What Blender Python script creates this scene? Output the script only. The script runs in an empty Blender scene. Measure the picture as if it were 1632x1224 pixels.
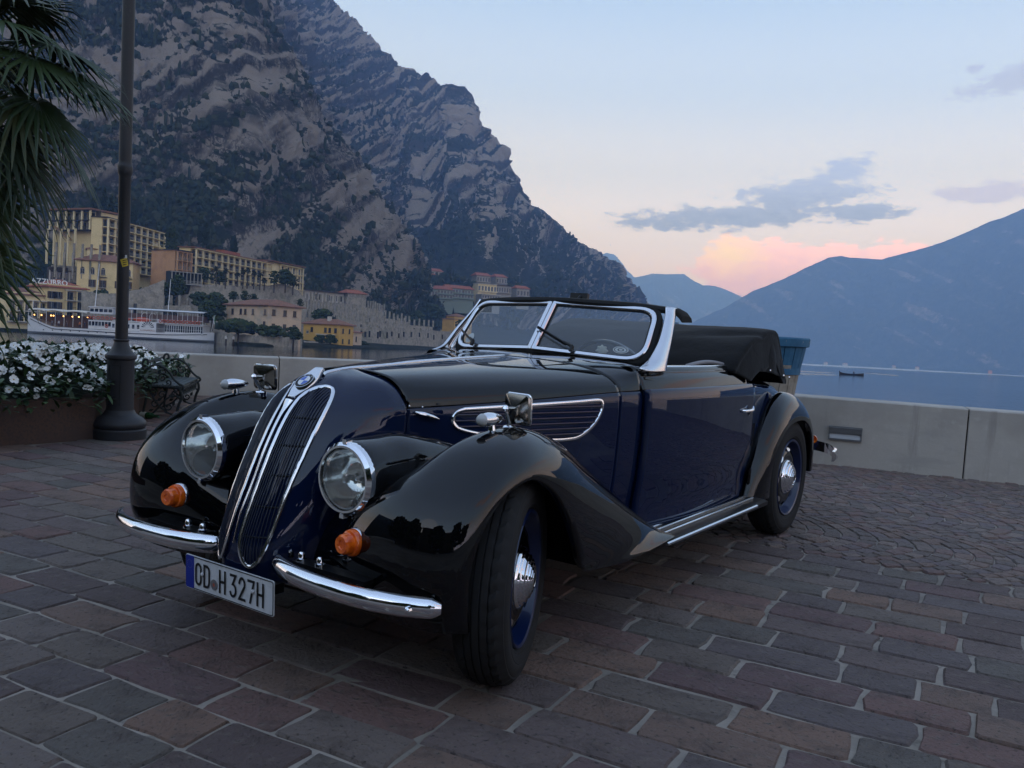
import bpy, math, random
import numpy as np
from mathutils import Matrix, Vector
from math import sin, cos, pi, radians, sqrt, atan2
random.seed(11); RNG = np.random.default_rng(7)
SC = bpy.context.scene
COL = SC.collection
# ------------------------------------------------------------------ camera
def cam_matrix(pitch, roll, z):
    fw = Vector((0, cos(pitch), -sin(pitch))); up = Vector((0, sin(pitch), cos(pitch))); rt = Vector((1, 0, 0))
    r2 = cos(roll)*rt + sin(roll)*up
    u2 = -sin(roll)*rt + cos(roll)*up
    m = Matrix((r2, u2, -fw)).transposed().to_4x4()
    m.translation = (0, 0, z)
    return m
EYE = 1.154
FPX = 1395.0
cd = bpy.data.cameras.new('camera'); cam = bpy.data.objects.new('camera', cd); COL.objects.link(cam)
cd.sensor_fit = 'HORIZONTAL'; cd.sensor_width = 36.0; cd.lens = 36.0*FPX/1632.0
cd.clip_start = 0.05; cd.clip_end = 60000
MW = cam_matrix(radians(2.38), radians(3.03), EYE)       # against the level of the lake
MP = cam_matrix(radians(4.28), radians(3.18), EYE)       # against the gently sloping piazza
TILT = MW @ MP.inverted()                                # the slope of the piazza
cam.matrix_world = MW
SC.camera = cam
LAKE = EYE - 2.9
# ------------------------------------------------------------------ sky
W = bpy.data.worlds.new('World'); SC.world = W; W.use_nodes = True
def sky_nodes():
    nt = W.node_tree; N = nt.nodes; L = nt.links; N.clear()
    out = N.new('ShaderNodeOutputWorld'); bg = N.new('ShaderNodeBackground')
    L.new(bg.outputs[0], out.inputs[0])
    tc = N.new('ShaderNodeTexCoord'); sep = N.new('ShaderNodeSeparateXYZ'); L.new(tc.outputs['Generated'], sep.inputs[0])
    def math_(op, a, b=None, c=None, clamp=False):
        n = N.new('ShaderNodeMath'); n.operation = op; n.use_clamp = clamp
        for i, v in enumerate((a, b, c)):
            if v is None: continue
            if isinstance(v, (int, float)): n.inputs[i].default_value = v
            else: L.new(v, n.inputs[i])
        return n.outputs[0]
    def mix(f, a, b):
        n = N.new('ShaderNodeMix'); n.data_type = 'RGBA'
        for v, s in ((f, n.inputs[0]), (a, n.inputs[6]), (b, n.inputs[7])):
            if isinstance(v, (int, float)): s.default_value = v
            elif isinstance(v, tuple): s.default_value = (*v, 1)
            else: L.new(v, s)
        return n.outputs[2]
    ni = N.new('ShaderNodeTexSky'); ni.sky_type = 'NISHITA'; ni.sun_disc = False
    ni.sun_elevation = radians(SUN_EL); ni.sun_rotation = radians(SUN_ROT); ni.altitude = 70; ni.dust_density = 1.5
    sc = N.new('ShaderNodeVectorMath'); sc.operation = 'SCALE'; L.new(ni.outputs[0], sc.inputs[0]); sc.inputs[3].default_value = NISHITA_STRENGTH
    el = math_('ARCSINE', sep.outputs[2]); az = math_('ARCTAN2', sep.outputs[0], sep.outputs[1])   # az 0 = +Y, right positive
    ramp = N.new('ShaderNodeValToRGB'); cr = ramp.color_ramp; cr.interpolation = 'EASE'
    L.new(math_('DIVIDE', el, radians(60), clamp=True), ramp.inputs[0])
    stops = SKY_STOPS
    cr.elements[0].position = stops[0][0]/60; cr.elements[0].color = (*stops[0][1], 1)
    cr.elements[1].position = stops[-1][0]/60; cr.elements[1].color = (*stops[-1][1], 1)
    for p, c in stops[1:-1]:
        e = cr.elements.new(p/60); e.color = (*c, 1)
    col = mix(0.86, sc.outputs[0], ramp.outputs[0])
    # clouds, in azimuth / elevation (degrees)
    azd = math_('MULTIPLY', az, 180/pi); eld = math_('MULTIPLY', el, 180/pi)
    cb = N.new('ShaderNodeCombineXYZ'); L.new(azd, cb.inputs[0]); L.new(math_('MULTIPLY', eld, 2.2), cb.inputs[1])
    nz = N.new('ShaderNodeTexNoise'); nz.inputs['Scale'].default_value = 0.34; nz.inputs['Detail'].default_value = 9; nz.inputs['Roughness'].default_value = 0.62
    nz.inputs['Distortion'].default_value = 0.25
    L.new(cb.outputs[0], nz.inputs['Vector']); nv = nz.outputs[0]
    nz2 = N.new('ShaderNodeTexNoise'); nz2.inputs['Scale'].default_value = 1.1; nz2.inputs['Detail'].default_value = 8; nz2.inputs['Roughness'].default_value = 0.65
    L.new(cb.outputs[0], nz2.inputs['Vector']); nv2 = nz2.outputs[0]
    def blob(a0, e0, ra, re, skew=0.0):
        da = math_('DIVIDE', math_('SUBTRACT', azd, a0), ra)
        de = math_('DIVIDE', math_('SUBTRACT', math_('SUBTRACT', eld, e0), math_('MULTIPLY', math_('SUBTRACT', azd, a0), skew)), re)
        d = math_('SQRT', math_('ADD', math_('MULTIPLY', da, da), math_('MULTIPLY', de, de)))
        return math_('SUBTRACT', 1.0, d)
    def cloud(col, blobs, tint, soft, amp, opa, hi=None, n=nv, amp2=.35, shade=None):
        f = None
        for b in blobs:
            g = blob(*b); f = g if f is None else math_('MAXIMUM', f, g)
        f = math_('ADD', f, math_('MULTIPLY', math_('SUBTRACT', n, 0.5), amp))
        f = math_('ADD', f, math_('MULTIPLY', math_('SUBTRACT', nv2, 0.5), amp2))
        mr = N.new('ShaderNodeMapRange'); mr.interpolation_type = 'SMOOTHSTEP'; L.new(f, mr.inputs[0]); mr.inputs[1].default_value = 0.0; mr.inputs[2].default_value = soft
        mr.inputs[4].default_value = opa
        if shade is not None:
            sc_, e0, re = shade
            g = math_('ADD', math_('DIVIDE', math_('SUBTRACT', eld, e0), re), math_('MULTIPLY', math_('SUBTRACT', nv2, 0.5), 3.2)); g = math_('MULTIPLY_ADD', g, .5, .5, clamp=True)
            tint = mix(g, sc_, tint)
        if hi is not None:
            hc, a0, e0, ra, re = hi
            g = math_('MULTIPLY', math_('ADD', blob(a0, e0, ra, re), math_('MULTIPLY', math_('SUBTRACT', nv2, 0.5), 1.6)), 1.1, clamp=True)
            tint = mix(g, tint, hc)
        return mix(mr.outputs[0], col, tint)
    for c in CLOUDS: col = cloud(col, **c)
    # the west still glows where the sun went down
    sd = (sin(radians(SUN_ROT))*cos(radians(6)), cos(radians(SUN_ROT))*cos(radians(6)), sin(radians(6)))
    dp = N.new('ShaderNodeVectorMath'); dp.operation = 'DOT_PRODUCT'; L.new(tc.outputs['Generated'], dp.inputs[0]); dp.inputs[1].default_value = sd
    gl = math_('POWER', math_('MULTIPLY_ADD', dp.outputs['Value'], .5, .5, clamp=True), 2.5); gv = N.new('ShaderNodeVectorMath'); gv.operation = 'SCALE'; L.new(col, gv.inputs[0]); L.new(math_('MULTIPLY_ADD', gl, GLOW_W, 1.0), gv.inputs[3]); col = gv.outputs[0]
    # nothing but dark lake and land below the horizon
    below = N.new('ShaderNodeMapRange'); L.new(el, below.inputs[0]); below.inputs[1].default_value = -0.02; below.inputs[2].default_value = 0.0
    col = mix(below.outputs[0], (0.10, 0.11, 0.14), col)
    n = N.new('ShaderNodeVectorMath'); n.operation = 'SCALE'; L.new(col, n.inputs[0]); n.inputs[3].default_value = SKY_GAIN
    L.new(n.outputs[0], bg.inputs[0]); bg.inputs[1].default_value = 1.0
SUN_EL, SUN_ROT = 2.0, 215.0
NISHITA_STRENGTH = 0.15
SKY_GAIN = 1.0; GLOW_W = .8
HAZE_COL = np.array((.32, .54, 1.0)); HAZE_D = 2.8e-4; HAZE_TOP = 860.0; HAZE_J = np.array((.30, .32, .36))
def above_haze(el, c):
    """radiance of the sky above the hazy layer for a colour seen through it from the ground"""
    T = np.exp(-HAZE_COL*HAZE_D*min(HAZE_TOP/max(.01, sin(radians(el))), 8500)); return tuple((np.array(c)-HAZE_J*(1-T))/T)
SKY_STOPS = [(e, above_haze(e, c)) for e, c in [(0, (.87, .65, .52)), (4, (.86, .67, .55)), (8, (.84, .72, .61)), (12, (.76, .74, .70)), (17, (.64, .73, .81)), (24, (.50, .67, .86)), (40, (.43, .57, .79)), (60, (.38, .51, .74))]]
PINK = (1.0, .60, .47); PALE = (.80, .52, .47); GREY = (.36, .40, .52)
CLOUDS = [
    dict(blobs=[(17.8, 5.3, 6.2, 2.2, .05), (13.8, 5.7, 2.5, 1.9, 0), (23.0, 6.5, 4.4, .9, .05)], tint=above_haze(6, (.98, .58, .47)), soft=.07, amp=1.3, opa=.97, amp2=1.5, shade=(above_haze(5, (.70, .47, .47)), 5.6, 1.6), hi=(above_haze(7, (1.0, .70, .42)), 13.4, 6.6, 2.8, 1.8)),
    dict(blobs=[(13.6, 8.9, 9.4, .95, .06), (17.6, 10.2, 5.0, 1.3, .06), (20.0, 11.6, 2.2, .9, .1), (20.5, 9.3, 4.5, .6, 0)], tint=above_haze(9.5, (.43, .48, .55)), soft=.55, amp=1.9, opa=.90, amp2=1.7, shade=(above_haze(9, (.30, .36, .43)), 9.8, 1.5)),
    dict(blobs=[(28.0, 10.2, 3.4, .7, .05)], tint=above_haze(10, (.52, .50, .56)), soft=.5, amp=2.2, opa=.7, amp2=1.4),
    dict(blobs=[(30.5, 16.4, 5.5, .8, .10), (26.6, 16.9, .8, .35, 0)], tint=above_haze(16, (.46, .50, .60)), soft=.5, amp=2.2, opa=.7, amp2=1.4),
    # sunlit clouds over the western shore, out of the frame; the bodywork mirrors them
    dict(blobs=[(112, 30, 13, 4.5, -.10), (126, 35, 9, 3, 0)], tint=(1.0, .52, .30), soft=.5, amp=.9, opa=.85),
    dict(blobs=[(95, 14, 26, 2.6, 0), (60, 17, 16, 2.0, .05), (140, 16, 18, 3, 0)], tint=(.95, .60, .45), soft=.6, amp=1.0, opa=.6),
]
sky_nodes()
W.cycles.sampling_method = 'MANUAL'; W.cycles.sample_map_resolution = 1024
# ------------------------------------------------------------------ last light of the sun, hidden behind the western ridge
sl = bpy.data.lights.new('sun', 'SUN'); sun = bpy.data.objects.new('sun', sl); COL.objects.link(sun)
sl.energy = 0.10; sl.angle = radians(30); sl.color = (1, .82, .68)
sun.rotation_euler = (radians(70), 0, radians(-215+180+0))
SC.view_settings.view_transform = 'Standard'; SC.view_settings.look = 'None'
SC.view_settings.exposure = 0.0; SC.view_settings.gamma = 1.0; SC.view_settings.use_curve_mapping = False
SC.cycles.max_bounces = 8; SC.cycles.glossy_bounces = 4; SC.cycles.diffuse_bounces = 3; SC.cycles.transmission_bounces = 6
SC.cycles.transparent_max_bounces = 12; SC.cycles.volume_bounces = 1; SC.cycles.caustics_reflective = False; SC.cycles.caustics_refractive = False
SC.cycles.use_denoising = True; SC.cycles.sample_clamp_indirect = 6.0
# ------------------------------------------------------------------ helpers
def ray(u, v, M=None):
    """direction of the line of sight through a point of the 1632 x 1224 photograph"""
    d = (M or MW).to_3x3() @ Vector(((u-816)/FPX, -(v-612)/FPX, -1.0))
    return d
def at(u, v, dist, M=None):
    """point at a horizontal distance on a line of sight"""
    d = ray(u, v, M); k = dist/math.hypot(d.x, d.y)
    return Vector((0, 0, EYE)) + d*k
def on_ground(u, v, z=0.0):
    d = ray(u, v, MP); k = (z-EYE)/d.z
    return Vector((0, 0, EYE)) + d*k
def on_lake(u, v):
    d = ray(u, v, MW); k = (LAKE-EYE)/d.z
    return Vector((0, 0, EYE)) + d*k
def cr1(P, n):
    """Catmull-Rom through P along axis 0, n samples"""
    P = np.asarray(P, float); k = len(P)
    if k == 2:
        t = np.linspace(0, 1, n).reshape((n,)+(1,)*(P.ndim-1)); return P[0]*(1-t)+P[1]*t
    Q = np.concatenate([[2*P[0]-P[1]], P, [2*P[-1]-P[-2]]])
    t = np.linspace(0, k-1, n); i = np.minimum(t.astype(int), k-2); f = (t-i).reshape((n,)+(1,)*(P.ndim-1))
    a, b, c, d = Q[i], Q[i+1], Q[i+2], Q[i+3]
    return 0.5*((2*b) + (c-a)*f + (2*a-5*b+4*c-d)*f**2 + (3*b-a-3*c+d)*f**3)
def grid_pts(P, nu, nv):
    G = cr1(P, nu); return np.swapaxes(cr1(np.swapaxes(G, 0, 1), nv), 0, 1)
class MB:
    def __init__(s): s.v = []; s.f = []; s.m = []; s.n = 0
    def add(s, v, f, m=0):
        b = s.n; v = [tuple(map(float, p)) for p in v]; s.v += v; s.n += len(v)
        s.f += [tuple(b+i for i in q) for q in f]; s.m += [m]*len(f)
    def box(s, c, size, m=0, rot=None, taper=1.0):
        hx, hy, hz = size[0]/2, size[1]/2, size[2]/2
        vs = []
        for z in (-1, 1):
            k = taper if z > 0 else 1.0
            for x, y in ((-1, -1), (1, -1), (1, 1), (-1, 1)): vs.append(Vector((x*hx*k, y*hy*k, z*hz)))
        if rot is not None: vs = [rot @ p for p in vs]
        c = Vector(c); s.add([p+c for p in vs], [(3, 2, 1, 0), (4, 5, 6, 7), (0, 1, 5, 4), (1, 2, 6, 5), (2, 3, 7, 6), (3, 0, 4, 7)], m)
    def grid(s, G, m=0, flip=False, cu=False, cv=False):
        nu, nv = G.shape[:2]; f = []
        for i in range(nu if cu else nu-1):
            for j in range(nv if cv else nv-1):
                a, b, c, d = i*nv+j, i*nv+(j+1) % nv, ((i+1) % nu)*nv+(j+1) % nv, ((i+1) % nu)*nv+j
                f.append((a, d, c, b) if flip else (a, b, c, d))
        s.add(G.reshape(-1, 3), f, m)
    def tube(s, pts, r, seg=8, m=0, closed=False, flat=None, cap=True):
        """r: number or list; flat=(normal vector, ratio) squashes the section along the normal"""
        P = [Vector(p) for p in pts]; n = len(P); R = [r]*n if isinstance(r, (int, float)) else list(r)
        ring = []
        prev = None
        for i in range(n):
            if closed: t = P[(i+1) % n]-P[i-1]
            else: t = P[min(i+1, n-1)]-P[max(i-1, 0)]
            if t.length < 1e-9: t = Vector((0, 0, 1))
            t.normalize()
            if flat is not None: a = (flat[0] if not callable(flat[0]) else flat[0](P[i])).normalized()
            elif prev is not None: a = prev
            else: a = Vector((0, 0, 1)) if abs(t.z) < .9 else Vector((1, 0, 0))
            a = (a - t*a.dot(t)); a = a.normalized() if a.length > 1e-6 else t.orthogonal().normalized()
            prev = a; b = t.cross(a); k = flat[1] if flat is not None else 1.0
            ring.append([P[i]+(a*cos(2*pi*j/seg)*k+b*sin(2*pi*j/seg))*R[i] for j in range(seg)])
        G = np.array([[tuple(p) for p in q] for q in ring])
        s.grid(G, m, cu=closed, cv=True)
        if not closed and cap:
            b = s.n
            s.add([p for p in ring[0]], [tuple(range(seg))], m); s.add([p for p in ring[-1]], [tuple(reversed(range(seg)))], m)
    def lathe(s, prof, seg=24, m=0, axis='z', c=(0, 0, 0), a0=0.0, a1=2*pi):
        """prof: (radius, height)"""
        full = abs(a1-a0-2*pi) < 1e-6; k = seg if full else seg+1
        G = np.zeros((k, len(prof), 3))
        for i in range(k):
            a = a0+(a1-a0)*i/seg
            for j, (r, h) in enumerate(prof):
                p = (r*cos(a), r*sin(a), h)
                if axis == 'y': p = (r*cos(a), h, -r*sin(a))
                elif axis == 'x': p = (h, r*cos(a), r*sin(a))
                G[i, j] = (p[0]+c[0], p[1]+c[1], p[2]+c[2])
        s.grid(G, m, cu=full, flip=True)
    def poly(s, pts, m=0): s.add(pts, [tuple(range(len(pts)))], m)
    def prism(s, pts, d, m=0):
        """closed outline pts extruded by vector d"""
        n = len(pts); d = Vector(d); a = [Vector(p) for p in pts]; b = [p+d for p in a]
        f = [tuple(reversed(range(n))), tuple(range(n, 2*n))] + [(i, (i+1) % n, n+(i+1) % n, n+i) for i in range(n)]
        s.add(a+b, f, m)
    def mirror_y(s):
        b = s.n; s.v += [(x, -y, z) for x, y, z in s.v]; s.f += [tuple(reversed([b+i for i in q])) for q in s.f]; s.m += list(s.m); s.n *= 2
    def mesh(s, name, mats, smooth=True, sharp=None):
        me = bpy.data.meshes.new(name); me.from_pydata(s.v, [], s.f); me.update()
        for m in (mats if isinstance(mats, (list, tuple)) else [mats]): me.materials.append(m)
        if len(me.materials) > 1: me.polygons.foreach_set('material_index', s.m)
        me.polygons.foreach_set('use_smooth', [bool(smooth)]*len(me.polygons))
        if smooth and sharp: me.set_sharp_from_angle(angle=radians(sharp))
        return me
    def build(s, name, mats, parent=None, smooth=False, sharp=35, loc=None, rz=None):
        o = bpy.data.objects.new(name, s.mesh(name, mats, smooth, sharp)); COL.objects.link(o)
        if parent is not None: o.parent = parent
        if loc is not None: o.location = loc
        if rz is not None: o.rotation_euler[2] = rz
        return o
PIAZZA = []
def tag(o, label=None, cat=None, group=None, kind=None, piazza=False):
    if label: o['label'] = label
    if cat: o['category'] = cat
    if group: o['group'] = group
    if kind: o['kind'] = kind
    if piazza: PIAZZA.append(o)
    return o
def thing(name, label, cat, loc=(0, 0, 0), rz=0.0, group=None, piazza=False):
    o = bpy.data.objects.new(name, None); COL.objects.link(o); o.empty_display_size = .2
    o.location = loc; o.rotation_euler = (0, 0, rz)
    return tag(o, label, cat, group, None, piazza)
def link(name, me, parent=None, loc=None, rz=None):
    o = bpy.data.objects.new(name, me); COL.objects.link(o)
    if parent is not None: o.parent = parent
    if loc is not None: o.location = loc
    if rz is not None: o.rotation_euler[2] = rz
    return o
def weld(o, dist=1e-4):
    import bmesh
    bm = bmesh.new(); bm.from_mesh(o.data); bmesh.ops.remove_doubles(bm, verts=bm.verts, dist=dist); bm.to_mesh(o.data); bm.free(); o.data.update(); return o
def thicken(o, t, off=-1.0):
    m = o.modifiers.new('thickness', 'SOLIDIFY'); m.thickness = t; m.offset = off; m.use_even_offset = False; return o
# ------------------------------------------------------------------ materials
def mat(name, col, rough=.6, metal=0.0, spec=.5, coat=0.0, coat_rough=.03, bump=None, var=None, trans=0.0, ior=1.45, emit=None, obj_rand=None, sheen=0.0, attr=None):
    """bump=(scale, strength, distance); var=[(scale, colour, low, high), ...] noise-mixed tints; obj_rand=list of colours picked per object"""
    m = bpy.data.materials.new(name); m.use_nodes = True; nt = m.node_tree; N = nt.nodes; L = nt.links
    b = N['Principled BSDF']; b.inputs['Base Color'].default_value = (*col, 1); b.inputs['Roughness'].default_value = rough; b.inputs['Metallic'].default_value = metal
    b.inputs['Specular IOR Level'].default_value = spec; b.inputs['Coat Weight'].default_value = coat; b.inputs['Coat Roughness'].default_value = coat_rough
    b.inputs['Transmission Weight'].default_value = trans; b.inputs['IOR'].default_value = ior; b.inputs['Sheen Weight'].default_value = sheen
    if emit: b.inputs['Emission Color'].default_value = (*emit[0], 1); b.inputs['Emission Strength'].default_value = emit[1]
    tc = N.new('ShaderNodeTexCoord')
    def noise(scale, det=6, ro=.6, src='Object'):
        n = N.new('ShaderNodeTexNoise'); n.inputs['Scale'].default_value = 1.0 if isinstance(scale, tuple) else scale; n.inputs['Detail'].default_value = det; n.inputs['Roughness'].default_value = ro
        if isinstance(scale, tuple):
            mp = N.new('ShaderNodeMapping'); mp.inputs['Scale'].default_value = scale; L.new(tc.outputs[src], mp.inputs[0]); L.new(mp.outputs[0], n.inputs['Vector'])
        else: L.new(tc.outputs[src], n.inputs['Vector'])
        return n
    cur = None
    def ramp(fac, cols):
        r = N.new('ShaderNodeValToRGB'); r.color_ramp.interpolation = 'CONSTANT' if len(cols) > 3 else 'LINEAR'
        e = r.color_ramp.elements
        while len(e) < len(cols): e.new(0.5)
        for i, c in enumerate(cols): e[i].position = i/len(cols); e[i].color = (*c, 1)
        L.new(fac, r.inputs[0]); return r.outputs[0]
    if obj_rand:
        oi = N.new('ShaderNodeObjectInfo'); cur = ramp(oi.outputs['Random'], obj_rand)
    if attr:
        a = N.new('ShaderNodeAttribute'); a.attribute_name = attr[0]; cur = ramp(a.outputs['Fac'], attr[1])
    for sc, c, lo, hi in (var or []):
        n = noise(sc); mr = N.new('ShaderNodeMapRange'); mr.interpolation_type = 'SMOOTHSTEP'; L.new(n.outputs[0], mr.inputs[0]); mr.inputs[1].default_value = lo; mr.inputs[2].default_value = hi
        x = N.new('ShaderNodeMix'); x.data_type = 'RGBA'; L.new(mr.outputs[0], x.inputs[0])
        if cur is None: x.inputs[6].default_value = (*col, 1)
        else: L.new(cur, x.inputs[6])
        x.inputs[7].default_value = (*c, 1); cur = x.outputs[2]
    if cur is not None: L.new(cur, b.inputs['Base Color'])
    if bump:
        last = None
        for sc, st, di in (bump if isinstance(bump, list) else [bump]):
            n = noise(sc, 8, .65); bp = N.new('ShaderNodeBump'); bp.inputs['Strength'].default_value = st; bp.inputs['Distance'].default_value = di
            L.new(n.outputs[0], bp.inputs['Height'])
            if last: L.new(last, bp.inputs['Normal'])
            last = bp.outputs[0]
        L.new(last, b.inputs['Normal'])
    return m
STW = mat('sticker_white', (.50, .53, .53), .6); STG = mat('sticker_grey', (.05, .07, .08), .6)
def text_mesh(name, body, size, m, parent, M, ext=.0008, space=1.0, xs=1.0):
    cu = bpy.data.curves.new(name, 'FONT'); cu.body = body; cu.size = size; cu.extrude = ext; cu.align_x = 'CENTER'; cu.align_y = 'CENTER'; cu.space_character = space
    o = bpy.data.objects.new(name+'_tmp', cu); COL.objects.link(o)
    dg = bpy.context.evaluated_depsgraph_get(); me = bpy.data.meshes.new_from_object(o.evaluated_get(dg)); me.name = name
    bpy.data.objects.remove(o); me.materials.clear(); me.materials.append(m)
    me.transform(M @ Matrix.Diagonal((xs, 1, 1, 1)))
    return link(name, me, parent)
def frame_at(c, ex, ey):
    ex, ey = Vector(ex).normalized(), Vector(ey).normalized(); ez = ex.cross(ey)
    m = Matrix((ex, ey, ez)).transposed().to_4x4(); m.translation = c; return m
# ------------------------------------------------------------------ 3-d gradient noise for terrain
_perm = RNG.permutation(256); _perm = np.concatenate([_perm, _perm, _perm])
_grad = RNG.normal(size=(256, 3)); _grad /= np.linalg.norm(_grad, axis=1)[:, None]
def perlin(p):
    i = np.floor(p).astype(np.int64); f = p-i; i &= 255; u = f*f*f*(f*(f*6-15)+10)
    out = 0
    for dx in (0, 1):
        wx = u[:, 0] if dx else 1-u[:, 0]
        for dy in (0, 1):
            wy = u[:, 1] if dy else 1-u[:, 1]
            for dz in (0, 1):
                wz = u[:, 2] if dz else 1-u[:, 2]
                h = _perm[_perm[_perm[i[:, 0]+dx]+i[:, 1]+dy]+((i[:, 2]+dz) & 255)]
                g = _grad[h]
                out = out + wx*wy*wz*(g[:, 0]*(f[:, 0]-dx)+g[:, 1]*(f[:, 1]-dy)+g[:, 2]*(f[:, 2]-dz))
    return out*1.5
def fbm(p, oct=5, lac=2.03, gain=.5, ridged=False):
    a = 1.0; s = 0; t = 0
    for k in range(oct):
        n = perlin(p+17.3*k); n = (1-2*np.abs(n)) if ridged else n
        s = s+a*n; t += a; a *= gain; p = p*lac
    return s/t
# ================================================================== water, mountains, air
HZ = lambda u: 554+.0529*(u-816)          # row of the true horizon
def water_mat():
    m = bpy.data.materials.new('lake_water'); m.use_nodes = True; nt = m.node_tree; N = nt.nodes; L = nt.links; b = N['Principled BSDF']
    b.inputs['Base Color'].default_value = (.010, .020, .030, 1); b.inputs['Roughness'].default_value = .06; b.inputs['IOR'].default_value = 1.333
    g = N.new('ShaderNodeNewGeometry'); mp = N.new('ShaderNodeMapping'); L.new(g.outputs['Position'], mp.inputs['Vector']); mp.inputs['Scale'].default_value = (1, .45, 1)
    n1 = N.new('ShaderNodeTexNoise'); n1.inputs['Scale'].default_value = .55; n1.inputs['Detail'].default_value = 4; L.new(mp.outputs[0], n1.inputs['Vector'])
    n2 = N.new('ShaderNodeTexNoise'); n2.inputs['Scale'].default_value = 2.6; n2.inputs['Detail'].default_value = 3; L.new(mp.outputs[0], n2.inputs['Vector'])
    # calm and ruffled lanes across the lake
    mp2 = N.new('ShaderNodeMapping'); L.new(g.outputs['Position'], mp2.inputs['Vector']); mp2.inputs['Scale'].default_value = (.0008, .006, 1); mp2.inputs['Rotation'].default_value = (0, 0, .15)
    n3 = N.new('ShaderNodeTexNoise'); n3.inputs['Scale'].default_value = 1.0; n3.inputs['Detail'].default_value = 5; n3.inputs['Roughness'].default_value = .6; L.new(mp2.outputs[0], n3.inputs['Vector'])
    mr = N.new('ShaderNodeMapRange'); L.new(n3.outputs[0], mr.inputs[0]); mr.inputs[1].default_value = .38; mr.inputs[2].default_value = .62; mr.inputs[3].default_value = .25; mr.inputs[4].default_value = 1.0
    ln = N.new('ShaderNodeVectorMath'); ln.operation = 'LENGTH'; L.new(g.outputs['Position'], ln.inputs[0])
    def st_(a, c):
        x = N.new('ShaderNodeMapRange'); x.interpolation_type = 'SMOOTHSTEP'; L.new(ln.outputs['Value'], x.inputs[0]); x.inputs[1].default_value = a; x.inputs[2].default_value = c; return x.outputs[0]
    band = N.new('ShaderNodeMath'); band.operation = 'MULTIPLY'; L.new(st_(1150, 1350), band.inputs[0]); L.new(st_(2600, 2100), band.inputs[1])
    ro = N.new('ShaderNodeMath'); ro.operation = 'MULTIPLY_ADD'; L.new(band.outputs[0], ro.inputs[0]); ro.inputs[1].default_value = .42; ro.inputs[2].default_value = .05; L.new(ro.outputs[0], b.inputs['Roughness'])
    ad = N.new('ShaderNodeMath'); ad.operation = 'MULTIPLY_ADD'; L.new(n2.outputs[0], ad.inputs[0]); ad.inputs[1].default_value = .35; L.new(n1.outputs[0], ad.inputs[2])
    bp = N.new('ShaderNodeBump'); bp.inputs['Distance'].default_value = .22; L.new(ad.outputs[0], bp.inputs['Height']); 
    st = N.new('ShaderNodeMath'); st.operation = 'MULTIPLY'; L.new(mr.outputs[0], st.inputs[0]); st.inputs[1].default_value = .55; L.new(st.outputs[0], bp.inputs['Strength'])
    L.new(bp.outputs[0], b.inputs['Normal']); return m
WATER = water_mat()
mb = MB(); R_ = 26000; mb.add([(-R_, -R_, LAKE), (R_, -R_, LAKE), (R_, R_, LAKE), (-R_, R_, LAKE)], [(0, 1, 2, 3)])
tag(mb.build('water', WATER), 'dark blue lake water with calm and ruffled lanes', kind='structure')
# bright ruffled lanes: long low ripples standing a hand above the calm surface
RIPPLE = mat('ruffled_water', (.03, .045, .06), .22, spec=.8, bump=[(.6, .6, .3)])
PALEW = mat('sky_sheen_water', (.26, .30, .36), .45, spec=.6)  # pale base colour stands in for sky sheen on far ripples
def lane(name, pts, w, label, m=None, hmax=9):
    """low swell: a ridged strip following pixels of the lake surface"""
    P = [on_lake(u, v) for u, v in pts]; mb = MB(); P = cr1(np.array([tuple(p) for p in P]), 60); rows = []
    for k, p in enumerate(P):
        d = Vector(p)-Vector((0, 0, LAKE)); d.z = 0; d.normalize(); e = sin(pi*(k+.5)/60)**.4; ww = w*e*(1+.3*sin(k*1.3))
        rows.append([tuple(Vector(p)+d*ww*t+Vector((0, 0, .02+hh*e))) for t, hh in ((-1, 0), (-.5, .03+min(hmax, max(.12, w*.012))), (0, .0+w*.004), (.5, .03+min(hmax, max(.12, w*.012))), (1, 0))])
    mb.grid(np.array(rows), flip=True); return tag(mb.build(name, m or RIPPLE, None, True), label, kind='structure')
lane('wake', [(1225, 588), (1290, 592.6), (1330, 594.5)], 4.5, 'pale wake trailing left of the rowing boat')
lane('wake', [(1225, 593.5), (1280, 596), (1335, 598)], 2.5, 'second pale wake left of the rowing boat')
lane('wake', [(1378, 594.6), (1410, 597), (1432, 599)], 3.0, 'pale wake to the right of the rowing boat')
lane('shore_sheen', [(u, HZ(u)+2.5) for u in (1000, 1150, 1280, 1400, 1520, 1700)], 420, 'thin line of ripples along the far shore, coloured pale as reflected sky', PALEW, .3)

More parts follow.
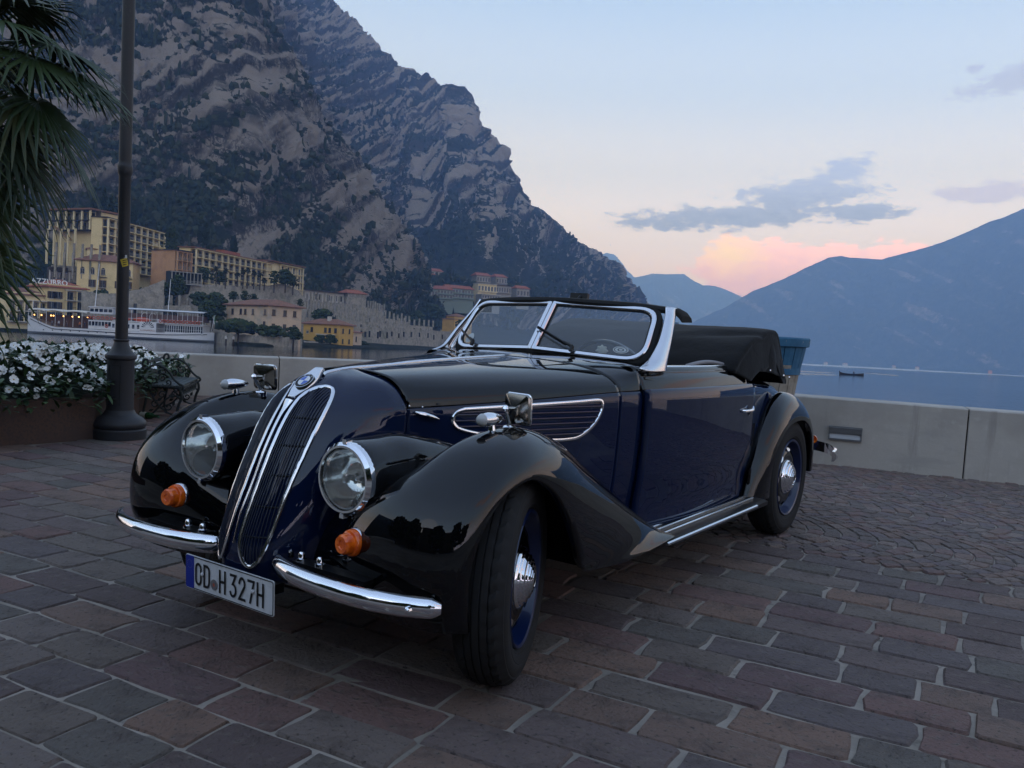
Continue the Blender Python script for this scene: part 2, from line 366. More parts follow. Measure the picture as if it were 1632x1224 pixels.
def vgrid(P):
    a = np.zeros_like(P); b = np.zeros_like(P)
    a[1:-1] = P[2:]-P[:-2]; a[0] = P[1]-P[0]; a[-1] = P[-1]-P[-2]; b[:, 1:-1] = P[:, 2:]-P[:, :-2]; b[:, 0] = P[:, 1]-P[:, 0]; b[:, -1] = P[:, -1]-P[:, -2]
    n = np.cross(a, b); n /= np.linalg.norm(n, axis=2)[:, :, None]+1e-9; return n
def grid_mesh(name, P, m, attr=None):
    nu, nv = P.shape[:2]; me = bpy.data.meshes.new(name); i = np.arange(nu*nv).reshape(nu, nv)
    q = np.stack([i[:-1, :-1], i[1:, :-1], i[1:, 1:], i[:-1, 1:]], -1).reshape(-1, 4)
    me.vertices.add(nu*nv); me.vertices.foreach_set('co', P.reshape(-1).astype(np.float32))
    me.loops.add(q.size); me.loops.foreach_set('vertex_index', q.reshape(-1).astype(np.int32)); me.polygons.add(len(q)); me.polygons.foreach_set('loop_start', np.arange(0, q.size, 4, dtype=np.int32))
    me.polygons.foreach_set('use_smooth', np.ones(len(q), bool))
    me.update(calc_edges=True); me.validate()
    for k, v in (attr or {}).items():
        a = me.attributes.new(k, 'FLOAT', 'POINT'); a.data.foreach_set('value', v.reshape(-1).astype(np.float32))
    me.materials.append(m); o = bpy.data.objects.new(name, me); COL.objects.link(o); return o
def rock_mat(name, rock, light, dark, veg, veg2, sc=1.0):
    m = bpy.data.materials.new(name); m.use_nodes = True; nt = m.node_tree; N = nt.nodes; L = nt.links; b = N['Principled BSDF']; b.inputs['Roughness'].default_value = .95; b.inputs['Specular IOR Level'].default_value = .15
    g = N.new('ShaderNodeNewGeometry')
    def noise(s, d=8, r=.65, st=(1, 1, 1)):
        mp = N.new('ShaderNodeMapping'); mp.inputs['Scale'].default_value = st; L.new(g.outputs['Position'], mp.inputs[0])
        n = N.new('ShaderNodeTexNoise'); n.inputs['Scale'].default_value = s*sc; n.inputs['Detail'].default_value = d; n.inputs['Roughness'].default_value = r; L.new(mp.outputs[0], n.inputs['Vector']); return n.outputs[0]
    def mix(f, a, c):
        x = N.new('ShaderNodeMix'); x.data_type = 'RGBA'; L.new(f, x.inputs[0])
        for v, s in ((a, x.inputs[6]), (c, x.inputs[7])):
            if isinstance(v, tuple): s.default_value = (*v, 1)
            else: L.new(v, s)
        return x.outputs[2]
    def rng(v, a, c):
        x = N.new('ShaderNodeMapRange'); x.interpolation_type = 'SMOOTHSTEP'; L.new(v, x.inputs[0]); x.inputs[1].default_value = a; x.inputs[2].default_value = c; return x.outputs[0]
    c = mix(rng(noise(.03, 10, .7), .42, .62), rock, light); c = mix(rng(noise(.06, 10, .7, (1, 1, .35)), .50, .70), c, dark)
    c = mix(rng(noise(.011, 6, .6), .52, .66), c, (rock[0]*1.15, rock[1]*.98, rock[2]*.86))
    def crack(n, w):
        a = N.new('ShaderNodeMath'); a.operation = 'SUBTRACT'; L.new(n, a.inputs[0]); a.inputs[1].default_value = .5
        b_ = N.new('ShaderNodeMath'); b_.operation = 'ABSOLUTE'; L.new(a.outputs[0], b_.inputs[0]); return rng(b_.outputs[0], w, 0.0)
    c = mix(crack(noise(.045, 6, .6, (1, 1, .5)), .055), c, dark); c = mix(crack(noise(.32, 4, .6, (1, 1, .6)), .06), c, dark); c = mix(crack(noise(.13, 5, .6, (1, 1, .6)), .065), c, (dark[0]*.8, dark[1]*.8, dark[2]*.8))
    ab = N.new('ShaderNodeAttribute'); ab.attribute_name = 'bed'; c = mix(rng(ab.outputs['Fac'], .52, .80), c, light); c = mix(rng(ab.outputs['Fac'], .46, .22), c, dark)
    v = mix(rng(noise(.12, 6), .4, .65), veg, veg2)
    at_ = N.new('ShaderNodeAttribute'); at_.attribute_name = 'veg'
    s = N.new('ShaderNodeMath'); s.operation = 'MULTIPLY_ADD'; L.new(noise(.09, 8, .7), s.inputs[0]); s.inputs[1].default_value = 1.1; L.new(at_.outputs['Fac'], s.inputs[2])
    c = mix(rng(s.outputs[0], .98, 1.16), c, v); L.new(c, b.inputs['Base Color'])
    bp = N.new('ShaderNodeBump'); bp.inputs['Strength'].default_value = 1.0; bp.inputs['Distance'].default_value = 4.5/sc; L.new(noise(.22, 10, .7), bp.inputs['Height']); L.new(bp.outputs[0], b.inputs['Normal'])
    return m
ROCK = rock_mat('cliff_rock', (.172, .143, .120), (.31, .262, .215), (.044, .038, .033), (.012, .017, .010), (.030, .032, .018))
# ---- western shore: columns over the photograph's width, knots from the waterline to the ridge
TU = [-700, -300, 0, 100, 200, 300, 345, 380, 420, 480, 520, 560, 600, 640, 660, 700, 760, 820, 870, 910, 960, 1000, 1030, 1110]
T_R0 = [280, 278, 276, 276, 273, 263, 250, 224, 217, 240, 258, 278, 298, 330, 345, 380, 430, 560, 780, 940, 1150, 1400, 1600, 1900]
T_RA = [372, 372, 370, 366, 364, 354, 352, 354, 364, 384, 396, 410, 428, 446, 470, 540, 620, 700, 860, 1000, 1180, 1420, 1615, 1910]
T_VA = [515, 515, 515, 515, 515, 515, 516, 517, 518, 520, 523, 525, 528, 530, 530, 526, 524, 530, 538, 543, 548, 553, 556, 564]
T_RB = [394, 394, 392, 388, 386, 376, 374, 376, 386, 404, 416, 430, 452, 560, 720, 780, 800, 800, 930, 1040, 1200, 1435, 1625, 1920]
T_VB = [366, 366, 362, 348, 345, 375, 385, 394, 406, 428, 448, 466, 484, 484, 464, 462, 462, 466, 480, 497, 510, 525, 542, 557]
T_VN = [-300, -260, -210, -170, -130, -90, -60, -10, 92, 208, 268, 328, 392, 440, 425, 412, 405, 425, 445, 460, 470, 492, 525, 552]
T_RN = [560, 560, 560, 555, 540, 520, 510, 500, 490, 490, 500, 512, 540, 680, 830, 900, 920, 940, 1050, 1150, 1320, 1530, 1690, 1960]
T_R5 = [900, 900, 900, 900, 900, 900, 900, 900, 900, 920, 910, 900, 880, 860, 880, 950, 980, 1000, 1080, 1180, 1340, 1550, 1700, 1970]
RID = np.array([(-700, -330), (-300, -320), (0, -290), (200, -230), (300, -160), (380, -90), (440, -45), (500, 0), (560, 45), (597, 80), (622, 110), (658, 119), (693, 140), (711, 147), (725, 142), (734, 149), (745, 176), (754, 197), (766, 203), (778, 219), (787, 243), (796, 251), (803, 274), (814, 283), (823, 307), (835, 322), (867, 336), (899, 363), (913, 382), (931, 389), (956, 407), (967, 409), (977, 421), (999, 450), (1024, 482), (1050, 510), (1072, 517), (1088, 528), (1110, 546)])
RID[RID[:, 0] > 480, 0] -= 4
RRX, RRY = [-700, 0, 500, 735, 800, 870, 960, 1024, 1110], [1400, 1450, 1500, 1480, 1450, 1420, 1520, 1720, 2000]
def base_profile(u, n):
    f = lambda a: float(np.interp(u, TU, a))
    r0, ra, va, rb, vb, vn, rn, r5 = f(T_R0), f(T_RA), f(T_VA), f(T_RB), f(T_VB), f(T_VN), f(T_RN), f(T_R5)
    vr = float(np.interp(u, RID[:, 0], RID[:, 1])); rr = float(np.interp(u, RRX, RRY)); vr = min(vr, vn-3)
    vs = lambda r, z: HZ(u)-(z-EYE)/r*FPX
    v1 = vs(r0, LAKE+.6); va = min(va, v1-3)
    K = [(r0-4, vs(r0-4, LAKE-3)), (r0, v1), (r0+.25*(ra-r0), .75*v1+.25*va), (ra, va), (rb, vb), (rb+.35*(rn-rb), vb+.42*(vn-vb)), (rn, vn)]
    if r5-rn > 60: K += [(rn+40, vn+3), (r5, vn+1.5)]
    else: K += [(rn+6, vn-.4), (max(r5, rn+12), vn-.8)]
    K += [(r5+.45*(rr-r5), vn+.45*(vr-vn)), (rr, vr), (rr+250, vr+25), (rr+900, vr+150)]
    K = np.array(K); w = np.array([6, 6, 10, 22, 70, 95, 100, 6, 5, 150, 150, 10, 6][:len(K)]); seg = w[1:]/w[1:].sum(); s = np.concatenate([[0], np.cumsum(seg)])
    t = np.linspace(0, 1, n); return np.interp(t, s, K[:, 0]), np.interp(t, s, K[:, 1])
NR = 560
cols = np.concatenate([np.arange(-700, -40, 14), np.arange(-40, 1111, 1.5)])
P = np.zeros((len(cols), NR, 3))
Rm = np.array(MW.to_3x3())
for k, u in enumerate(cols):
    r, v = base_profile(float(u), NR)
    d = np.stack([np.full(NR, (u-816)/FPX), -(v-612)/FPX, -np.ones(NR)], 1) @ Rm.T
    P[k] = np.array((0, 0, EYE))+d*(r/np.hypot(d[:, 0], d[:, 1]))[:, None]
def terrain_point(u, v, back=0.0):
    """a point of the (unroughened) western slope on a line of sight"""
    r, vv = base_profile(float(u), 400); i = np.where((vv[:-1]-v)*(vv[1:]-v) <= 0)[0]; i = i[0] if len(i) else 200
    return at(u, v, float(r[i])+back)
dist = np.hypot(P[:, :, 0], P[:, :, 1]); Nn = vgrid(P); Nn *= np.sign((Nn*(-P)).sum(2))[:, :, None]
X = P.reshape(-1, 3); shore = np.clip((X[:, 2]-LAKE-2)/25, 0, 1); rr = dist.reshape(-1)
RBc = np.repeat(np.interp(cols, TU, T_RB), NR); RAc = np.repeat(np.interp(cols, TU, T_RA), NR)
town = np.clip((rr-RAc-8)/55, .04, 1)
warp = np.stack([perlin(X/70+9), perlin(X/70+31), perlin(X/70+57)], 1)*22
big = fbm((X+warp)/np.array((70, 70, 170)), 6, ridged=True, gain=.5)
mid = fbm((X+warp*.5)/np.array((26, 26, 44)), 5, ridged=True, gain=.55)
# dipping beds on the far face
sdir = np.array((-.653, -.212, .727)); sdir /= np.linalg.norm(sdir); sc_ = X @ sdir+7*perlin(X/170)+2.5*perlin(X/45+3); saw = (sc_/37) % 1.0; led = np.where(saw < .8, saw/.8, (1-saw)/.2)
saw2 = ((sc_+3*perlin(X/25))/13.5) % 1.0; led2 = np.where(saw2 < .75, saw2/.75, (1-saw2)/.25)
farm = np.clip((rr-700)/200, 0, 1)
gul = fbm(X/np.array((150, 150, 500))+5, 4, ridged=True)
# gullies and buttresses run down the near cliff
disp = (big*11+mid*6.5)*(1-.60*farm)+(.25+.75*farm)*(led-.5)*5.5+(.35+.65*farm)*(led2-.5)*3.6+gul*(12+10*farm)
fin = fbm(X/np.array((8.5, 8.5, 13))+3, 4, ridged=True, gain=.62)*4.6
U_ = np.repeat(cols, NR); flat = np.clip(1-np.abs((452-(HZ(U_)-(X[:, 2]-EYE)/rr*FPX))/45), 0, 1)*np.clip((U_-630)/30, 0, 1)*np.clip((880-U_)/40, 0, 1)
disp = (disp+fin)*(1-.9*flat)*shore*town*(1-.93*np.exp(-(((HZ(U_)-(X[:, 2]-EYE)/rr*FPX)-np.interp(U_, RID[:, 0], RID[:, 1]))/26)**2))*np.clip(rr/600, .7, 1.6)
P2 = P+Nn*disp.reshape(dist.shape)[:, :, None]
N2 = vgrid(P2); N2 *= np.sign((N2*(-P2)).sum(2))[:, :, None]
slope = N2[:, :, 2].reshape(-1)
vn_ = fbm(X/np.array((55, 55, 40))+77, 5)
U_ = np.repeat(cols, NR)
belt = np.clip(1-np.abs((np.repeat(np.interp(cols, TU, T_VB), NR)-10-(HZ(U_)-(X[:, 2]-EYE)/rr*FPX))/75), 0, 1)*np.clip((U_-560)/80, 0, 1)*1.0
foot = 1-np.clip((rr-RBc)/35, 0, 1)
vbed = fbm(np.stack([sc_/13, X[:, 0]/130, X[:, 2]/130], 1)+3, 4)
veg = np.clip(.43+.85*(slope-.45)+(.75-.30*farm)*vn_+(.35+.85*farm)*vbed+.60*belt+.30*foot, 0, 1)
bed = np.clip(.5+(1.0+1.2*farm)*fbm(np.stack([sc_/9, X[:, 0]/170, X[:, 2]/170], 1)+13, 4)+.30*mid+.12*(led2-.5), 0, 1)
big_terrain = grid_mesh('mountain', P2, ROCK, {'veg': veg, 'bed': bed})
tag(big_terrain, 'steep grey limestone mountain with scrub on its ledges', kind='structure')
# ---- woods: small crowns seeded on the green places
def crown_pts(n):
    idx = RNG.choice(len(X), n*7, p=None); ok = idx[(veg[idx] > .64) & (rr[idx] < 1300) & (rr[idx] > RAc[idx]+6) & (flat[idx] < .5) & (X[idx, 2] > LAKE+9) & (U_[idx] > -60) & (rr[idx]/1395*9 > .0)]
    w = RNG.random(len(ok)) < np.clip(rr[ok]/500, .25, 1); return P2.reshape(-1, 3)[ok[w]][:n]
ico_v = []; 
g_ = (1+5**.5)/2
for a, b in ((1, g_),):
    for s1 in (1, -1):
        for s2 in (1, -1): ico_v += [(0, s1*a, s2*b), (s1*a, s2*b, 0), (s2*b, 0, s1*a)]
ico_v = np.array(ico_v, float); ico_v /= np.linalg.norm(ico_v[0])
from itertools import combinations
ico_f = [f for f in combinations(range(12), 3) if all(np.linalg.norm(ico_v[a]-ico_v[b]) < 1.06 for a, b in combinations(f, 2))]
ico_f = np.array([f if np.dot(np.cross(ico_v[f[1]]-ico_v[f[0]], ico_v[f[2]]-ico_v[f[0]]), ico_v[f[0]]) > 0 else (f[0], f[2], f[1]) for f in ico_f])
LEAF = mat('woodland_leaf', (.020, .028, .014), .9, spec=.2, attr=('tone', [(.012, .020, .012), (.020, .029, .014), (.030, .038, .018), (.022, .032, .020), (.036, .040, .020)]), var=[(.9, (.010, .015, .009), .5, .7)])
def raw_mesh(name, V, F, m, tone=None, smooth=False):
    me = bpy.data.meshes.new(name); V = np.asarray(V, np.float32); F = np.asarray(F, np.int32); k = F.shape[1]
    me.vertices.add(len(V)); me.vertices.foreach_set('co', V.reshape(-1)); me.loops.add(F.size); me.loops.foreach_set('vertex_index', F.reshape(-1)); me.polygons.add(len(F)); me.polygons.foreach_set('loop_start', np.arange(0, F.size, k, dtype=np.int32))
    me.polygons.foreach_set('use_smooth', np.full(len(F), smooth)); me.update(calc_edges=True)
    if tone is not None: a = me.attributes.new('tone', 'FLOAT', 'POINT'); a.data.foreach_set('value', np.asarray(tone, np.float32))
    me.materials.append(m); return me
C_ = crown_pts(12000); n = len(C_); rc = np.hypot(C_[:, 0], C_[:, 1])
size = RNG.uniform(.7, 1.9, n)*np.clip(rc/450, .8, 1.6); hgt = RNG.uniform(.8, 1.5, n); hgt[RNG.random(n) < .10] = 2.6
V = ico_v[None]*RNG.uniform(.6, 1.3, (n, 12, 1))*size[:, None, None]; V[:, :, 2] *= hgt[:, None]; V[:, :, :2] *= np.where(hgt > 2, .45, 1)[:, None, None]; V += C_[:, None]+np.array((0, 0, .5))*(size*hgt)[:, None, None]
F = (ico_f[None]+12*np.arange(n)[:, None, None]).reshape(-1, 3)
o = link('woodland', raw_mesh('woodland', V.reshape(-1, 3), F, LEAF, np.repeat(RNG.random(n), 12))); tag(o, 'dark scrub and small trees scattered over the cliffs', kind='stuff')
# ---- the hills behind the viewer that close the western sky
mb = []
A = np.linspace(radians(165), radians(282), 180); Rr = np.array([70, 95, 140, 210, 320, 470, 640, 900]); Hh = np.array([-1, 9, 20, 45, 95, 160, 230, 340])
P = np.zeros((len(A), len(Rr)*6, 3))
rs = np.interp(np.linspace(0, len(Rr)-1, len(Rr)*6), np.arange(len(Rr)), Rr); hs = np.interp(np.linspace(0, len(Rr)-1, len(Rr)*6), np.arange(len(Rr)), Hh)
west = np.clip((A-radians(168))/radians(70), .05, 1)*.8
P[:, :, 0] = np.sin(A)[:, None]*rs; P[:, :, 1] = np.cos(A)[:, None]*rs; P[:, :, 2] = hs[None]*west[:, None]
q = P.reshape(-1, 3); P[:, :, 2] += (fbm(q/60, 5)*14).reshape(P.shape[:2])*np.clip((rs-75)/60, 0, 1); P[:, -1, 2] = -5
tag(grid_mesh('hillside', P, ROCK, {'veg': np.full(P.shape[:2], .8), 'bed': np.full(P.shape[:2], .5)}), 'wooded hillside behind the village', kind='structure')
# ---- eastern shore and the far ranges
FOREST = rock_mat('forest_slope', (.20, .165, .155), (.30, .255, .24), (.11, .095, .09), (.012, .016, .012), (.045, .046, .034), .28)
def range_(name, label, ridge, r_ridge, r_base, nu=420, nv=110, amp=90, seed=0, rockiness=.0, u0=None, u1=None):
    ridge = np.array(ridge, float); us = np.linspace(ridge[0, 0], ridge[-1, 0], nu); P = np.zeros((nu, nv, 3))
    for k, u in enumerate(us):
        vr = np.interp(u, ridge[:, 0], ridge[:, 1]); rr_ = np.interp(u, [ridge[0, 0], ridge[-1, 0]], r_ridge); rb = np.interp(u, [ridge[0, 0], ridge[-1, 0]], r_base)
        d = ray(u, vr); zr = EYE+rr_*d.z/math.hypot(d.x, d.y); dh = Vector((d.x, d.y, 0)).normalized()
        t = np.linspace(0, 1, nv); m_ = t < .86; tt = t/.86
        r = np.where(m_, rb+(rr_-rb)*tt, rr_+(t-.86)/.14*700); z = np.where(m_, LAKE-3+(zr-LAKE+3)*(tt**1.05), zr-(t-.86)/.14*400)
        P[k, :, 0] = dh.x*r; P[k, :, 1] = dh.y*r; P[k, :, 2] = z
    q = P.reshape(-1, 3); s = amp*7; w = np.clip((q[:, 2]-LAKE)/(amp*2), 0, 1)
    top = np.repeat((1-.72*np.exp(-((np.linspace(0, 1, nv)-.86)/.10)**2))[None], nu, 0).reshape(-1)
    dz = (fbm(q/np.array((s, s, s))+seed, 6, ridged=True, gain=.5)*amp)*w*top
    P[:, :, 2] += dz.reshape(nu, nv)
    P[:, :, 2] += (fbm(q/np.array((s, s, s))*4+seed, 4, ridged=True)*amp*.30*w*top).reshape(nu, nv)
    # bare scars running down the fall line
    n_ = fbm(np.stack([(q[:, 0]+.55*q[:, 2]*1.6)/(amp*1.3), q[:, 1]/(amp*9), q[:, 2]/(amp*7)], 1)+seed*3, 5)
    veg_ = np.clip(.80-np.clip((n_-.06)*2.2, 0, 1)*.6-rockiness, 0, 1)
    return tag(grid_mesh(name, P, FOREST, {'veg': veg_, 'bed': np.full(veg_.shape, .5)}), label, kind='structure')
range_('mountain', 'long wooded mountain across the lake rising to the right', [(1010, 560), (1050, 545), (1080, 530), (1110, 513), (1160, 489), (1200, 467), (1250, 445), (1290, 426), (1320, 414), (1340, 412), (1370, 415), (1405, 416), (1440, 408), (1485, 394), (1520, 381), (1570, 359), (1632, 337), (1750, 292), (1900, 250), (2300, 330), (3000, 450)], (4900, 3700), (4500, 2300), 620, 150, 46, 3.1)
range_('mountain', 'hazy blue ridge at the end of the lake', [(900, 430), (960, 448), (1000, 446), (1025, 441), (1040, 437), (1060, 439), (1090, 437), (1105, 448), (1120, 455), (1140, 456), (1160, 464), (1180, 473), (1192, 481), (1215, 497), (1260, 530)], (7300, 7300), (6100, 6100), 300, 80, 50, 8.2, .05)
range_('mountain', 'pale peak with a cap of cloud behind the blue ridge', [(900, 380), (940, 395), (955, 404), (968, 402), (978, 404), (988, 414), (1000, 430), (1013, 443), (1040, 470), (1080, 500)], (8300, 8300), (7600, 7600), 120, 60, 45, 5.5, .1)
range_('mountain', 'pale spur showing behind the long wooded mountain', [(1150, 500), (1185, 474), (1210, 466), (1240, 455), (1262, 445), (1283, 433), (1300, 431), (1330, 440), (1400, 480)], (8000, 8000), (7500, 7500), 120, 60, 40, 9.5)
# hamlets far across the water
FARH = mat('far_house', (.45, .42, .40), .8); FARR = mat('far_roof', (.30, .14, .09), .8)
for k, (u, v, w, lab) in enumerate(((1316, 578, 38, 'small pale house group on the far shore beneath the scars'), (1347, 577.5, 46, 'flat pale house on the far shore above the rowing boat'), (1425, 580.5, 30, 'white house alone on the far shore right of the rowing boat'), (1462, 583, 34, 'pale houses on the far shore in the middle of the wooded slope'), (1578, 592, 26, 'orange house at the water on the far right shore'))):
    p = at(u, v, np.interp(u, [1250, 1632], [3500, 2800])); p.z = LAKE+4
    w *= .34; t = thing('far_house', lab, 'house', p, radians(8*k-15), 'houses on the far shore')
    mb = MB(); mb.box((0, 0, 0), (w, 6, 10)); mb.build('wall', FARH if k != 4 else mat('far_orange', (.5, .2, .06), .8), t)
    mb = MB(); mb.add([(-w/2-.6, -4, 5), (w/2+.6, -4, 5), (w/2+.6, 4, 5), (-w/2-.6, 4, 5), (-w/2+2, 0, 7), (w/2-2, 0, 7)], [(0, 1, 5, 4), (2, 3, 4, 5), (1, 2, 5), (3, 0, 4)]); mb.build('roof', FARR, t)
# ---- the air
def haze():
    m = bpy.data.materials.new('haze'); m.use_nodes = True; nt = m.node_tree; N = nt.nodes; L = nt.links; N.clear()
    o = N.new('ShaderNodeOutputMaterial'); v = N.new('ShaderNodeVolumePrincipled'); v.inputs['Color'].default_value = (*HAZE_COL, 1); v.inputs['Absorption Color'].default_value = (1, 1, 1, 1); v.inputs['Density'].default_value = HAZE_D; v.inputs['Anisotropy'].default_value = .1
    L.new(v.outputs[0], o.inputs['Volume'])
    try: m.cycles.homogeneous_volume = True
    except Exception: pass
    mb = MB(); z0, z1 = LAKE-6, HAZE_TOP; mb.box((700, 3900, (z0+z1)/2), (10400, 10600, z1-z0))
    return tag(mb.build('haze', m), 'thin blue evening haze over the lake', kind='stuff')
haze()
# ================================================================== the piazza (flat here; TILT lays it on its slope at the end)
JOINT = mat('joint_mortar', (.33, .285, .24), .95, spec=.2, bump=[(60, .5, .01), (9, .4, .02)], var=[(3.0, (.23, .20, .165), .4, .65), (.6, (.17, .15, .13), .48, .68), (14, (.12, .105, .09), .56, .74)])
TONES = [(0.175, 0.131, 0.119), (0.208, 0.127, 0.11), (0.183, 0.146, 0.122), (0.15, 0.12, 0.115), (0.216, 0.146, 0.116), (0.168, 0.109, 0.104), (0.202, 0.161, 0.14), (0.244, 0.157, 0.119), (0.156, 0.134, 0.116), (0.137, 0.1, 0.093)]
STB = [(14, .7, .030), (60, 1.0, .016), (190, .6, .005)]
STONE = mat('porphyry_slab', (.1, .09, .09), .72, spec=.35, bump=STB, obj_rand=TONES, var=[(7, (.090, .068, .060), .48, .78), (24, (.24, .195, .160), .52, .78), (48, (.055, .045, .041), .55, .70), (260, (.26, .22, .185), .62, .78)])
STONE2 = mat('porphyry_slab_far', (.1, .09, .09), .72, spec=.35, bump=STB, attr=('tone', TONES), var=[(7, (.090, .068, .060), .48, .78), (24, (.24, .195, .160), .52, .78), (48, (.055, .045, .041), .55, .70), (260, (.26, .22, .185), .62, .78)])
CONC = mat('parapet_concrete', (.42, .385, .34), .85, spec=.25, bump=[(45, .25, .006), (4, .15, .02)], var=[(2.2, (.35, .32, .285), .45, .7), (14, (.46, .425, .38), .5, .75), (.9, (.33, .30, .265), .52, .72), (70, (.34, .31, .275), .62, .75), ((7, 7, .7), (.30, .275, .245), .56, .74), ((1.2, 1.2, 5), (.36, .335, .30), .5, .72)])
# the ground: a bed of mortar that carries the stones; it ends at the quay wall
WR0, WRd = Vector((2.87, 7.85, 0)), Vector((1.05, -.38, 0)).normalized()       # right parapet
WL0, WLd = Vector((-4.05, 10.65, 0)), Vector((1.11, .35, 0)).normalized()      # left parapet
CR = WR0+WRd*((1.05-WR0.x)/WRd.x); CL = WL0+WLd*((1.05-WL0.x)/WLd.x)
RE = WR0+WRd*9.0; LE = WL0-WLd*9.0
out = [LE, CL, CR, RE, Vector((15, -20, 0)), Vector((-15, -20, 0))]
nR = Vector((-WRd.y, WRd.x, 0)); nL = Vector((-WLd.y, WLd.x, 0))
qp = [LE+nL*.32, CL+nL*.32+Vector((.32, 0, 0)), CR+nR*.32+Vector((.32, .2, 0)), RE+nR*.32, Vector((30, 4.2, 0)), Vector((60, -60, 0)), Vector((-60, -60, 0)), Vector((-60, 2, 0)), LE+nL*.32-Vector((6, 3, 0))]
mb = MB(); mb.prism([(p.x, p.y, -4.5) for p in reversed(qp)][::-1], (0, 0, 4.493)); ground = mb.build('ground', JOINT); tag(ground, 'paved lakeside piazza of porphyry slabs and cobbles', kind='structure', piazza=True)
RA = radians(-28.5); eu = np.array((cos(RA), sin(RA))); ev = np.array((-sin(RA), cos(RA)))
ROWW = .192
EDGE_V = float(np.dot((1.62, 4.51), ev)); EDGE_V = round(EDGE_V/ROWW)*ROWW
def inside(poly, p):
    c = False; n = len(poly)
    for i in range(n):
        a, b = poly[i], poly[(i+1) % n]
        if (a.y > p[1]) != (b.y > p[1]) and p[0] < (b.x-a.x)*(p[1]-a.y)/(b.y-a.y)+a.x: c = not c
    return c
PLA = [Vector((-3.30, 6.98, 0)), Vector((-4.0, 11.0, 0)), Vector((-9, 10, 0)), Vector((-9, -1.2, 0))]   # planter footprint
def cobble_zone(p): return np.dot(p, ev) > EDGE_V and p[0] > -.25
def slab_mesh(w, h, d, rng, name, k_=1.0):
    """rounded, slightly uneven slab; origin at the middle of its top"""
    c = (.005+.009*rng.random())*k_; j = lambda s=.0035: rng.normal()*s*k_
    o = []
    for sx, sy in ((1, 1), (-1, 1), (-1, -1), (1, -1)):
        a = (sx*(w/2-c)+j(), sy*h/2+j()); b = (sx*w/2+j(), sy*(h/2-c)+j()); o += [b, a] if sx*sy > 0 else [a, b]
        # a point along the edge that follows keeps it from being ruler straight
        if sx*sy > 0: o.append((j(.012), sy*h/2+j(.004)))
        else: o.append((sx*w/2+j(.004), j(.012)))
    n = len(o); e = (.004+.004*rng.random())*k_
    tilt = (rng.normal()*.006, rng.normal()*.008)
    ring0 = [(x, y, -d) for x, y in o]; ring1 = [(x, y, -.005+x*tilt[0]+y*tilt[1]-.004) for x, y in o]; ring2 = [(x*(1-2*e/w), y*(1-2*e/h), x*tilt[0]+y*tilt[1]+rng.normal()*.0008) for x, y in o]
    v = ring0+ring1+ring2; f = []
    for k in range(2):
        for i in range(n): f.append((k*n+i, k*n+(i+1) % n, (k+1)*n+(i+1) % n, (k+1)*n+i))
    f.append(tuple(range(2*n, 3*n))); return v, f
rng = np.random.default_rng(5); slabs = []
for k in range(-40, 60):
    v0 = k*ROWW; rw = ROWW*(1+.04*rng.normal()); u = -14+rng.random()*.3
    while u < 14:
        l = rng.choice([.25, .29, .33, .38, .43])*(1+.06*rng.normal()); c = eu*(u+l/2)+ev*(v0+ROWW/2); u += l
        if c[1] < .6 or c[1] > 11.5 or cobble_zone(c) or inside(PLA, c) or not inside(out, c): continue
        d = ray(0, 0, MP); X_ = c[0]/max(.1, c[1])
        if abs(X_) > .95: continue
        slabs.append((math.hypot(c[0], c[1]), c, l))
slabs.sort(key=lambda t: t[0])
def visible(c):
    q = MP.inverted() @ Vector((c[0], c[1], 0)); 
    if q.z > -.3: return False
    x, y = q.x/-q.z*FPX, q.y/-q.z*FPX; return abs(x) < 850 and -660 < y
far_v, far_f, far_t = [], [], []; cnt = 0
variants = []
for i in range(40):
    v, f = slab_mesh(.34-.013, ROWW-.010, .04, rng, ''); me = bpy.data.meshes.new('paving_slab'); me.from_pydata(v, [], f); me.materials.append(STONE); me.update(); variants.append(me)
for dd, c, l in slabs:
    z = rng.normal()*.0018; a = RA+rng.normal()*.008
    if cnt < 300 and visible(c):
        o = link('paving_slab', variants[rng.integers(40)], ground, (c[0], c[1], z), a+(pi if rng.random() < .5 else 0)); o.scale = ((l-.013)/(.34-.013), 1+rng.normal()*.012, 1); cnt += 1
    else:
        v, f = slab_mesh(l-.013, ROWW-.010, .04, rng, ''); ca, sa = cos(a), sin(a); b = len(far_v)
        far_v += [(c[0]+x*ca-y*sa, c[1]+x*sa+y*ca, zz+z) for x, y, zz in v]; far_f += [tuple(b+i for i in q) for q in f]; far_t += [rng.random()]*len(v)
me = bpy.data.meshes.new('paving_slab'); me.from_pydata(far_v, [], far_f); me.materials.append(STONE2); a_ = me.attributes.new('tone', 'FLOAT', 'POINT'); a_.data.foreach_set('value', np.array(far_t, np.float32)); me.update()
o = link('paving_slab', me, ground); tag(o, kind='stuff')
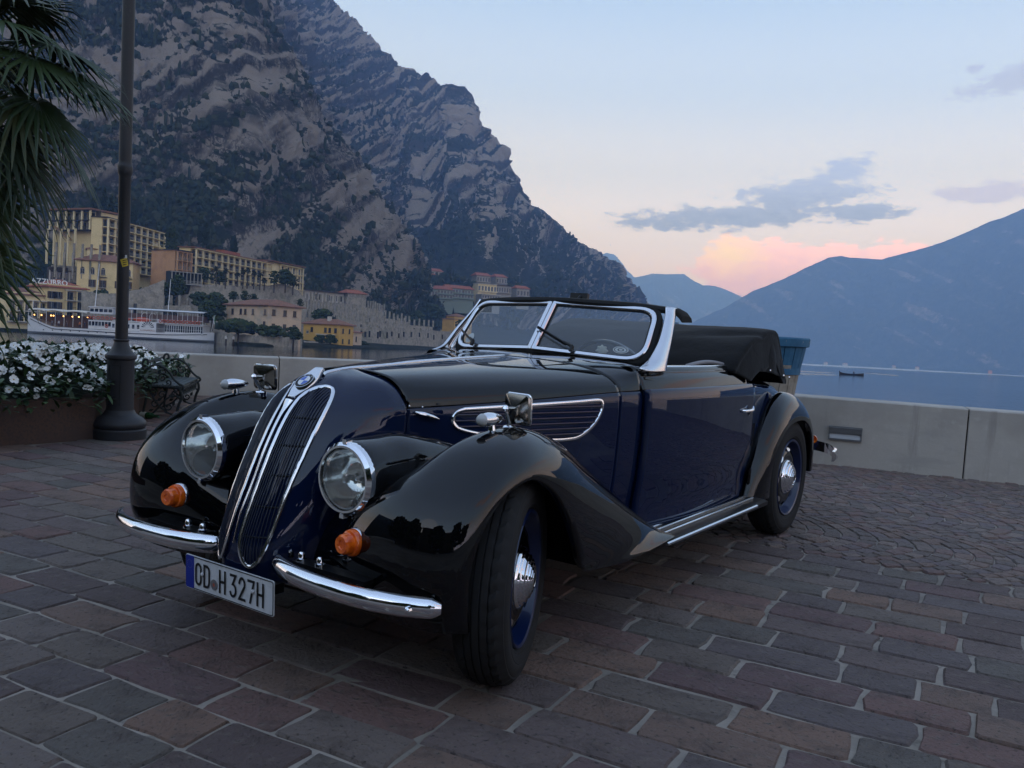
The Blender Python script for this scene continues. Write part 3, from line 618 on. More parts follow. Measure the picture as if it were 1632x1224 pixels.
# cobbles in segmental arcs, in lanes that follow the edge of the slabs
CTON = [(0.187, 0.145, 0.125), (0.213, 0.148, 0.122), (0.167, 0.136, 0.122), (0.2, 0.133, 0.12), (0.232, 0.179, 0.153), (0.175, 0.136, 0.134), (0.154, 0.12, 0.107)]
COB = mat('porphyry_cobble', (.1, .09, .09), .7, spec=.35, bump=STB, obj_rand=CTON, var=[(22, (.075, .066, .066), .5, .75)])
COB2 = mat('porphyry_cobble_far', (.1, .09, .09), .7, spec=.35, bump=STB, attr=('tone', CTON), var=[(22, (.075, .066, .066), .5, .75)])
LW, CS, SAG = 1.02, .098, .36
cob = []
for lane in range(0, 7):
    vb = EDGE_V+.01+lane*LW; ph = rng.random()*CS
    for k in range(-30, 130):
        u0 = k*CS+ph-2.0
        prev = None; s = 0.0
        while s < 1.0:
            uu = u0+SAG*(1-(2*s-1)**2); du = -SAG*4*(2*s-1)/LW; arc_ = math.hypot(1, du); step = .105*(1+.13*rng.normal())/LW/arc_; step = max(.05, min(step, 1-s if 1-s < .12 else step))
            sm = s+step/2; um = u0+SAG*(1-(2*sm-1)**2); dm = -SAG*4*(2*sm-1)/LW
            c = eu*um+ev*(vb+sm*LW); s += step
            if not cobble_zone(c) or not inside(out, c) or c[1] > 11: continue
            # stones get narrower where the arcs steepen
            cob.append((math.hypot(*c), c, atan2(dm, 1), step*LW*math.hypot(1, dm), CS/math.hypot(1, dm)))
cob.sort(key=lambda t: t[0]); cnt = 0; far_v, far_f, far_t = [], [], []
cvar = []
for i in range(30):
    v, f = slab_mesh(.088, .095, .03, rng, '', .8); 
    me = bpy.data.meshes.new('cobble'); me.from_pydata(v, [], f); me.materials.append(COB); me.update(); cvar.append(me)
for dd, c, th, lv, lu in cob:
    a = RA-th+rng.normal()*.04; z = rng.normal()*.0022+.001; sx, sy = (lu-.005)/.088, (lv-.005)/.095
    if cnt < 300 and visible(c):
        o = link('cobble', cvar[rng.integers(30)], ground, (c[0], c[1], z), a); o.scale = (sx, sy, 1); cnt += 1
    else:
        v, f = slab_mesh(max(.03, lu-.005), max(.03, lv-.005), .03, rng, '', .8); ca, sa = cos(a), sin(a); b = len(far_v)
        far_v += [(c[0]+x*ca-y*sa, c[1]+x*sa+y*ca, zz+z) for x, y, zz in v]; far_f += [tuple(b+i for i in q) for q in f]; far_t += [rng.random()]*len(v)
me = bpy.data.meshes.new('cobble'); me.from_pydata(far_v, [], far_f); me.materials.append(COB2); a_ = me.attributes.new('tone', 'FLOAT', 'POINT'); a_.data.foreach_set('value', np.array(far_t, np.float32)); me.update()
tag(link('cobble', me, ground), kind='stuff')
# ---------------------------------------------------------------- parapets
def parapet(p0, d, n, spans, h, label):
    t = thing('parapet_wall', label, 'wall', (p0.x, p0.y, 0), atan2(d.y, d.x), None, True)
    for a, b in spans:
        g = .006; mb = MB(); x0, x1 = a+g, b-g; e = .010; prof = [(0, -.02), (0, h-e), (e, h), (.30-e, h), (.30, h-e), (.30, -3.0)]
        G = np.array([[(x, y, z) for y, z in prof] for x in (x0, x0+.006, x1-.006, x1)]); G[0, :, 0] += 0; 
        for q in (0, 3): G[q, 1:5, 2] -= .004; G[q, 0:2, 1] += .004
        mb.grid(G, flip=False); mb.poly([tuple(p) for p in G[0]]); mb.poly([tuple(p) for p in G[3]][::-1]); mb.build('concrete_panel', CONC, t, False)
        mb = MB(); mb.box((b, .16, h/2-.06), (.018, .26, h-.02)); mb.build('joint', mat('joint_dark', (.03, .028, .026), .9) if 'joint_dark' not in bpy.data.materials else bpy.data.materials['joint_dark'], t)
    return t
s15 = (Vector((3.92, 7.47, 0))-CR).dot(WRd)
pr = parapet(CR, WRd, nR, [(-.0, s15-2.35), (s15-2.35, s15), (s15, s15+2.4), (s15+2.4, s15+4.8)], .598, 'long pale concrete parapet behind the rear of the car at the right')
sl = [(Vector((-4.05, 10.65, 0))-LE).dot(WLd), (Vector((-2.94, 11.0, 0))-LE).dot(WLd)]
pl_ = parapet(LE, WLd, nL, [(sl[0]-7, sl[0]-4.7), (sl[0]-4.7, sl[0]-2.4), (sl[0]-2.4, sl[0]), (sl[0], sl[1]), (sl[1], sl[1]+2.3), (sl[1]+2.3, (CL-LE).dot(WLd))], .50, 'pale concrete parapet beyond the bench and the far front wing')
parapet(CR, (CL-CR).normalized(), nL, [(.02, 1.9), (1.9, (CL-CR).length)], .50, 'short return of the concrete parapet hidden behind the car')
# lamp let into the right parapet
fx = (on_ground(1347, 691, 0)); 
dray = ray(1347, 691, MP); nn = Vector((nR.x, nR.y, 0)); k = ((CR-Vector((0, 0, EYE))).dot(nn))/dray.dot(nn); hit = Vector((0, 0, EYE))+dray*k
t = thing('wall_light', 'grey slotted step light let into the right parapet', 'wall light', hit, atan2(WRd.y, WRd.x), None, True)
ALU = mat('grey_housing', (.16, .165, .17), .5, metal=.3); LOUV = mat('pale_reflector', (.36, .37, .39), .45)
mb = MB(); G = np.array([[(x*.140, y, z*.062) for x, z in ((-1, -1), (1, -1), (1, 1), (-1, 1))] for y in (.0, -.022)]); mb.grid(G, cv=True, flip=True)
G = np.array([[(x*.140, -.022, z*.062) for x, z in ((-1, -1), (1, -1), (1, 1), (-1, 1))], [(x*.131, -.022, z*.052-.0) for x, z in ((-1, -1), (1, -1), (1, 1), (-1, 1))], [(x*.131, -.004, z*.052) for x, z in ((-1, -1), (1, -1), (1, 1), (-1, 1))]]); mb.grid(G, cv=True, flip=True); mb.build('housing', ALU, t)
mb = MB(); mb.box((0, -.018, .028), (.266, .020, .052), 0, Matrix.Rotation(radians(14), 3, 'X')); mb.build('hood', ALU, t)
mb = MB(); mb.box((0, -.008, -.024), (.258, .006, .052), 0, Matrix.Rotation(radians(-16), 3, 'X')); mb.build('reflector', LOUV, t)
# ---------------------------------------------------------------- lamp post
IRON = mat('painted_iron', (.024, .0235, .026), .48, metal=.0, spec=.45, bump=[(180, .35, .002), (25, .2, .004)], var=[(60, (.05, .048, .048), .58, .75)])
LPc = on_ground(190, 703); LPc = LPc+Vector((LPc.x, LPc.y, 0)).normalized()*.20; LPc.z = 0
t = thing('lamp_post', 'dark cast iron lamp post with a stepped round foot and a yellow sticker', 'lamp post', LPc, .2, None, True)
mb = MB(); mb.lathe([(.208, 0), (.208, .072), (.200, .082), (.192, .084), (.204, .100), (.207, .118), (.203, .134), (.196, .142), (.194, .146), (.176, .166), (.146, .184), (.122, .204), (.110, .232)], 48); mb.build('foot', IRON, t, True, 30)
def octo(r0, z0, r1, z1, n=8): 
    return np.array([[(r*cos(2*pi*(i+.5)/n), r*sin(2*pi*(i+.5)/n), z) for i in range(n)] for r, z in ((r0, z0), (r1, z1))])
mb = MB(); mb.lathe([(.108, .22), (.105, .25), (.104, .63), (.106, .645)], 40); mb.build('pedestal', IRON, t, True, 30)
mb = MB(); mb.lathe([(.106, .64), (.119, .652), (.122, .668), (.118, .682), (.108, .690), (.096, .70), (.080, .722), (.066, .75), (.058, .775), (.054, .79), (.060, .796), (.061, .806), (.052, .812)], 40); mb.build('collar', IRON, t, True, 30)
mb = MB(); mb.lathe([(.0485, .80), (.047, 1.6), (.0455, 2.12), (.052, 2.135), (.056, 2.15), (.058, 2.19), (.055, 2.205), (.050, 2.22), (.0485, 2.24), (.0475, 3.2), (.046, 4.4), (0, 4.42)], 32); mb.build('shaft', IRON, t, True, 30)
# inspection door, its outline standing a little proud
ca = atan2(-LPc.y, -LPc.x)-.2-.45; mb = MB()
pan = np.array([[(.1075*cos(ca+a), .1075*sin(ca+a), z) for a in np.linspace(-.42, .42, 8)] for z in (.275, .60)]); mb.grid(pan, flip=True); mb.build('inspection_door', IRON, t, True)
mb = MB(); L1 = [(.109*cos(ca+a), .109*sin(ca+a), .60) for a in np.linspace(-.42, .42, 8)]+[(.109*cos(ca+a), .109*sin(ca+a), .275) for a in np.linspace(.42, -.42, 8)]; mb.tube(L1, .0022, 5, closed=True); mb.build('door_joint', mat('iron_shadow', (.008, .008, .008), .9), t, True)
# stickers
ca2 = atan2(-LPc.y, -LPc.x)-.2
def curved(a0, z0, w, h, rot, r, nm, m, par):
    mb = MB(); G = np.array([[((r)*cos(a0+(x*cos(rot)-y*sin(rot))/r), r*sin(a0+(x*cos(rot)-y*sin(rot))/r), z0+x*sin(rot)+y*cos(rot)) for x in np.linspace(-w/2, w/2, 6)] for y in np.linspace(-h/2, h/2, 4)]); mb.grid(G, flip=False); return mb.build(nm, m, par, True)
YEL = mat('sticker_yellow', (.50, .36, .03), .6); 
curved(ca2+.25, 1.43, .055, .062, .32, .0480, 'sticker', YEL, t)
for k in range(3): curved(ca2+.25, 1.448-.017*k, .036-.004*k, .006, .32, .0484, 'sticker_print', mat('print_ink', (.05, .04, .02), .7) if 'print_ink' not in bpy.data.materials else bpy.data.materials['print_ink'], t)
curved(ca2+.05, 1.482, .022, .028, 0, .0481, 'sticker', mat('sticker_black', (.01, .01, .012), .5), t); curved(ca2+.35, 1.478, .026, .024, .1, .0479, 'sticker', STW, t)
# ---------------------------------------------------------------- planter
GRAN = mat('red_granite', (.100, .058, .042), .7, spec=.3, bump=[(130, .5, .004)], var=[(55, (.055, .040, .036), .45, .65), (160, (.17, .11, .09), .60, .75), (5, (.075, .048, .040), .4, .65)])
pt = thing('planter', 'low red granite planter wall brimming with white flowers', 'planter', (0, 0, 0), 0, None, True)
PH = .335
face = [Vector((-6.3, 2.95, 0)), Vector((-4.7, 5.12, 0)), Vector((-3.78, 6.42, 0)), Vector((-3.34, 7.0, 0))]
def wall_piece(a, b, h, th=.16):
    d = (b-a).normalized(); n = Vector((-d.y, d.x, 0)); mb = MB(); e = .012; g = .004
    prof = [(0, -.02), (0, h-e), (e, h), (th-e, h), (th, h-e), (th, -.02)]; L_ = (b-a).length
    G = np.array([[tuple(a+d*x+n*y+Vector((0, 0, z))) for y, z in prof] for x in (g, L_-g)]); mb.grid(G); mb.poly([tuple(p) for p in G[0]]); mb.poly([tuple(p) for p in G[1]][::-1]); return mb.build('granite_block', GRAN, pt)
for a, b in zip(face[:-1], face[1:]): wall_piece(a, b, PH)
side = [Vector((-3.34, 7.0, 0)), Vector((-3.56, 8.35, 0)), Vector((-3.84, 9.85, 0)), Vector((-3.93, 10.45, 0))]
for a, b in zip(side[:-1], side[1:]): wall_piece(a, b, PH)
SOIL = mat('planter_soil', (.018, .014, .010), .95); mb = MB(); poly = face+side[1:]+[Vector((-9, 9.0, 0)), Vector((-9, 3, 0))]; mb.poly([(p.x-.05, p.y+.02, PH-.05) for p in poly]); mb.build('soil', SOIL, pt)
# leaves and flowers: the mound is uncountable foliage, every clearly seen flower is its own part
PLEAF = mat('flower_leaf', (.020, .045, .014), .5, spec=.4, attr=('tone', [(.015, .038, .011), (.024, .056, .016), (.038, .076, .022), (.018, .042, .013), (.052, .092, .027)]))
def mound_h(p):
    """height of the foliage above the piazza at a point of the planter"""
    q = Vector((p[0], p[1], 0)); dmin = 9
    for a, b in list(zip(face[:-1], face[1:]))+list(zip(side[:-1], side[1:])):
        ab = b-a; tt = max(0, min(1, (q-a).dot(ab)/ab.length_squared)); dmin = min(dmin, (q-(a+ab*tt)).length)
    far_ = np.clip((p[1]-8.0)/2.6, 0, 1)
    top = .42*(1-far_)+.26*far_
    return PH-.10+top*min(1, (dmin+.16)/.60)**.6+.05*sin(p[0]*5.1+p[1]*3)*cos(p[1]*4.3), dmin
def in_planter(p): return inside(poly, p)
lv, lf, lt = [], [], []; tips = []
def leaf(base, d, up, ln, wd, tone):
    d = d.normalized(); s = d.cross(up); s = s.normalized() if s.length > 1e-4 else Vector((1, 0, 0)); u = s.cross(d); b = len(lv)
    for x, w, z in ((0, .0, 0), (.3, .5, .03), (.3, -.5, .03), (.68, .42, .0), (.68, -.42, .0), (1, 0, -.12)): lv.append(tuple(base+d*ln*x+s*wd*w+u*ln*z))
    for q in ((0, 2, 1), (1, 2, 4), (1, 4, 3), (3, 4, 5)): lf.append((b+q[0], b+q[1], b+q[2]))
    lt.extend([tone]*6)
R2 = random.Random(4)
n = 0
while n < 9500:
    p = (R2.uniform(-5.6, -3.2), R2.uniform(3.6, 10.4))
    over = None
    if not in_planter(p):
        # leaves hanging over the edge
        h, dm = mound_h(p)
        if dm > .13: continue
        z = PH+R2.uniform(-.06, .20)-dm*.3
    else:
        h, dm = mound_h(p)
        if dm > 1.35: continue
        z = h-abs(R2.gauss(0, .05)) if R2.random() < .75 else R2.uniform(PH-.02, h)
    d = Vector((R2.gauss(.35, 1), R2.gauss(-.55, 1), R2.gauss(.25, .55))); leaf(Vector((p[0], p[1], z)), d, Vector((0, 0, 1)), R2.uniform(.055, .115), R2.uniform(.026, .045), R2.random()); n += 1
tag(link('foliage', raw_mesh('foliage', lv, lf, PLEAF, lt), pt), kind='stuff')
# an added dark sheet, coloured as inner shade, keeps the mound from being see-through
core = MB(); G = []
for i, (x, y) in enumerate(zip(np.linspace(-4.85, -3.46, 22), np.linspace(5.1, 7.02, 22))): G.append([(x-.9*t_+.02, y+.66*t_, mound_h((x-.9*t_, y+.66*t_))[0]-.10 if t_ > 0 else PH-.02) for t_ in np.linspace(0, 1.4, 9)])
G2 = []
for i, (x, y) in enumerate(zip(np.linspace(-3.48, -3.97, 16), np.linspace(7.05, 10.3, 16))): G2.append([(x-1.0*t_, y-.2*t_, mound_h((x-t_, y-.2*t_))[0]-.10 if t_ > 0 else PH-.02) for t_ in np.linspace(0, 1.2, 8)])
core.grid(np.array(G), flip=False); core.grid(np.array(G2)); core.build('shade_core', mat('stem_shade', (.010, .018, .008), .9), pt, True)
PETAL = mat('white_petal', (.84, .84, .82), .6, spec=.3, obj_rand=[(.85, .85, .83), (.80, .81, .79), (.86, .85, .80)], sheen=.2); EYEY = mat('flower_eye', (.55, .38, .06), .7)
def flower_mesh(seed):
    r = random.Random(seed); mb = MB()
    for k in range(5):
        a = 2*pi*k/5+r.uniform(-.12, .12); L_ = r.uniform(.028, .036); w = r.uniform(.024, .032); cup = r.uniform(.1, .35)
        d = Vector((cos(a), sin(a), 0)); s = Vector((-sin(a), cos(a), 0)); pts = [d*.003, d*L_*.45+s*w*.42+Vector((0, 0, L_*.12*cup*3)), d*L_*.85+s*w*.5+Vector((0, 0, L_*cup*.6)), d*L_+Vector((0, 0, L_*cup*.5)), d*L_*.85-s*w*.5+Vector((0, 0, L_*cup*.6)), d*L_*.45-s*w*.42+Vector((0, 0, L_*.12*cup*3))]
        b = mb.n; mb.add(pts, [(0, 1, 2, 3), (0, 3, 4, 5)])
    return mb
fmesh = []
for k in range(8):
    mb = flower_mesh(k); e = len(mb.f); mb.lathe([(.006, .001), (.004, .004), (0, .005)], 6, 1); fmesh.append(mb.mesh('flower', [PETAL, EYEY], False))
pts = []; tries = 0
while len(pts) < 300 and tries < 60000:
    tries += 1
    p = (R2.uniform(-5.2, -3.15), R2.uniform(4.6, 10.4)); inp = in_planter(p); h, dm = mound_h(p)
    if dm > 1.0 or (not inp and dm > .10): continue
    if inp and dm < .1 and R2.random() < .6: continue
    z = (h+.012) if inp else PH+R2.uniform(.06, .20)
    cl = sin(p[0]*7.3+1.1)*sin(p[1]*6.1)+.5*sin(p[0]*17+p[1]*13)
    if R2.random() > .35+.45*cl: continue
    q = MP.inverted() @ Vector((p[0], p[1], z)); x, y = 816+q.x/-q.z*FPX, 612-q.y/-q.z*FPX
    if x < -15 or x > 300: continue
    if z < PH+.14 and R2.random() < .8: continue
    pts.append(Vector((p[0], p[1], z)))
# the smaller blooms between them are past counting
ex = []; tries = 0
while len(ex) < 760 and tries < 60000:
    tries += 1
    p = (R2.uniform(-5.2, -3.15), R2.uniform(4.4, 10.4)); h, dm = mound_h(p)
    if dm > 1.0 or not in_planter(p): continue
    if R2.random() > .5+.4*sin(p[0]*7.3+1.1)*sin(p[1]*6.1): continue
    ex.append(Vector((p[0], p[1], h+R2.uniform(-.03, .012))))
mb = MB()
for p in ex:
    f_ = flower_mesh(R2.randrange(50)); q = Vector((R2.gauss(.35, .4), R2.gauss(-.65, .4), R2.gauss(.75, .3))).normalized().to_track_quat('Z', 'Y'); k = R2.uniform(.5, .85); mb.add([p+q @ (Vector(v)*k) for v in f_.v], f_.f)
tag(mb.build('flower', PETAL, pt), kind='stuff')
for p in pts:
    o = link('flower', R2.choice(fmesh), pt, p); nrm = Vector((R2.gauss(.35, .4), R2.gauss(-.65, .4), R2.gauss(.75, .3))).normalized(); o.rotation_euler = nrm.to_track_quat('Z', 'Y').to_euler(); k = R2.uniform(.68, 1.08); o.scale = (k, k, k)
# ---------------------------------------------------------------- cast-iron bench, seen from its end
BI = mat('bench_iron', (.014, .018, .018), .5, spec=.4, bump=(80, .4, .004)); BW = mat('bench_slat', (.035, .045, .045), .6, bump=(40, .3, .004), var=[(20, (.06, .075, .075), .55, .75)])
bt = thing('bench', 'dark ornate cast iron bench standing end-on behind the lamp post', 'bench', (-3.34, 8.38, 0), radians(11), None, True); bt.scale = (.76, .80, .76)
# local: x = towards the front of the seat, y = along the bench
def bench_end(y0):
    mb = MB(); r = .013
    def cv(pts, rr=r, n=18): mb.tube([(p[0], y0, p[1]) for p in cr1(np.array(pts), n)], rr, 7)
    cv([(-.24, 0), (-.235, .12), (-.21, .26), (-.22, .40), (-.245, .55), (-.265, .68), (-.245, .745), (-.205, .745), (-.20, .70), (-.225, .68)], .016, 26)    # back leg and post, scrolled
    cv([(.17, 0), (.165, .10), (.185, .20), (.215, .28), (.205, .36), (.17, .40)], .018)
    cv([(-.235, .60), (-.13, .685), (-.02, .665), (.06, .60), (.11, .52), (.18, .455), (.215, .44), (.235, .41), (.215, .385)], .015, 24)   # sweeping arm
    cv([(-.23, .40), (-.1, .405), (.05, .405), (.19, .395)], .016)
    cv([(-.22, .02), (-.12, .08), (-.02, .20), (.06, .28), (.15, .30), (.20, .26)], .012); cv([(.17, .06), (.08, .07), (-.02, .14), (-.12, .26), (-.16, .36), (-.20, .38)], .012)
    for cx_, cz, rr, t0 in ((-.02, .53, .060, .3), (-.12, .50, .055, 2.2), (.05, .47, .04, 4.0), (-.10, .19, .05, 1.0), (.06, .16, .05, 2.5), (-.02, .31, .05, .2), (.10, .31, .035, 3.0), (-.13, .33, .04, 5.0)):
        cv([(cx_+rr*(1-.7*k/12)*cos(t0+k*.62), cz+rr*(1-.7*k/12)*sin(t0+k*.62)) for k in range(13)], .0095, 26)
    for cx_, cz, a in ((-.05, .25, .6), (.03, .10, 2.0), (.12, .20, 1.2), (-.15, .11, .4), (-.06, .60, 1.0), (.0, .42, 2.2), (.13, .36, .3), (-.18, .46, 1.6)):
        d = Vector((cos(a), 0, sin(a))); s = Vector((-sin(a), 0, cos(a))); c = Vector((cx_, y0, cz)); mb.add([c-d*.035, c+s*.02+Vector((0, -.012, 0)), c+d*.04, c-s*.02+Vector((0, -.012, 0)), c+Vector((0, .012, 0))], [(0, 1, 2, 3), (0, 4, 1), (1, 4, 2), (2, 4, 3), (3, 4, 0)])
    mb.lathe([(.045, 0), (.04, .012), (.02, .02)], 10, 0, 'z', (.17, y0, 0)); mb.lathe([(.035, 0), (.03, .012), (.018, .02)], 10, 0, 'z', (-.24, y0, 0))
    return mb
for y in (0, 1.25): bench_end(y).build('end_frame', BI, bt, True)
for k in range(6): mb = MB(); mb.box((-.16+.068*k, .625, .425-.0*k), (.058, 1.33, .022)); mb.build('slat', BW, bt)
for k in range(4): mb = MB(); mb.box((-.245-.012*k, .625, .50+.062*k), (.018, 1.30, .05)); mb.build('slat', BW, bt)
mb = MB()
for k in range(9):
    y = .07+1.1*k/8; mb.tube([(.185, y+.05*cos(a), .33+.04*sin(a)) for a in np.linspace(0, 2*pi, 12, endpoint=False)], .008, 5, closed=True)
mb.tube([(.19, 0, .385), (.19, 1.25, .385)], .012, 6); mb.tube([(.185, 0, .285), (.185, 1.25, .285)], .008, 6); mb.build('apron', BI, bt, True)
# green bottle lying under the bench
BOT = mat('green_bottle_glass', (.012, .10, .03), .08, trans=.5, coat=.5); g = on_ground(237, 668); 
bo = thing('bottle', 'green glass bottle lying on the paving beneath the bench', 'bottle', (g.x, g.y, .034), radians(-20), None, True)
mb = MB(); mb.lathe([(0, 0), (.028, .002), (.033, .012), (.033, .13), (.028, .155), (.016, .18), (.013, .22), (.015, .226), (.015, .238), (0, .239)], 16, 0, 'x', (-.12, 0, 0)); mb.build('glass', BOT, bo, True)
mb = MB(); mb.lathe([(.0336, .03), (.0336, .10)], 16, 0, 'x', (-.12, 0, 0)); mb.build('bottle_label', mat('paper_label', (.45, .44, .36), .7), bo, True)
# ---------------------------------------------------------------- fan palm leaning in at the upper left
PF = mat('palm_leaflet', (.022, .042, .016), .45, spec=.4, obj_rand=[(.020, .040, .014), (.027, .052, .017), (.034, .058, .019), (.016, .033, .013), (.046, .055, .020)]); FIB = mat('palm_fibre', (.040, .024, .014), .95, bump=[(60, .8, .02)]); DRY = mat('dry_leaflet', (.12, .085, .03), .7)
pc = at(-42, 74, 6.7, MP); tp = thing('palm_tree', 'fan palm drooping its green leaves into the upper left corner', 'palm tree', (pc.x-.0, pc.y, 0), 0, None, True)
mb = MB(); H_ = pc.z; P = cr1(np.array([(-.28, .1, 0), (-.24, .08, H_*.4), (-.12, .03, H_*.8), (0, 0, H_+.05)]), 30)
mb.tube([tuple(p) for p in P], [.11+.02*sin(k*2.1)+(.05 if k > 18 else 0) for k in range(30)], 12); tk = mb.build('trunk', FIB, tp, True)
mb = MB(); R3 = random.Random(8)
for k in range(420):
    z = R3.uniform(H_*.62, H_+.05); a = R3.uniform(0, 2*pi); r = .15; c = Vector((r*cos(a)-.10*(1-z/H_)*3, r*sin(a), z)); d = Vector((cos(a)*.5, sin(a)*.5, -1+R3.uniform(0, 1.2))); mb.tube([c, c+d*R3.uniform(.08, .2)], .003, 3, cap=False)
mb.build('trunk_fibre', FIB, tk)
def palm_leaf(az, el, plen, R_, n=26, seed=0, dry=False):
    r = random.Random(seed); mb = MB(); d0 = Vector((cos(az)*cos(el), sin(az)*cos(el), sin(el))); up = Vector((0, 0, 1)); side_ = d0.cross(up).normalized(); nrm = side_.cross(d0)
    tip = Vector((0, 0, H_-.02))+d0*.08
    pp = [tip+d0*plen*t+Vector((0, 0, -plen*.25*t*t)) for t in np.linspace(0, 1, 7)]
    mb.tube([tuple(p) for p in pp], [.014-.006*k/6 for k in range(7)], 6)
    hub = pp[-1]; d1 = (pp[-1]-pp[-2]).normalized(); s1 = d1.cross(up).normalized(); n1 = s1.cross(d1)
    for k in range(n):
        a = radians(-128+256*k/(n-1)); L_ = R_*(.78+.22*cos(a*.7))*r.uniform(.92, 1.06); dd = d1*cos(a)+s1*sin(a); w = .020*R_/.5
        pts = []; fold = s1*cos(a)-d1*sin(a)
        for t in (0.02, .25, .5, .75, .92, 1.0):
            droop = -(t**2.4)*L_*(.34+.10*abs(a))*r.uniform(.8, 1.25); c = hub+dd*L_*t+Vector((0, 0, droop))+n1*(.06*L_*(1-cos(a))*t)
            ww = w*(min(1, t*4+.15))*(1-t**3); pts.append((c-fold*ww, c+n1*ww*.45, c+fold*ww))
        b = mb.n; mb.add([p for q in pts for p in q], [q for i in range(5) for q in ((3*i, 3*i+1, 3*i+4, 3*i+3), (3*i+1, 3*i+2, 3*i+5, 3*i+4))])
    return mb.build('leaf', DRY if dry else PF, tp)
specs = [(-1.15, .05, .46, .46), (-.55, -.45, .5, .46), (-1.35, -.75, .52, .46), (-.05, .05, .5, .46), (-1.35, .25, .45, .46), (-.75, .35, .48, .46), (-.45, .05, .50, .48), (-.15, .25, .50, .46), (-.30, -.40, .48, .46), (-.65, -.75, .50, .47), (-1.1, -1.0, .55, .48), (-.2, -.95, .55, .46), (-1.7, -.9, .60, .48), (.3, .1, .5, .46), (.4, -.6, .5, .46), (-2.2, .2, .45, .46), (-2.6, -.5, .5, .46), (2.4, .4, .45, .42), (1.4, .3, .45, .42), (-1.0, .8, .4, .42), (.2, .9, .4, .42), (-.85, -1.2, .72, .46), (-1.45, -1.25, .80, .46), (-.55, .65, .45, .44), (-1.25, -.1, .5, .46)]
for k, (a, e, p_, r_) in enumerate(specs): palm_leaf(a, e, p_, r_, 26, k)
palm_leaf(-.5, -.95, .45, .34, 14, 99, True)
for k, (a, e, p_, r_) in enumerate([(-.9, -1.36, .98, .46), (-1.5, -1.42, 1.12, .46), (-2.2, -1.3, 1.0, .44)]): palm_leaf(a, e, p_, r_, 26, 60+k)
# ---------------------------------------------------------------- tapered wooden tub behind the tail of the car
STV = mat('weathered_stave', (.30, .265, .215), .85, bump=[(30, .5, .006)], var=[(14, (.22, .19, .15), .45, .7), (60, (.38, .34, .28), .55, .75)]); BLU = mat('flaking_blue', (.030, .125, .22), .7, bump=[(50, .5, .004)], var=[(22, (.30, .28, .24), .62, .70), (9, (.02, .10, .19), .4, .6)])
tc = at(1229, 536, 7.55, MP); tb = thing('wooden_tub', 'tall tapered tub of weathered staves with a blue rim behind the car', 'tub', (tc.x, tc.y, 0), .3, None, True)
zt = tc.z; prof = [(.20, 0), (.195, .3), (.205, .5), (.235, .78), (.272, .98), (.290, zt-.02)]
nst = 18
for k in range(nst):
    a0, a1 = 2*pi*k/nst+.012, 2*pi*(k+1)/nst-.012; am = (a0+a1)/2
    P = cr1(np.array(prof), 14); cut = .985-.15*cos(am+.58)   # blue paint runs down one side in a slant
    mb = MB(); zs_ = sorted(set(list(P[:, 1])+[float(np.clip(cut, .05, zt-.05))])); rowf = lambda r, a: (r*cos(a), r*sin(a))
    G = []
    for z in zs_:
        r = float(np.interp(z, P[:, 1], P[:, 0])); G.append([(*rowf(r-.03, a0), z), (*rowf(r, a0), z), (*rowf(r*1.004, am), z), (*rowf(r, a1), z), (*rowf(r-.03, a1), z)])
    G = np.array(G)
    for i in range(len(zs_)-1): mb.grid(G[i:i+2], 1 if zs_[i] >= cut-1e-6 else 0, flip=True)
    mb.build('stave', [STV, BLU], tb, False)
mb = MB(); r = .292; mb.lathe([(r-.05, zt-.075), (r+.004, zt-.075), (r+.014, zt-.07), (r+.018, zt-.01), (r+.010, zt), (r-.03, zt), (r-.04, zt-.02), (r-.04, zt-.30), (0, zt-.30)], 40); mb.build('rim', BLU, tb, True, 30)
# ---------------------------------------------------------------- house fronts behind the viewer (the bodywork mirrors them)
REARW = mat('ochre_render', (.12, .09, .055), .9, var=[(1.5, (.09, .066, .04), .4, .7)]); ROOFT = mat('roof_tile', (.16, .075, .05), .85, bump=[(6, .6, .05)], var=[(3, (.10, .05, .035), .4, .7)]); SHUT = mat('green_shutter', (.02, .035, .025), .7)
for k, (x, y, w, h, rz) in enumerate(((-15, -7, 9, 8, -1.05), (-9, -14, 9, 8.5, -.55), (1, -17, 10, 7, -0.05))):
    t = thing('house', ['ochre house behind the viewer beside the planter', 'tall ochre house behind the viewer at the left', 'ochre house straight behind the viewer', 'low ochre house behind the viewer at the right'][k], 'house', (x, y, 0), rz, None, True)
    mb = MB(); mb.box((0, -2.5, h/2-.02), (w, 5, h)); mb.build('wall', REARW, t)
    mb = MB(); mb.add([(-w/2-.3, .3, h), (w/2+.3, .3, h), (w/2+.3, -5.3, h), (-w/2-.3, -5.3, h), (-w/2+1.5, -2.5, h+1.6), (w/2-1.5, -2.5, h+1.6)], [(0, 1, 5, 4), (2, 3, 4, 5), (1, 2, 5), (3, 0, 4)]); mb.build('roof', ROOFT, t)
    for f in range(int(h//2.8)):
        for b in range(3): mb = MB(); mb.box((-w/2+w*(b+.5)/3, .02, 1.5+2.7*f), (1.0, .08, 1.5)); mb.build('window', SHUT, t)
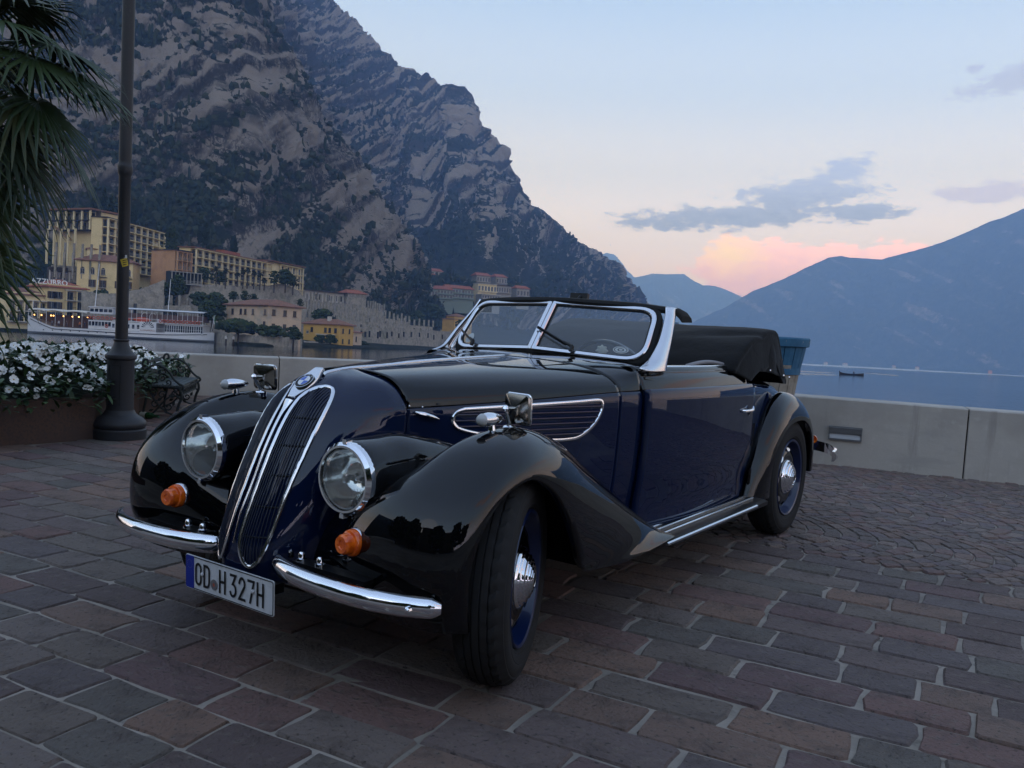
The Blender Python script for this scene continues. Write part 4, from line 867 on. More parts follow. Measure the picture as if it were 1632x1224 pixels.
# ================================================================== the town under the cliff
YW = mat('yellow_render', (.66, .51, .26), .9, var=[(.35, (.55, .42, .21), .45, .7), (2.0, (.70, .55, .30), .55, .75)])
YW2 = mat('pale_yellow_render', (.70, .57, .33), .9, var=[(.3, (.60, .48, .27), .45, .7)])
OCH = mat('golden_render', (.50, .30, .07), .9, var=[(.3, (.42, .25, .06), .45, .7)])
ORG = mat('orange_render', (.44, .24, .12), .9, var=[(.4, (.36, .19, .10), .4, .7)])
PNK = mat('faded_pink_render', (.52, .38, .26), .92, var=[(.22, (.36, .30, .23), .45, .62), (.6, (.56, .41, .28), .5, .7)])
PAL = mat('pale_render', (.45, .41, .36), .9); GRN = mat('greenish_render', (.24, .29, .24), .9)
TIL = mat('terracotta_tiles', (.21, .095, .060), .9, bump=[(1.6, .8, .12)], var=[(1.2, (.14, .07, .05), .45, .65), (4, (.26, .13, .08), .55, .75)])
TIL2 = mat('red_tiles', (.29, .085, .048), .9, bump=[(1.6, .8, .12)], var=[(1.0, (.20, .07, .045), .45, .7)])
BRN = mat('brown_eaves', (.040, .025, .018), .85)
WIN = mat('window_glass', (.020, .024, .030), .15, spec=.6, obj_rand=[(.014, .017, .022), (.03, .034, .04), (.05, .055, .06), (.018, .018, .02), (.010, .012, .016)])
SHU = mat('brown_shutter', (.060, .035, .022), .75); FRM = mat('window_frame', (.34, .31, .26), .8); RAIL = mat('balcony_rail', (.30, .28, .25), .7); RAILD = mat('dark_rail', (.03, .028, .026), .7)
STW_ = mat('old_stone_wall', (.30, .265, .215), .95, bump=[(1.2, .9, .25), (5, .5, .08)], var=[(.55, (.19, .17, .14), .42, .62), (1.7, (.38, .335, .27), .52, .72), (.16, (.12, .125, .085), .55, .72)])
VOID = mat('dark_opening', (.010, .010, .010), .95)
GLOW = mat('lit_lamp', (1, .6, .25), .5, emit=((1.0, .50, .14), 5.0))
def zat(v, r, u=None): return at(u if u is not None else 816, v, r).z
def gpt(u, v, r): return at(u, v, r)
WCACHE = {}
def win_mesh(w, h, shut, m_frame=FRM, arch=False):
    key = (round(w, 2), round(h, 2), shut, arch, m_frame.name)
    if key in WCACHE: return WCACHE[key]
    mb = MB(); d = .16
    # recess: jambs run back into the wall, the pane sits at their end
    G = np.array([[(-w/2-.1, -.05, -.1), (w/2+.1, -.05, -.1), (w/2+.1, -.05, h+.1), (-w/2-.1, -.05, h+.1)], [(-w/2, -.05, 0), (w/2, -.05, 0), (w/2, -.05, h), (-w/2, -.05, h)], [(-w/2, d, 0), (w/2, d, 0), (w/2, d, h), (-w/2, d, h)]]); mb.grid(G, 0, cv=True, flip=True)
    mb.add([(-w/2, -.01, 0), (w/2, -.01, 0), (w/2, -.01, h), (-w/2, -.01, h)], [(0, 1, 2, 3)], 1)
    mb.box((0, -.03, h/2), (.06, .05, h), 0); mb.box((0, -.08, -.14), (w+.4, .22, .10), 0)
    if shut:
        for s in (-1, 1): mb.box((s*(w/2+w*.27), -.07, h/2), (w*.5, .06, h*1.02), 2)
    if arch: mb.add([(w/2*cos(a), -.02, h+w/2*sin(a)) for a in np.linspace(0, pi, 9)], [tuple(range(9))], 1)
    me = mb.mesh('window', [m_frame, WIN, SHU], False); WCACHE[key] = me; return me
def facade(name, label, cat, uL, uR, vtL, rL, rR, h, depth, wallm, group=None, deep=14):
    """an upright block: the front's top edge starts at pixel (uL, vtL) at distance rL and ends above pixel column uR at distance rR"""
    A = at(uL, vtL, rL); ztop_ = A.z; B = at(uR, vtL+.0529*(uR-uL), rR); A0 = Vector((A.x, A.y, ztop_-h)); d = Vector((B.x-A.x, B.y-A.y, 0)); L_ = d.length
    t = thing(name, label, cat, A0, atan2(d.y, d.x), group); t['_w'] = L_
    mb = MB(); mb.box((L_/2, depth/2, (h-deep)/2), (L_, depth, h+deep)); w = mb.build('wall', wallm, t); del t['_w']; return t, L_, w
def hip(t, L_, depth, h, rise, m, over=.6, x0=0, ridge=None, slab=.22):
    mb = MB(); a, b = x0-over, x0+L_+over; y0, y1 = -over, depth+over; rg = ridge if ridge is not None else min(L_, depth)/2
    mb.add([(a, y0, h), (b, y0, h), (b, y1, h), (a, y1, h), (a, y0, h+slab), (b, y0, h+slab), (b, y1, h+slab), (a, y1, h+slab), (a+rg, depth/2, h+rise), (b-rg, depth/2, h+rise)], [(3, 2, 1, 0), (0, 1, 5, 4), (1, 2, 6, 5), (2, 3, 7, 6), (3, 0, 4, 7), (4, 5, 9, 8), (6, 7, 8, 9), (5, 6, 9), (7, 4, 8)]); return mb.build('roof', m, t)
def windows(t, xs, zs, w, h, shut=False, y=0.0, arch=False, m=FRM, skip=()):
    me = win_mesh(w, h, shut, m, arch)
    for i, z in enumerate(zs):
        for j, x in enumerate(xs):
            if (i, j) in skip: continue
            link('window', me, t, (x, y-.02, z))
def loggia(t, x0, x1, bays, z0, floors, fh, m_col, m_slab, dep=1.5, rail=RAIL, colw=.42, openw=.72, top=True, win=True, y0=0.0):
    """columns and balcony slabs in front of a facade, glazing behind each bay"""
    bw = (x1-x0)/bays
    for b in range(bays+1): mb = MB(); mb.box((x0+b*bw, y0-dep+.25, z0+floors*fh/2), (colw, .5, floors*fh)); mb.build('column', m_col, t)
    for f in range(floors+(1 if top else 0)): mb = MB(); mb.box(((x0+x1)/2, y0-dep/2-.12, z0+f*fh-.11), (x1-x0+.3, dep+.2, .22)); mb.build('balcony', m_slab, t)
    for f in range(floors):
        mb = MB()
        for b in range(bays):
            a, c = x0+b*bw+colw/2, x0+(b+1)*bw-colw/2; mb.box(((a+c)/2, y0-dep+.12, z0+f*fh+.95), (c-a, .06, .07))
            n = max(3, int((c-a)/.5))
            for k in range(n): mb.box((a+(c-a)*(k+.5)/n, y0-dep+.12, z0+f*fh+.46), (.06, .05, .92))
        mb.build('railing', rail, t)
        if win:
            for b in range(bays): link('window', win_mesh(bw*openw, fh*.74, False, FRM), t, (x0+(b+.5)*bw, y0-.02, z0+f*fh+.15))
# --- tall hotel
t, L_, w = facade('hotel', 'tall yellow hotel with deep balconies directly behind the lamp post', 'hotel', 163, 256, 346.5, 300, 331, 15.6, 3.4, YW)
loggia(t, .3, L_-.2, 9, .2, 6, 2.55, YW2, YW, 2.1, openw=.86)
mb = MB(); mb.box((L_/2, .8, 15.75), (L_+.8, 5.4, .3)); mb.build('roof', BRN, t)
mb = MB(); mb.box((L_*.30, 3, 16.4), (.5, .5, 1.3)); mb.build('chimney', YW2, t); mb = MB(); mb.tube([(L_*.22, 2, 16), (L_*.22, 2, 18.6)], .06, 5); mb.build('antenna', RAIL, t)
t, L_, w = facade('hotel_annex', 'slim yellow tower with a domed corner at the right end of the tall hotel', 'hotel', 256, 267, 396, 326, 329, 9.8, 9, YW)
loggia(t, .2, L_-.1, 2, 0, 3, 2.9, YW2, YW, 1.0, openw=.6)
mb = MB(); mb.lathe([(2.3, 0), (2.2, .9), (1.7, 1.8), (.9, 2.3), (0, 2.5)], 14, 0, 'z', (.4, 3.0, 9.8)); mb.build('dome', YW2, t, True)
t, L_, w = facade('hotel_wing', 'yellow hotel wing with a glazed terrace and outdoor stair left of the lamp post', 'hotel', 88, 154, 338, 318, 304, 11.5, 10, YW)
loggia(t, .3, L_-.4, 5, 5.6, 2, 3.0, YW2, BRN, 2.2, RAILD, .6, .85)
mb = MB(); mb.box((L_/2, 3.6, 11.9), (L_+1.6, 13, .5)); mb.build('roof', TIL, t)
mb = MB(); mb.box((L_+.9, -.1, 4.6), (1.4, .6, 14.0)); mb.build('dark_shaft', BRN, t)
for k in range(12): mb = MB(); mb.box((3.2+.62*k, -2.6, 6.5-.38*k), (.66, 1.2, .30)); mb.build('stair_step', mat('stair_render', (.30, .19, .10), .9) if 'stair_render' not in bpy.data.materials else bpy.data.materials['stair_render'], t)
for k in range(5): mb = MB(); mb.box((1.0+3.1*k, -3.4, .2), (.5, .5, 11)); mb.build('column', YW2, t)
# old lemon-house pillars below that wing
t = thing('stone_terrace', 'tall bare stone pillars of an old lemon house below the glazed terrace', 'terrace', at(92, 425, 296), .1)
mb = MB(); mb.box((6, 2, -2), (17, 1.2, 5)); mb.build('wall', STW_, t)
for k in range(6):
    for j in range(2): mb = MB(); mb.box((-.5+2.5*k+.4*j, -1.5*j, 3.5-3.0*j), (.55, .55, 7.5)); mb.build('pillar', STW_, t)
# --- arched villa under the tall hotel
t, L_, w = facade('villa', 'yellow villa with arched windows and a tiled hip roof half behind the lamp post', 'villa', 123, 212, 412.5, 292, 288, 9.6, 9, OCH if False else YW)
hip(t, L_, 9, 9.3, 2.4, TIL, .8)
windows(t, [L_*.10, L_*.28, L_*.47, L_*.93], [5.4], 1.05, 1.5, False, arch=True); windows(t, [L_*.28, L_*.47, L_*.75, L_*.93], [1.6], 1.0, 2.1, True)
for x, z in ((L_*.47, 4.6), (L_*.47, 1.2), (L_*.93, 4.6), (L_*.93, 1.2)): mb = MB(); mb.box((x, -.6, z), (2.0, 1.1, .16)); [mb.box((x-.9+.36*k, -1.1, z+.45), (.05, .05, .8)) for k in range(6)]; mb.box((x, -1.1, z+.88), (1.9, .06, .06)); mb.build('balcony', RAILD, t)
t, L_, w = facade('house', 'small yellow house with a shallow gable rising behind the arched villa', 'house', 139, 160, 396.5, 301, 301, 6, 7, YW2); hip(t, L_, 7, 6, 1.0, TIL, .5); windows(t, [L_*.35, L_*.7], [2.6], .9, 1.1)
t, L_, w = facade('restaurant', 'dark glazed pavilion with white posts above the hotel with the roof sign', 'pavilion', 78, 143, 424.5, 296, 297, 4.4, 7, BRN); loggia(t, .2, L_-.2, 6, .1, 1, 3.4, PAL, BRN, .8, RAILD, .35, .9)
# --- hotel with letters on its roof
t, L_, w = facade('lakeside_hotel', 'yellow lakeside hotel with white letters on its red roof behind the palm', 'hotel', 78, 137, 452, 279, 284, 10.4, 11, YW)
hip(t, L_, 11, 9.5, 2.6, TIL2, .9)
loggia(t, L_*.42, L_-.2, 2, .4, 3, 2.9, YW, PAL, 1.3, RAILD, .3, .0 if False else .6); windows(t, [L_*.08, L_*.25], [.6, 3.5, 6.4], 1.2, 1.9, True)
Ms = frame_at(Vector((L_*.08, 1.2, 10.9)), (1, 0, 0), (0, .25, 1))
sg = text_mesh('roof_sign', 'AZZURRO', 2.1, mat('sign_white', (.72, .72, .70), .6), t, Ms, .08, 1.05)
mb = MB(); mb.box((L_*.08, 1.4, 10.0), (9.2, .08, .12)); mb.build('sign_frame', RAILD, t)
t, L_, w = facade('house', 'yellow house front with a tiled roof at the left edge under the palm leaves', 'house', -14, 76, 462, 278, 281, 8.4, 10, YW2); hip(t, L_, 10, 7.6, 2.2, TIL, .8); loggia(t, L_*.3, L_-.3, 5, .3, 2, 3.0, YW2, PAL, 1.2, RAILD, .3, .6)
# --- long hotel on its terrace
t, L_, w = facade('long_hotel', 'long yellow hotel of many balcony bays behind palms at the cliff foot', 'hotel', 304, 428, 394.5, 291, 331, 13.2, 4, YW)
loggia(t, .4, L_-.3, 13, .3, 5, 2.55, YW2, YW, 2.0, RAIL, .3, .84)
mb = MB(); mb.box((L_/2, 1.2, 13.35), (L_+1.2, 6.2, .3)); mb.build('roof', TIL, t); mb = MB(); mb.box((L_*.5, 1.6, 14.1), (10, 3, 1.2)); mb.build('roof_pavilion', TIL2, t)
LHx = t
t, L_, w = facade('hotel_block', 'plain yellow block with a row of balconies at the right end of the long hotel', 'hotel', 424, 481, 415.5, 328, 349, 11.8, 5, YW2)
loggia(t, L_*.34, L_-.3, 4, .4, 4, 2.75, YW2, YW, 1.2, RAIL, .3, .6); mb = MB(); mb.box((L_/2, 1.8, 12.0), (L_+.8, 7, .35)); mb.build('roof', TIL, t)
t, L_, w = facade('hotel_block', 'orange block with open terraces at the left end of the long hotel', 'hotel', 279, 303, 398.5, 287, 291, 9.0, 10, ORG); loggia(t, .2, L_-.2, 3, .6, 3, 2.7, ORG, ORG, 1.2, RAIL, .35, .66); mb = MB(); mb.box((L_/2, 4.4, 9.1), (L_+.6, 11.4, .25)); mb.build('roof', BRN, t)
t, L_, w = facade('pergola', 'low dark pergola with thin pale posts at the left foot of the long hotel', 'pergola', 272, 320, 431, 279, 282, 3.6, 4, VOID, None, 3); loggia(t, .1, L_-.1, 8, 0, 1, 3.5, RAIL, RAIL, 1.2, RAIL, .14, .0, True, False)
# --- retaining walls
def stone_wall(label, pts, h, thick=1.6, base=9):
    """pts: (u, v of the top, distance)"""
    P = [at(*p) for p in pts]; t = thing('stone_wall', label, 'wall', (P[0].x, P[0].y, 0)); mb = MB(); o = Vector((P[0].x, P[0].y, 0))
    S = cr1(np.array([tuple(p) for p in P]), 8*len(P)); S[:, 2] += .35*np.array([perlin(np.array([[k*.7, 3.1, P[0].x]]))[0] for k in range(len(S))]); rows = []
    for k, p in enumerate(S):
        p = Vector(p); d = Vector((p.x, p.y, 0)).normalized(); rows.append([tuple(p-o-d*(.5+.0*k)-Vector((0, 0, h+base))), tuple(p-o-d*.3-Vector((0, 0, h*.5))), tuple(p-o), tuple(p-o+d*thick), tuple(p-o+d*thick-Vector((0, 0, h+base)))])
    mb.grid(np.array(rows), flip=True); mb.poly(rows[0]); mb.poly(rows[-1][::-1]); mb.build('masonry', STW_, t); return t
stone_wall('long high stone retaining wall beneath the terrace of the long hotel', [(258, 446, 283), (300, 451, 281), (345, 454, 284), (420, 456, 296), (446, 452, 302), (470, 460, 307), (488, 476, 310)], 10)
stone_wall('stone wall under the arched villa left of the steamer funnel', [(130, 462, 270), (166, 468, 267), (215, 462, 266), (262, 446, 268)], 8)
t = stone_wall('stone wall with two dark arches behind the steamer canopy', [(204, 486, 275), (250, 487, 272), (304, 487, 267)], 5)
o = Vector(t.location)
for u, h_ in ((262, 2.4), (276, 1.8)):
    p = at(u, 503, 268.6 if u < 270 else 267.4)-o; mb = MB(); pts = [(p.x+1.0*cos(a), p.y-.25, p.z+.6+1.0*sin(a)) for a in np.linspace(0, pi, 9)]+[(p.x-1.0, p.y-.25, p.z-1.2), (p.x+1.0, p.y-.25, p.z-1.2)]; mb.prism(pts, (0, .6, 0)); mb.build('arch', VOID, t)
for k in range(8):
    p = at(208+13*k, 484, 276-.5*k)-o; mb = MB(); mb.box((p.x, p.y, p.z+.9), (.6, .6, 3.0)); mb.build('pillar', STW_, t)
stone_wall('low stone quay in front of the pink villa', [(342, 529, 246), (380, 532.5, 228), (420, 535, 222), (450, 537, 226), (482, 540, 240)], 2.2, 3, 4)
stone_wall('low stone quay in front of the golden house', [(484, 543, 262), (540, 548, 284), (600, 551.5, 318), (640, 553.5, 345)], 1.0, 3, 4)
# --- pink villa: two visible faces
A = at(428, 487, 231)
t, L_, w = facade('stone_villa', 'faded pink villa with brown shutters and a tiled hip roof by the water', 'villa', 361, 428, 486, 247, 231, 6.9, 10.2, PNK)
hip(t, L_, 10.2, 6.9, 1.9, TIL, .8, ridge=4.5)
windows(t, [L_*.16, L_*.36, L_*.47, L_*.65, L_*.93], [4.6], .85, 1.3, False, m=SHU); windows(t, [L_*.16, L_*.62, L_*.92], [1.3], .9, 1.5, False, m=SHU)
me = win_mesh(.85, 1.35, False, SHU)
for y in (1.6, 5.0, 8.0):
    for z in (4.6, 1.0): o = link('window', me, t, (L_+.02, y, z)); o.rotation_euler[2] = pi/2
# --- golden house
t, L_, w = facade('lake_house', 'golden yellow house with a tiled roof and chimney standing at the water', 'house', 484, 541, 515.5, 283, 276, 6.3, 8.5, OCH)
hip(t, L_, 8.5, 6.3, 1.9, TIL, .7, ridge=4); windows(t, [L_*.24, L_*.62, L_*.74, L_*.90], [3.9], .75, 1.3, False, m=SHU); windows(t, [L_*.12], [3.4], .7, .7); windows(t, [L_*.92], [.9], .75, 1.2, False, m=SHU)
mb = MB(); mb.box((L_*.60, 2.5, 7.9), (1.0, 1.0, 2.0)); mb.build('chimney', PAL, t)
mb = MB(); mb.box((L_*.68, -.9, 3.2), (L_*.5, 1.6, .22)); mb.build('balcony', PAL, t)
me = win_mesh(.75, 1.3, False, SHU)
for y in (2.2, 6.0):
    for z in (3.9, .7): o = link('window', me, t, (L_+.02, y, z)); o.rotation_euler[2] = pi/2
t, L_, w = facade('lake_house_annex', 'little tiled shed between the golden house and the lemon terraces', 'shed', 563, 577, 530, 290, 296, 3.4, 5, PNK); hip(t, L_, 5, 3.4, .9, TIL, .5); windows(t, [L_*.35], [.5], .8, 1.6, False, m=SHU)
# --- lemon-house terraces: stone walls stepping up the slope, each with its row of pillars
def terrace(label, top, h, rows, seed, ph=4.0, openings=0):
    """top: polyline of the wall's upper edge; a row of pillars stands on it"""
    P = [at(*p) for p in top]; o = Vector((P[0].x, P[0].y, 0)); t = thing('stone_terrace', label, 'terrace', o); r = random.Random(seed)
    S = cr1(np.array([tuple(p) for p in P]), 40); mb = MB(); G = []
    for k, p in enumerate(S):
        p = Vector(p)-o; d = Vector((p.x+o.x, p.y+o.y, 0)).normalized(); G.append([tuple(p-d*.4-Vector((0, 0, h+6))), tuple(p-d*.2-Vector((0, 0, h*.6))), tuple(p+Vector((0, 0, r.uniform(-.15, .15)))), tuple(p+d*3), tuple(p+d*3-Vector((0, 0, h+6)))])
    mb.grid(np.array(G), flip=True); mb.poly(G[0]); mb.poly(G[-1][::-1]); mb.build('masonry', STW_, t)
    n = rows; T = cr1(np.array([tuple(p) for p in P]), n)
    dv = T[-1]-T[0]; yaw = atan2(dv[1], dv[0])
    for k, p in enumerate(T):
        p = Vector(p)-o; hh = ph*r.uniform(.75, 1.1); mb = MB(); mb.box((p.x, p.y, p.z+hh/2-.1), (.62, .62, hh), 0, Matrix.Rotation(yaw, 3, 'Z'), r.uniform(.86, 1.0)); mb.build('pillar', STW_, t)
    for k in range(openings):
        p = Vector(S[int(2+(36*k)/max(1, openings)+r.random()*1.5)])-o; d = Vector((p.x+o.x, p.y+o.y, 0)).normalized(); q = p-d*.48-Vector((0, 0, r.uniform(.45, .6)*h)); mb = MB(); mb.box((q.x, q.y, q.z), (r.uniform(.6, .9), .5, r.uniform(.35, .5)*h), 0, Matrix.Rotation(yaw, 3, 'Z')); mb.build('opening', VOID, t)
    return t
terrace('uppermost lemon terrace with tall pillars against the cliff', [(484, 478, 345), (530, 482, 360), (580, 489, 382), (612, 497, 398)], 3.0, 26, 1, 3.4)
terrace('second lemon terrace crowded with grey pillars', [(484, 492, 331), (530, 496, 345), (590, 503, 370), (652, 514, 402)], 4.0, 30, 2, 3.4, 9)
terrace('third lemon terrace whose pillars run out beyond the cliff', [(486, 506, 319), (540, 509, 334), (610, 515, 364), (690, 521, 408)], 4.0, 32, 3, 3.2, 8)
terrace('lemon terrace with pierced openings above the waterside wall', [(566, 521, 326), (610, 522, 343), (660, 524.5, 374), (718, 529, 414)], 5.0, 12, 4, 1.0, 14)
stone_wall('waterside wall of the lemon terraces with two dark doors', [(574, 540, 320), (620, 541, 339), (670, 543.5, 374), (719, 546, 412)], 5, 2, 4)
t, L_, w = facade('terrace_house', 'stone house with a red gable roof on top of the lemon terraces', 'house', 555, 583, 467, 372, 376, 6, 9, STW_); hip(t, L_, 9, 6, 1.8, TIL2, .7, ridge=2)
t, L_, w = facade('terrace_lodge', 'long low pale lodge with a brown roof above the lemon terraces', 'lodge', 482, 548, 461.5, 362, 374, 4.4, 6, PAL); mb = MB(); mb.box((L_/2, 2.6, 4.5), (L_+1.4, 8.4, .35)); mb.build('roof', BRN, t); windows(t, [L_*.30, L_*.43, L_*.62, L_*.8, L_*.93], [1.0], 1.5, 2.2)
# --- hotels scattered in the woods further up the lake
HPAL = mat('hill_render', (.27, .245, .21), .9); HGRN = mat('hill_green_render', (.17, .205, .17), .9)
UP = [
 (652, 706, 428, 770, 785, 4.2, 'long red roofed lodge highest in the woods left of the windscreen', PAL, TIL2, 8),
 (646, 698, 436.5, 742, 754, 4.2, 'red roofed lodge second from the top in the woods', PAL, TIL2, 8),
 (661, 673, 458, 655, 659, 4.5, 'little pinkish house at the left end of the green balconies', PNK, TIL2, 2),
 (674, 698, 459, 640, 644, 7.0, 'left block of the pale green hotel with stepped balconies', GRN, TIL2, 5),
 (697, 722, 460.5, 646, 652, 8.0, 'middle block of the pale green hotel with stepped balconies', GRN, TIL2, 5),
 (711, 755, 458.5, 656, 666, 8.5, 'right long block of the pale green hotel with stepped balconies', GRN, TIL2, 9),
 (760, 782, 438.5, 752, 758, 6.5, 'left twin of the dark balconied blocks with red roofs', PAL, TIL2, 5),
 (791, 808, 441, 758, 764, 6.5, 'right twin of the dark balconied blocks with red roofs', PAL, TIL2, 4),
 (762, 792, 451.5, 712, 720, 7.5, 'white and yellow terraced hotel below the twin blocks', YW2, PAL, 6),
 (791, 815, 454.5, 722, 728, 7.0, 'grey terraced block right of the white and yellow hotel', PAL, BRN, 6),
 (768, 797, 469, 690, 698, 4.0, 'lowest white terrace building beside the windscreen corner', PAL, PAL, 7),
 (824, 844, 459.5, 738, 744, 7.5, 'white house with a bright red roof above the windscreen', PAL, TIL2, 4)]
for uL, uR, v, rL, rR, h, lab, wm, rm, nb in UP:
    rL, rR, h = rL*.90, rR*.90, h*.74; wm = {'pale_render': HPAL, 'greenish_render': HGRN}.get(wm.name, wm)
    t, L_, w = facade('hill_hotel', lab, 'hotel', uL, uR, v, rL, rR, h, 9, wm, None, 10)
    if rm is TIL2: hip(t, L_, 9, h, 2.6, rm, .7, ridge=1.5)
    else: mb = MB(); mb.box((L_/2, 4, h+.15), (L_+.6, 10, .3)); mb.build('roof', rm, t)
    fl = max(1, int(h//2.9))
    for f in range(fl):
        windows(t, [L_*(b+.5)/nb for b in range(nb)], [.4+f*h/fl], L_/nb*.62, h/fl*.62); mb = MB(); mb.box((L_/2, -.7, f*h/fl+.05), (L_, 1.4, .8)); mb.build('balcony', wm, t)
t, L_, w = facade('roadside_house', 'orange yellow house under the trees left of the windscreen', 'house', 712, 724, 504, 470, 466, 6.6, 9, OCH); hip(t, L_, 9, 6.6, 1.8, TIL, .5); windows(t, [L_*.3, L_*.7], [3.8, 1.2], 1.0, 1.4)
t, L_, w = facade('roadside_house', 'long orange yellow wing running behind the windscreen edge', 'house', 724, 752, 509, 466, 478, 5.4, 8, OCH); hip(t, L_, 8, 5.4, 1.6, TIL, .5); windows(t, [L_*(k+.5)/5 for k in range(5)], [2.9, .8], .9, 1.2)
for (uL, uR, v, h, lab) in ((621, 634, 386, 6, 'ruined pale stone house alone in the dark trees, left part'), (637, 648, 387, 6, 'ruined pale stone house alone in the dark trees, right part')):
    t, L_, w = facade('ruin', lab, 'ruin', uL, uR, v, 790, 794, h, 7, STW_, None, 12); windows(t, [L_*.35, L_*.7], [2.0], 1.2, 1.6, m=STW_)
# ---------------------------------------------------------------- trees one can tell apart
CYP = mat('cypress_leaf', (.010, .016, .010), .95, spec=.15, attr=('tone', [(.007, .012, .008), (.011, .017, .010), (.014, .021, .012)]))
BSH = mat('garden_leaf', (.018, .028, .012), .9, spec=.2, attr=('tone', [(.012, .022, .010), (.024, .040, .015), (.044, .060, .022), (.033, .044, .018)])); BARK = mat('bark', (.05, .038, .028), .95); PLM = mat('far_palm_leaf', (.016, .024, .012), .8)
def crown_mesh(kind, h, w, seed):
    """a crown of many small leaf clumps spread through its volume, gaps between them"""
    r = np.random.default_rng(seed); n = {'cypress': 170, 'bush': 190, 'tree': 330}[kind]; t = r.random(n); a = r.random(n)*2*pi
    if kind == 'cypress': rad = w/2*np.sin(np.clip(t*.93+.07, 0, 1)*pi)**.6*(1-.25*t); z = .04*h+t*h*.96; q = r.random(n)**.4
    else: z = h*(.02+.94*t); rad = w/2*np.sqrt(np.clip(1-((t-.40)/.64)**2, .02, 1)); q = r.random(n)**.5
    q = q*(1+.25*np.sin(a*3+t*5)); c = np.stack([rad*q*np.cos(a), rad*q*np.sin(a), z], 1); s = r.uniform(.55, 1.25, n)*(w*.095 if kind != 'cypress' else w*.20)
    V = ico_v[None]*r.uniform(.5, 1.4, (n, 12, 1))*s[:, None, None]; V[:, :, 2] *= 1.5 if kind == 'cypress' else .8; V += c[:, None]; F = (ico_f[None]+12*np.arange(n)[:, None, None]).reshape(-1, 3)
    return raw_mesh('crown', V.reshape(-1, 3), F, CYP if kind == 'cypress' else BSH, np.repeat(r.random(n), 12))
def tree(kind, name, label, u, v, r, hpx, wpx, seed, group=None):
    """u, v: foot of the tree; size in rows of the photograph"""
    p = at(u, v, r); h = hpx*r/FPX; w = wpx*r/FPX; t = thing(name, label, 'tree' if kind != 'bush' else 'shrub', p, 0, group)
    link('crown', crown_mesh(kind, h, w, seed), t); mb = MB(); mb.tube([(0, 0, -3), (0, 0, h*.25), (.1, 0, h*.6)], [.25, .2, .08], 6); mb.build('trunk', BARK, t); return t
cy = [(473, 423, 352, 30, 6, 'taller slim cypress at the right end of the long hotel'), (478, 425, 354, 24, 5, 'shorter slim cypress at the right end of the long hotel'), (327, 391, 312, 34, 9, 'dark cypress on the rocks above the left of the long hotel'), (318, 389, 316, 26, 7, 'smaller dark cypress left of its taller neighbour on the rocks'), (372, 405, 325, 26, 10, 'broad dark cypress above the middle of the long hotel'), (165, 352, 330, 46, 9, 'tall cypress left of the lamp post above the hotel'), (150, 348, 332, 40, 8, 'cypress standing behind the dark shaft of the hotel'), (176, 356, 333, 38, 9, 'cypress peeping out left beside the lamp post shaft'), (212, 362, 334, 30, 9, 'cypress right of the lamp post above the hotel roof'), (672, 482, 625, 30, 6, 'thin dark cypress in front of the green hotel'), (783, 470, 740, 24, 5, 'dark cypress between the terraced white hotels'), (816, 472, 760, 22, 6, 'dark cypress left of the white house with the red roof'), (770, 462, 760, 18, 5, 'small dark cypress left of the terraced white hotel')]
for k, (u, v, r, hp, wp, lab) in enumerate(cy): tree('cypress', 'cypress_tree', lab, u, v, r, hp, wp, k, 'cypresses along the cliff foot')
bs = [(232, 486, 281, 26, 24, 'round dark tree right of the lamp post below the hotel'), (263, 488, 281, 36, 26, 'dark leafy tree above the steamer canopy'), (284, 470, 278, 30, 22, 'dark shrub under the orange block of the long hotel'), (160, 500, 284, 34, 34, 'dark tree behind the steamer mast left of the lamp post'), (206, 500, 282, 20, 20, 'small tree hidden behind the lamp post'), (318, 487, 272, 20, 26, 'dark shrub on the terrace left of the pink villa'), (344, 494, 262, 26, 30, 'large dark shrub beside the roof of the pink villa'), (338, 510, 246, 28, 34, 'dark thicket at the left corner of the pink villa'), (372, 477, 268, 12, 14, 'light green shrub on the wall above the pink villa'), (390, 478, 270, 14, 12, 'round dark shrub between two pillars above the pink villa'), (404, 479, 271, 10, 12, 'small shrub between the pillars right above the pink villa'), (380, 528, 226, 16, 56, 'broad green hedge in front of the left face of the pink villa'), (432, 535, 224, 14, 44, 'green hedge under the right corner of the pink villa'), (468, 540, 232, 18, 24, 'dark thicket right of the pink villa'), (478, 490, 300, 14, 10, 'shrub in the ruin right of the pink villa'), (510, 546, 272, 12, 18, 'dark round bush in front of the golden house'), (527, 546.5, 270, 13, 18, 'lighter round bush in front of the golden house'), (515, 512, 296, 18, 34, 'green tree on the terrace behind the golden house roof'), (578, 549, 300, 5, 16, 'small dark bush on the quay right of the golden house'), (325, 445, 287, 18, 20, 'bushy tree at the left foot of the long hotel'), (350, 449, 288, 15, 18, 'dark bush left among the palms of the long hotel'), (437, 452, 297, 20, 15, 'dark clump of trees left below the plain hotel block'), (455, 452, 300, 22, 22, 'dark clump of trees in the middle below the plain hotel block'), (467, 456, 304, 16, 14, 'dark clump of trees right below the plain hotel block'), (36, 521, 283, 26, 40, 'round green tree on the quay left of the steamer'), (10, 522, 282, 24, 30, 'green tree on the quay at the left edge'), (272, 412, 300, 48, 18, 'tall dark tree in the gap between the two hotels'), (735, 524, 440, 14, 20, 'dark bush below the orange yellow house'), (1076, 534, 1500, 20, 16, 'dark tree on the point right of the windscreen pillar'), (1087, 536, 1500, 14, 14, 'lower dark tree on the point right of the windscreen pillar'), (690, 508, 520, 22, 30, 'pale green tree left of the orange yellow house'), (665, 514, 470, 18, 24, 'green tree where the lemon terraces end')]
for k, (u, v, r, hp, wp, lab) in enumerate(bs): tree('bush' if hp < 22 else 'tree', 'broadleaf_tree' if hp >= 22 else 'shrub', lab, u, v, r, hp, wp, 50+k, 'trees and shrubs among the houses')
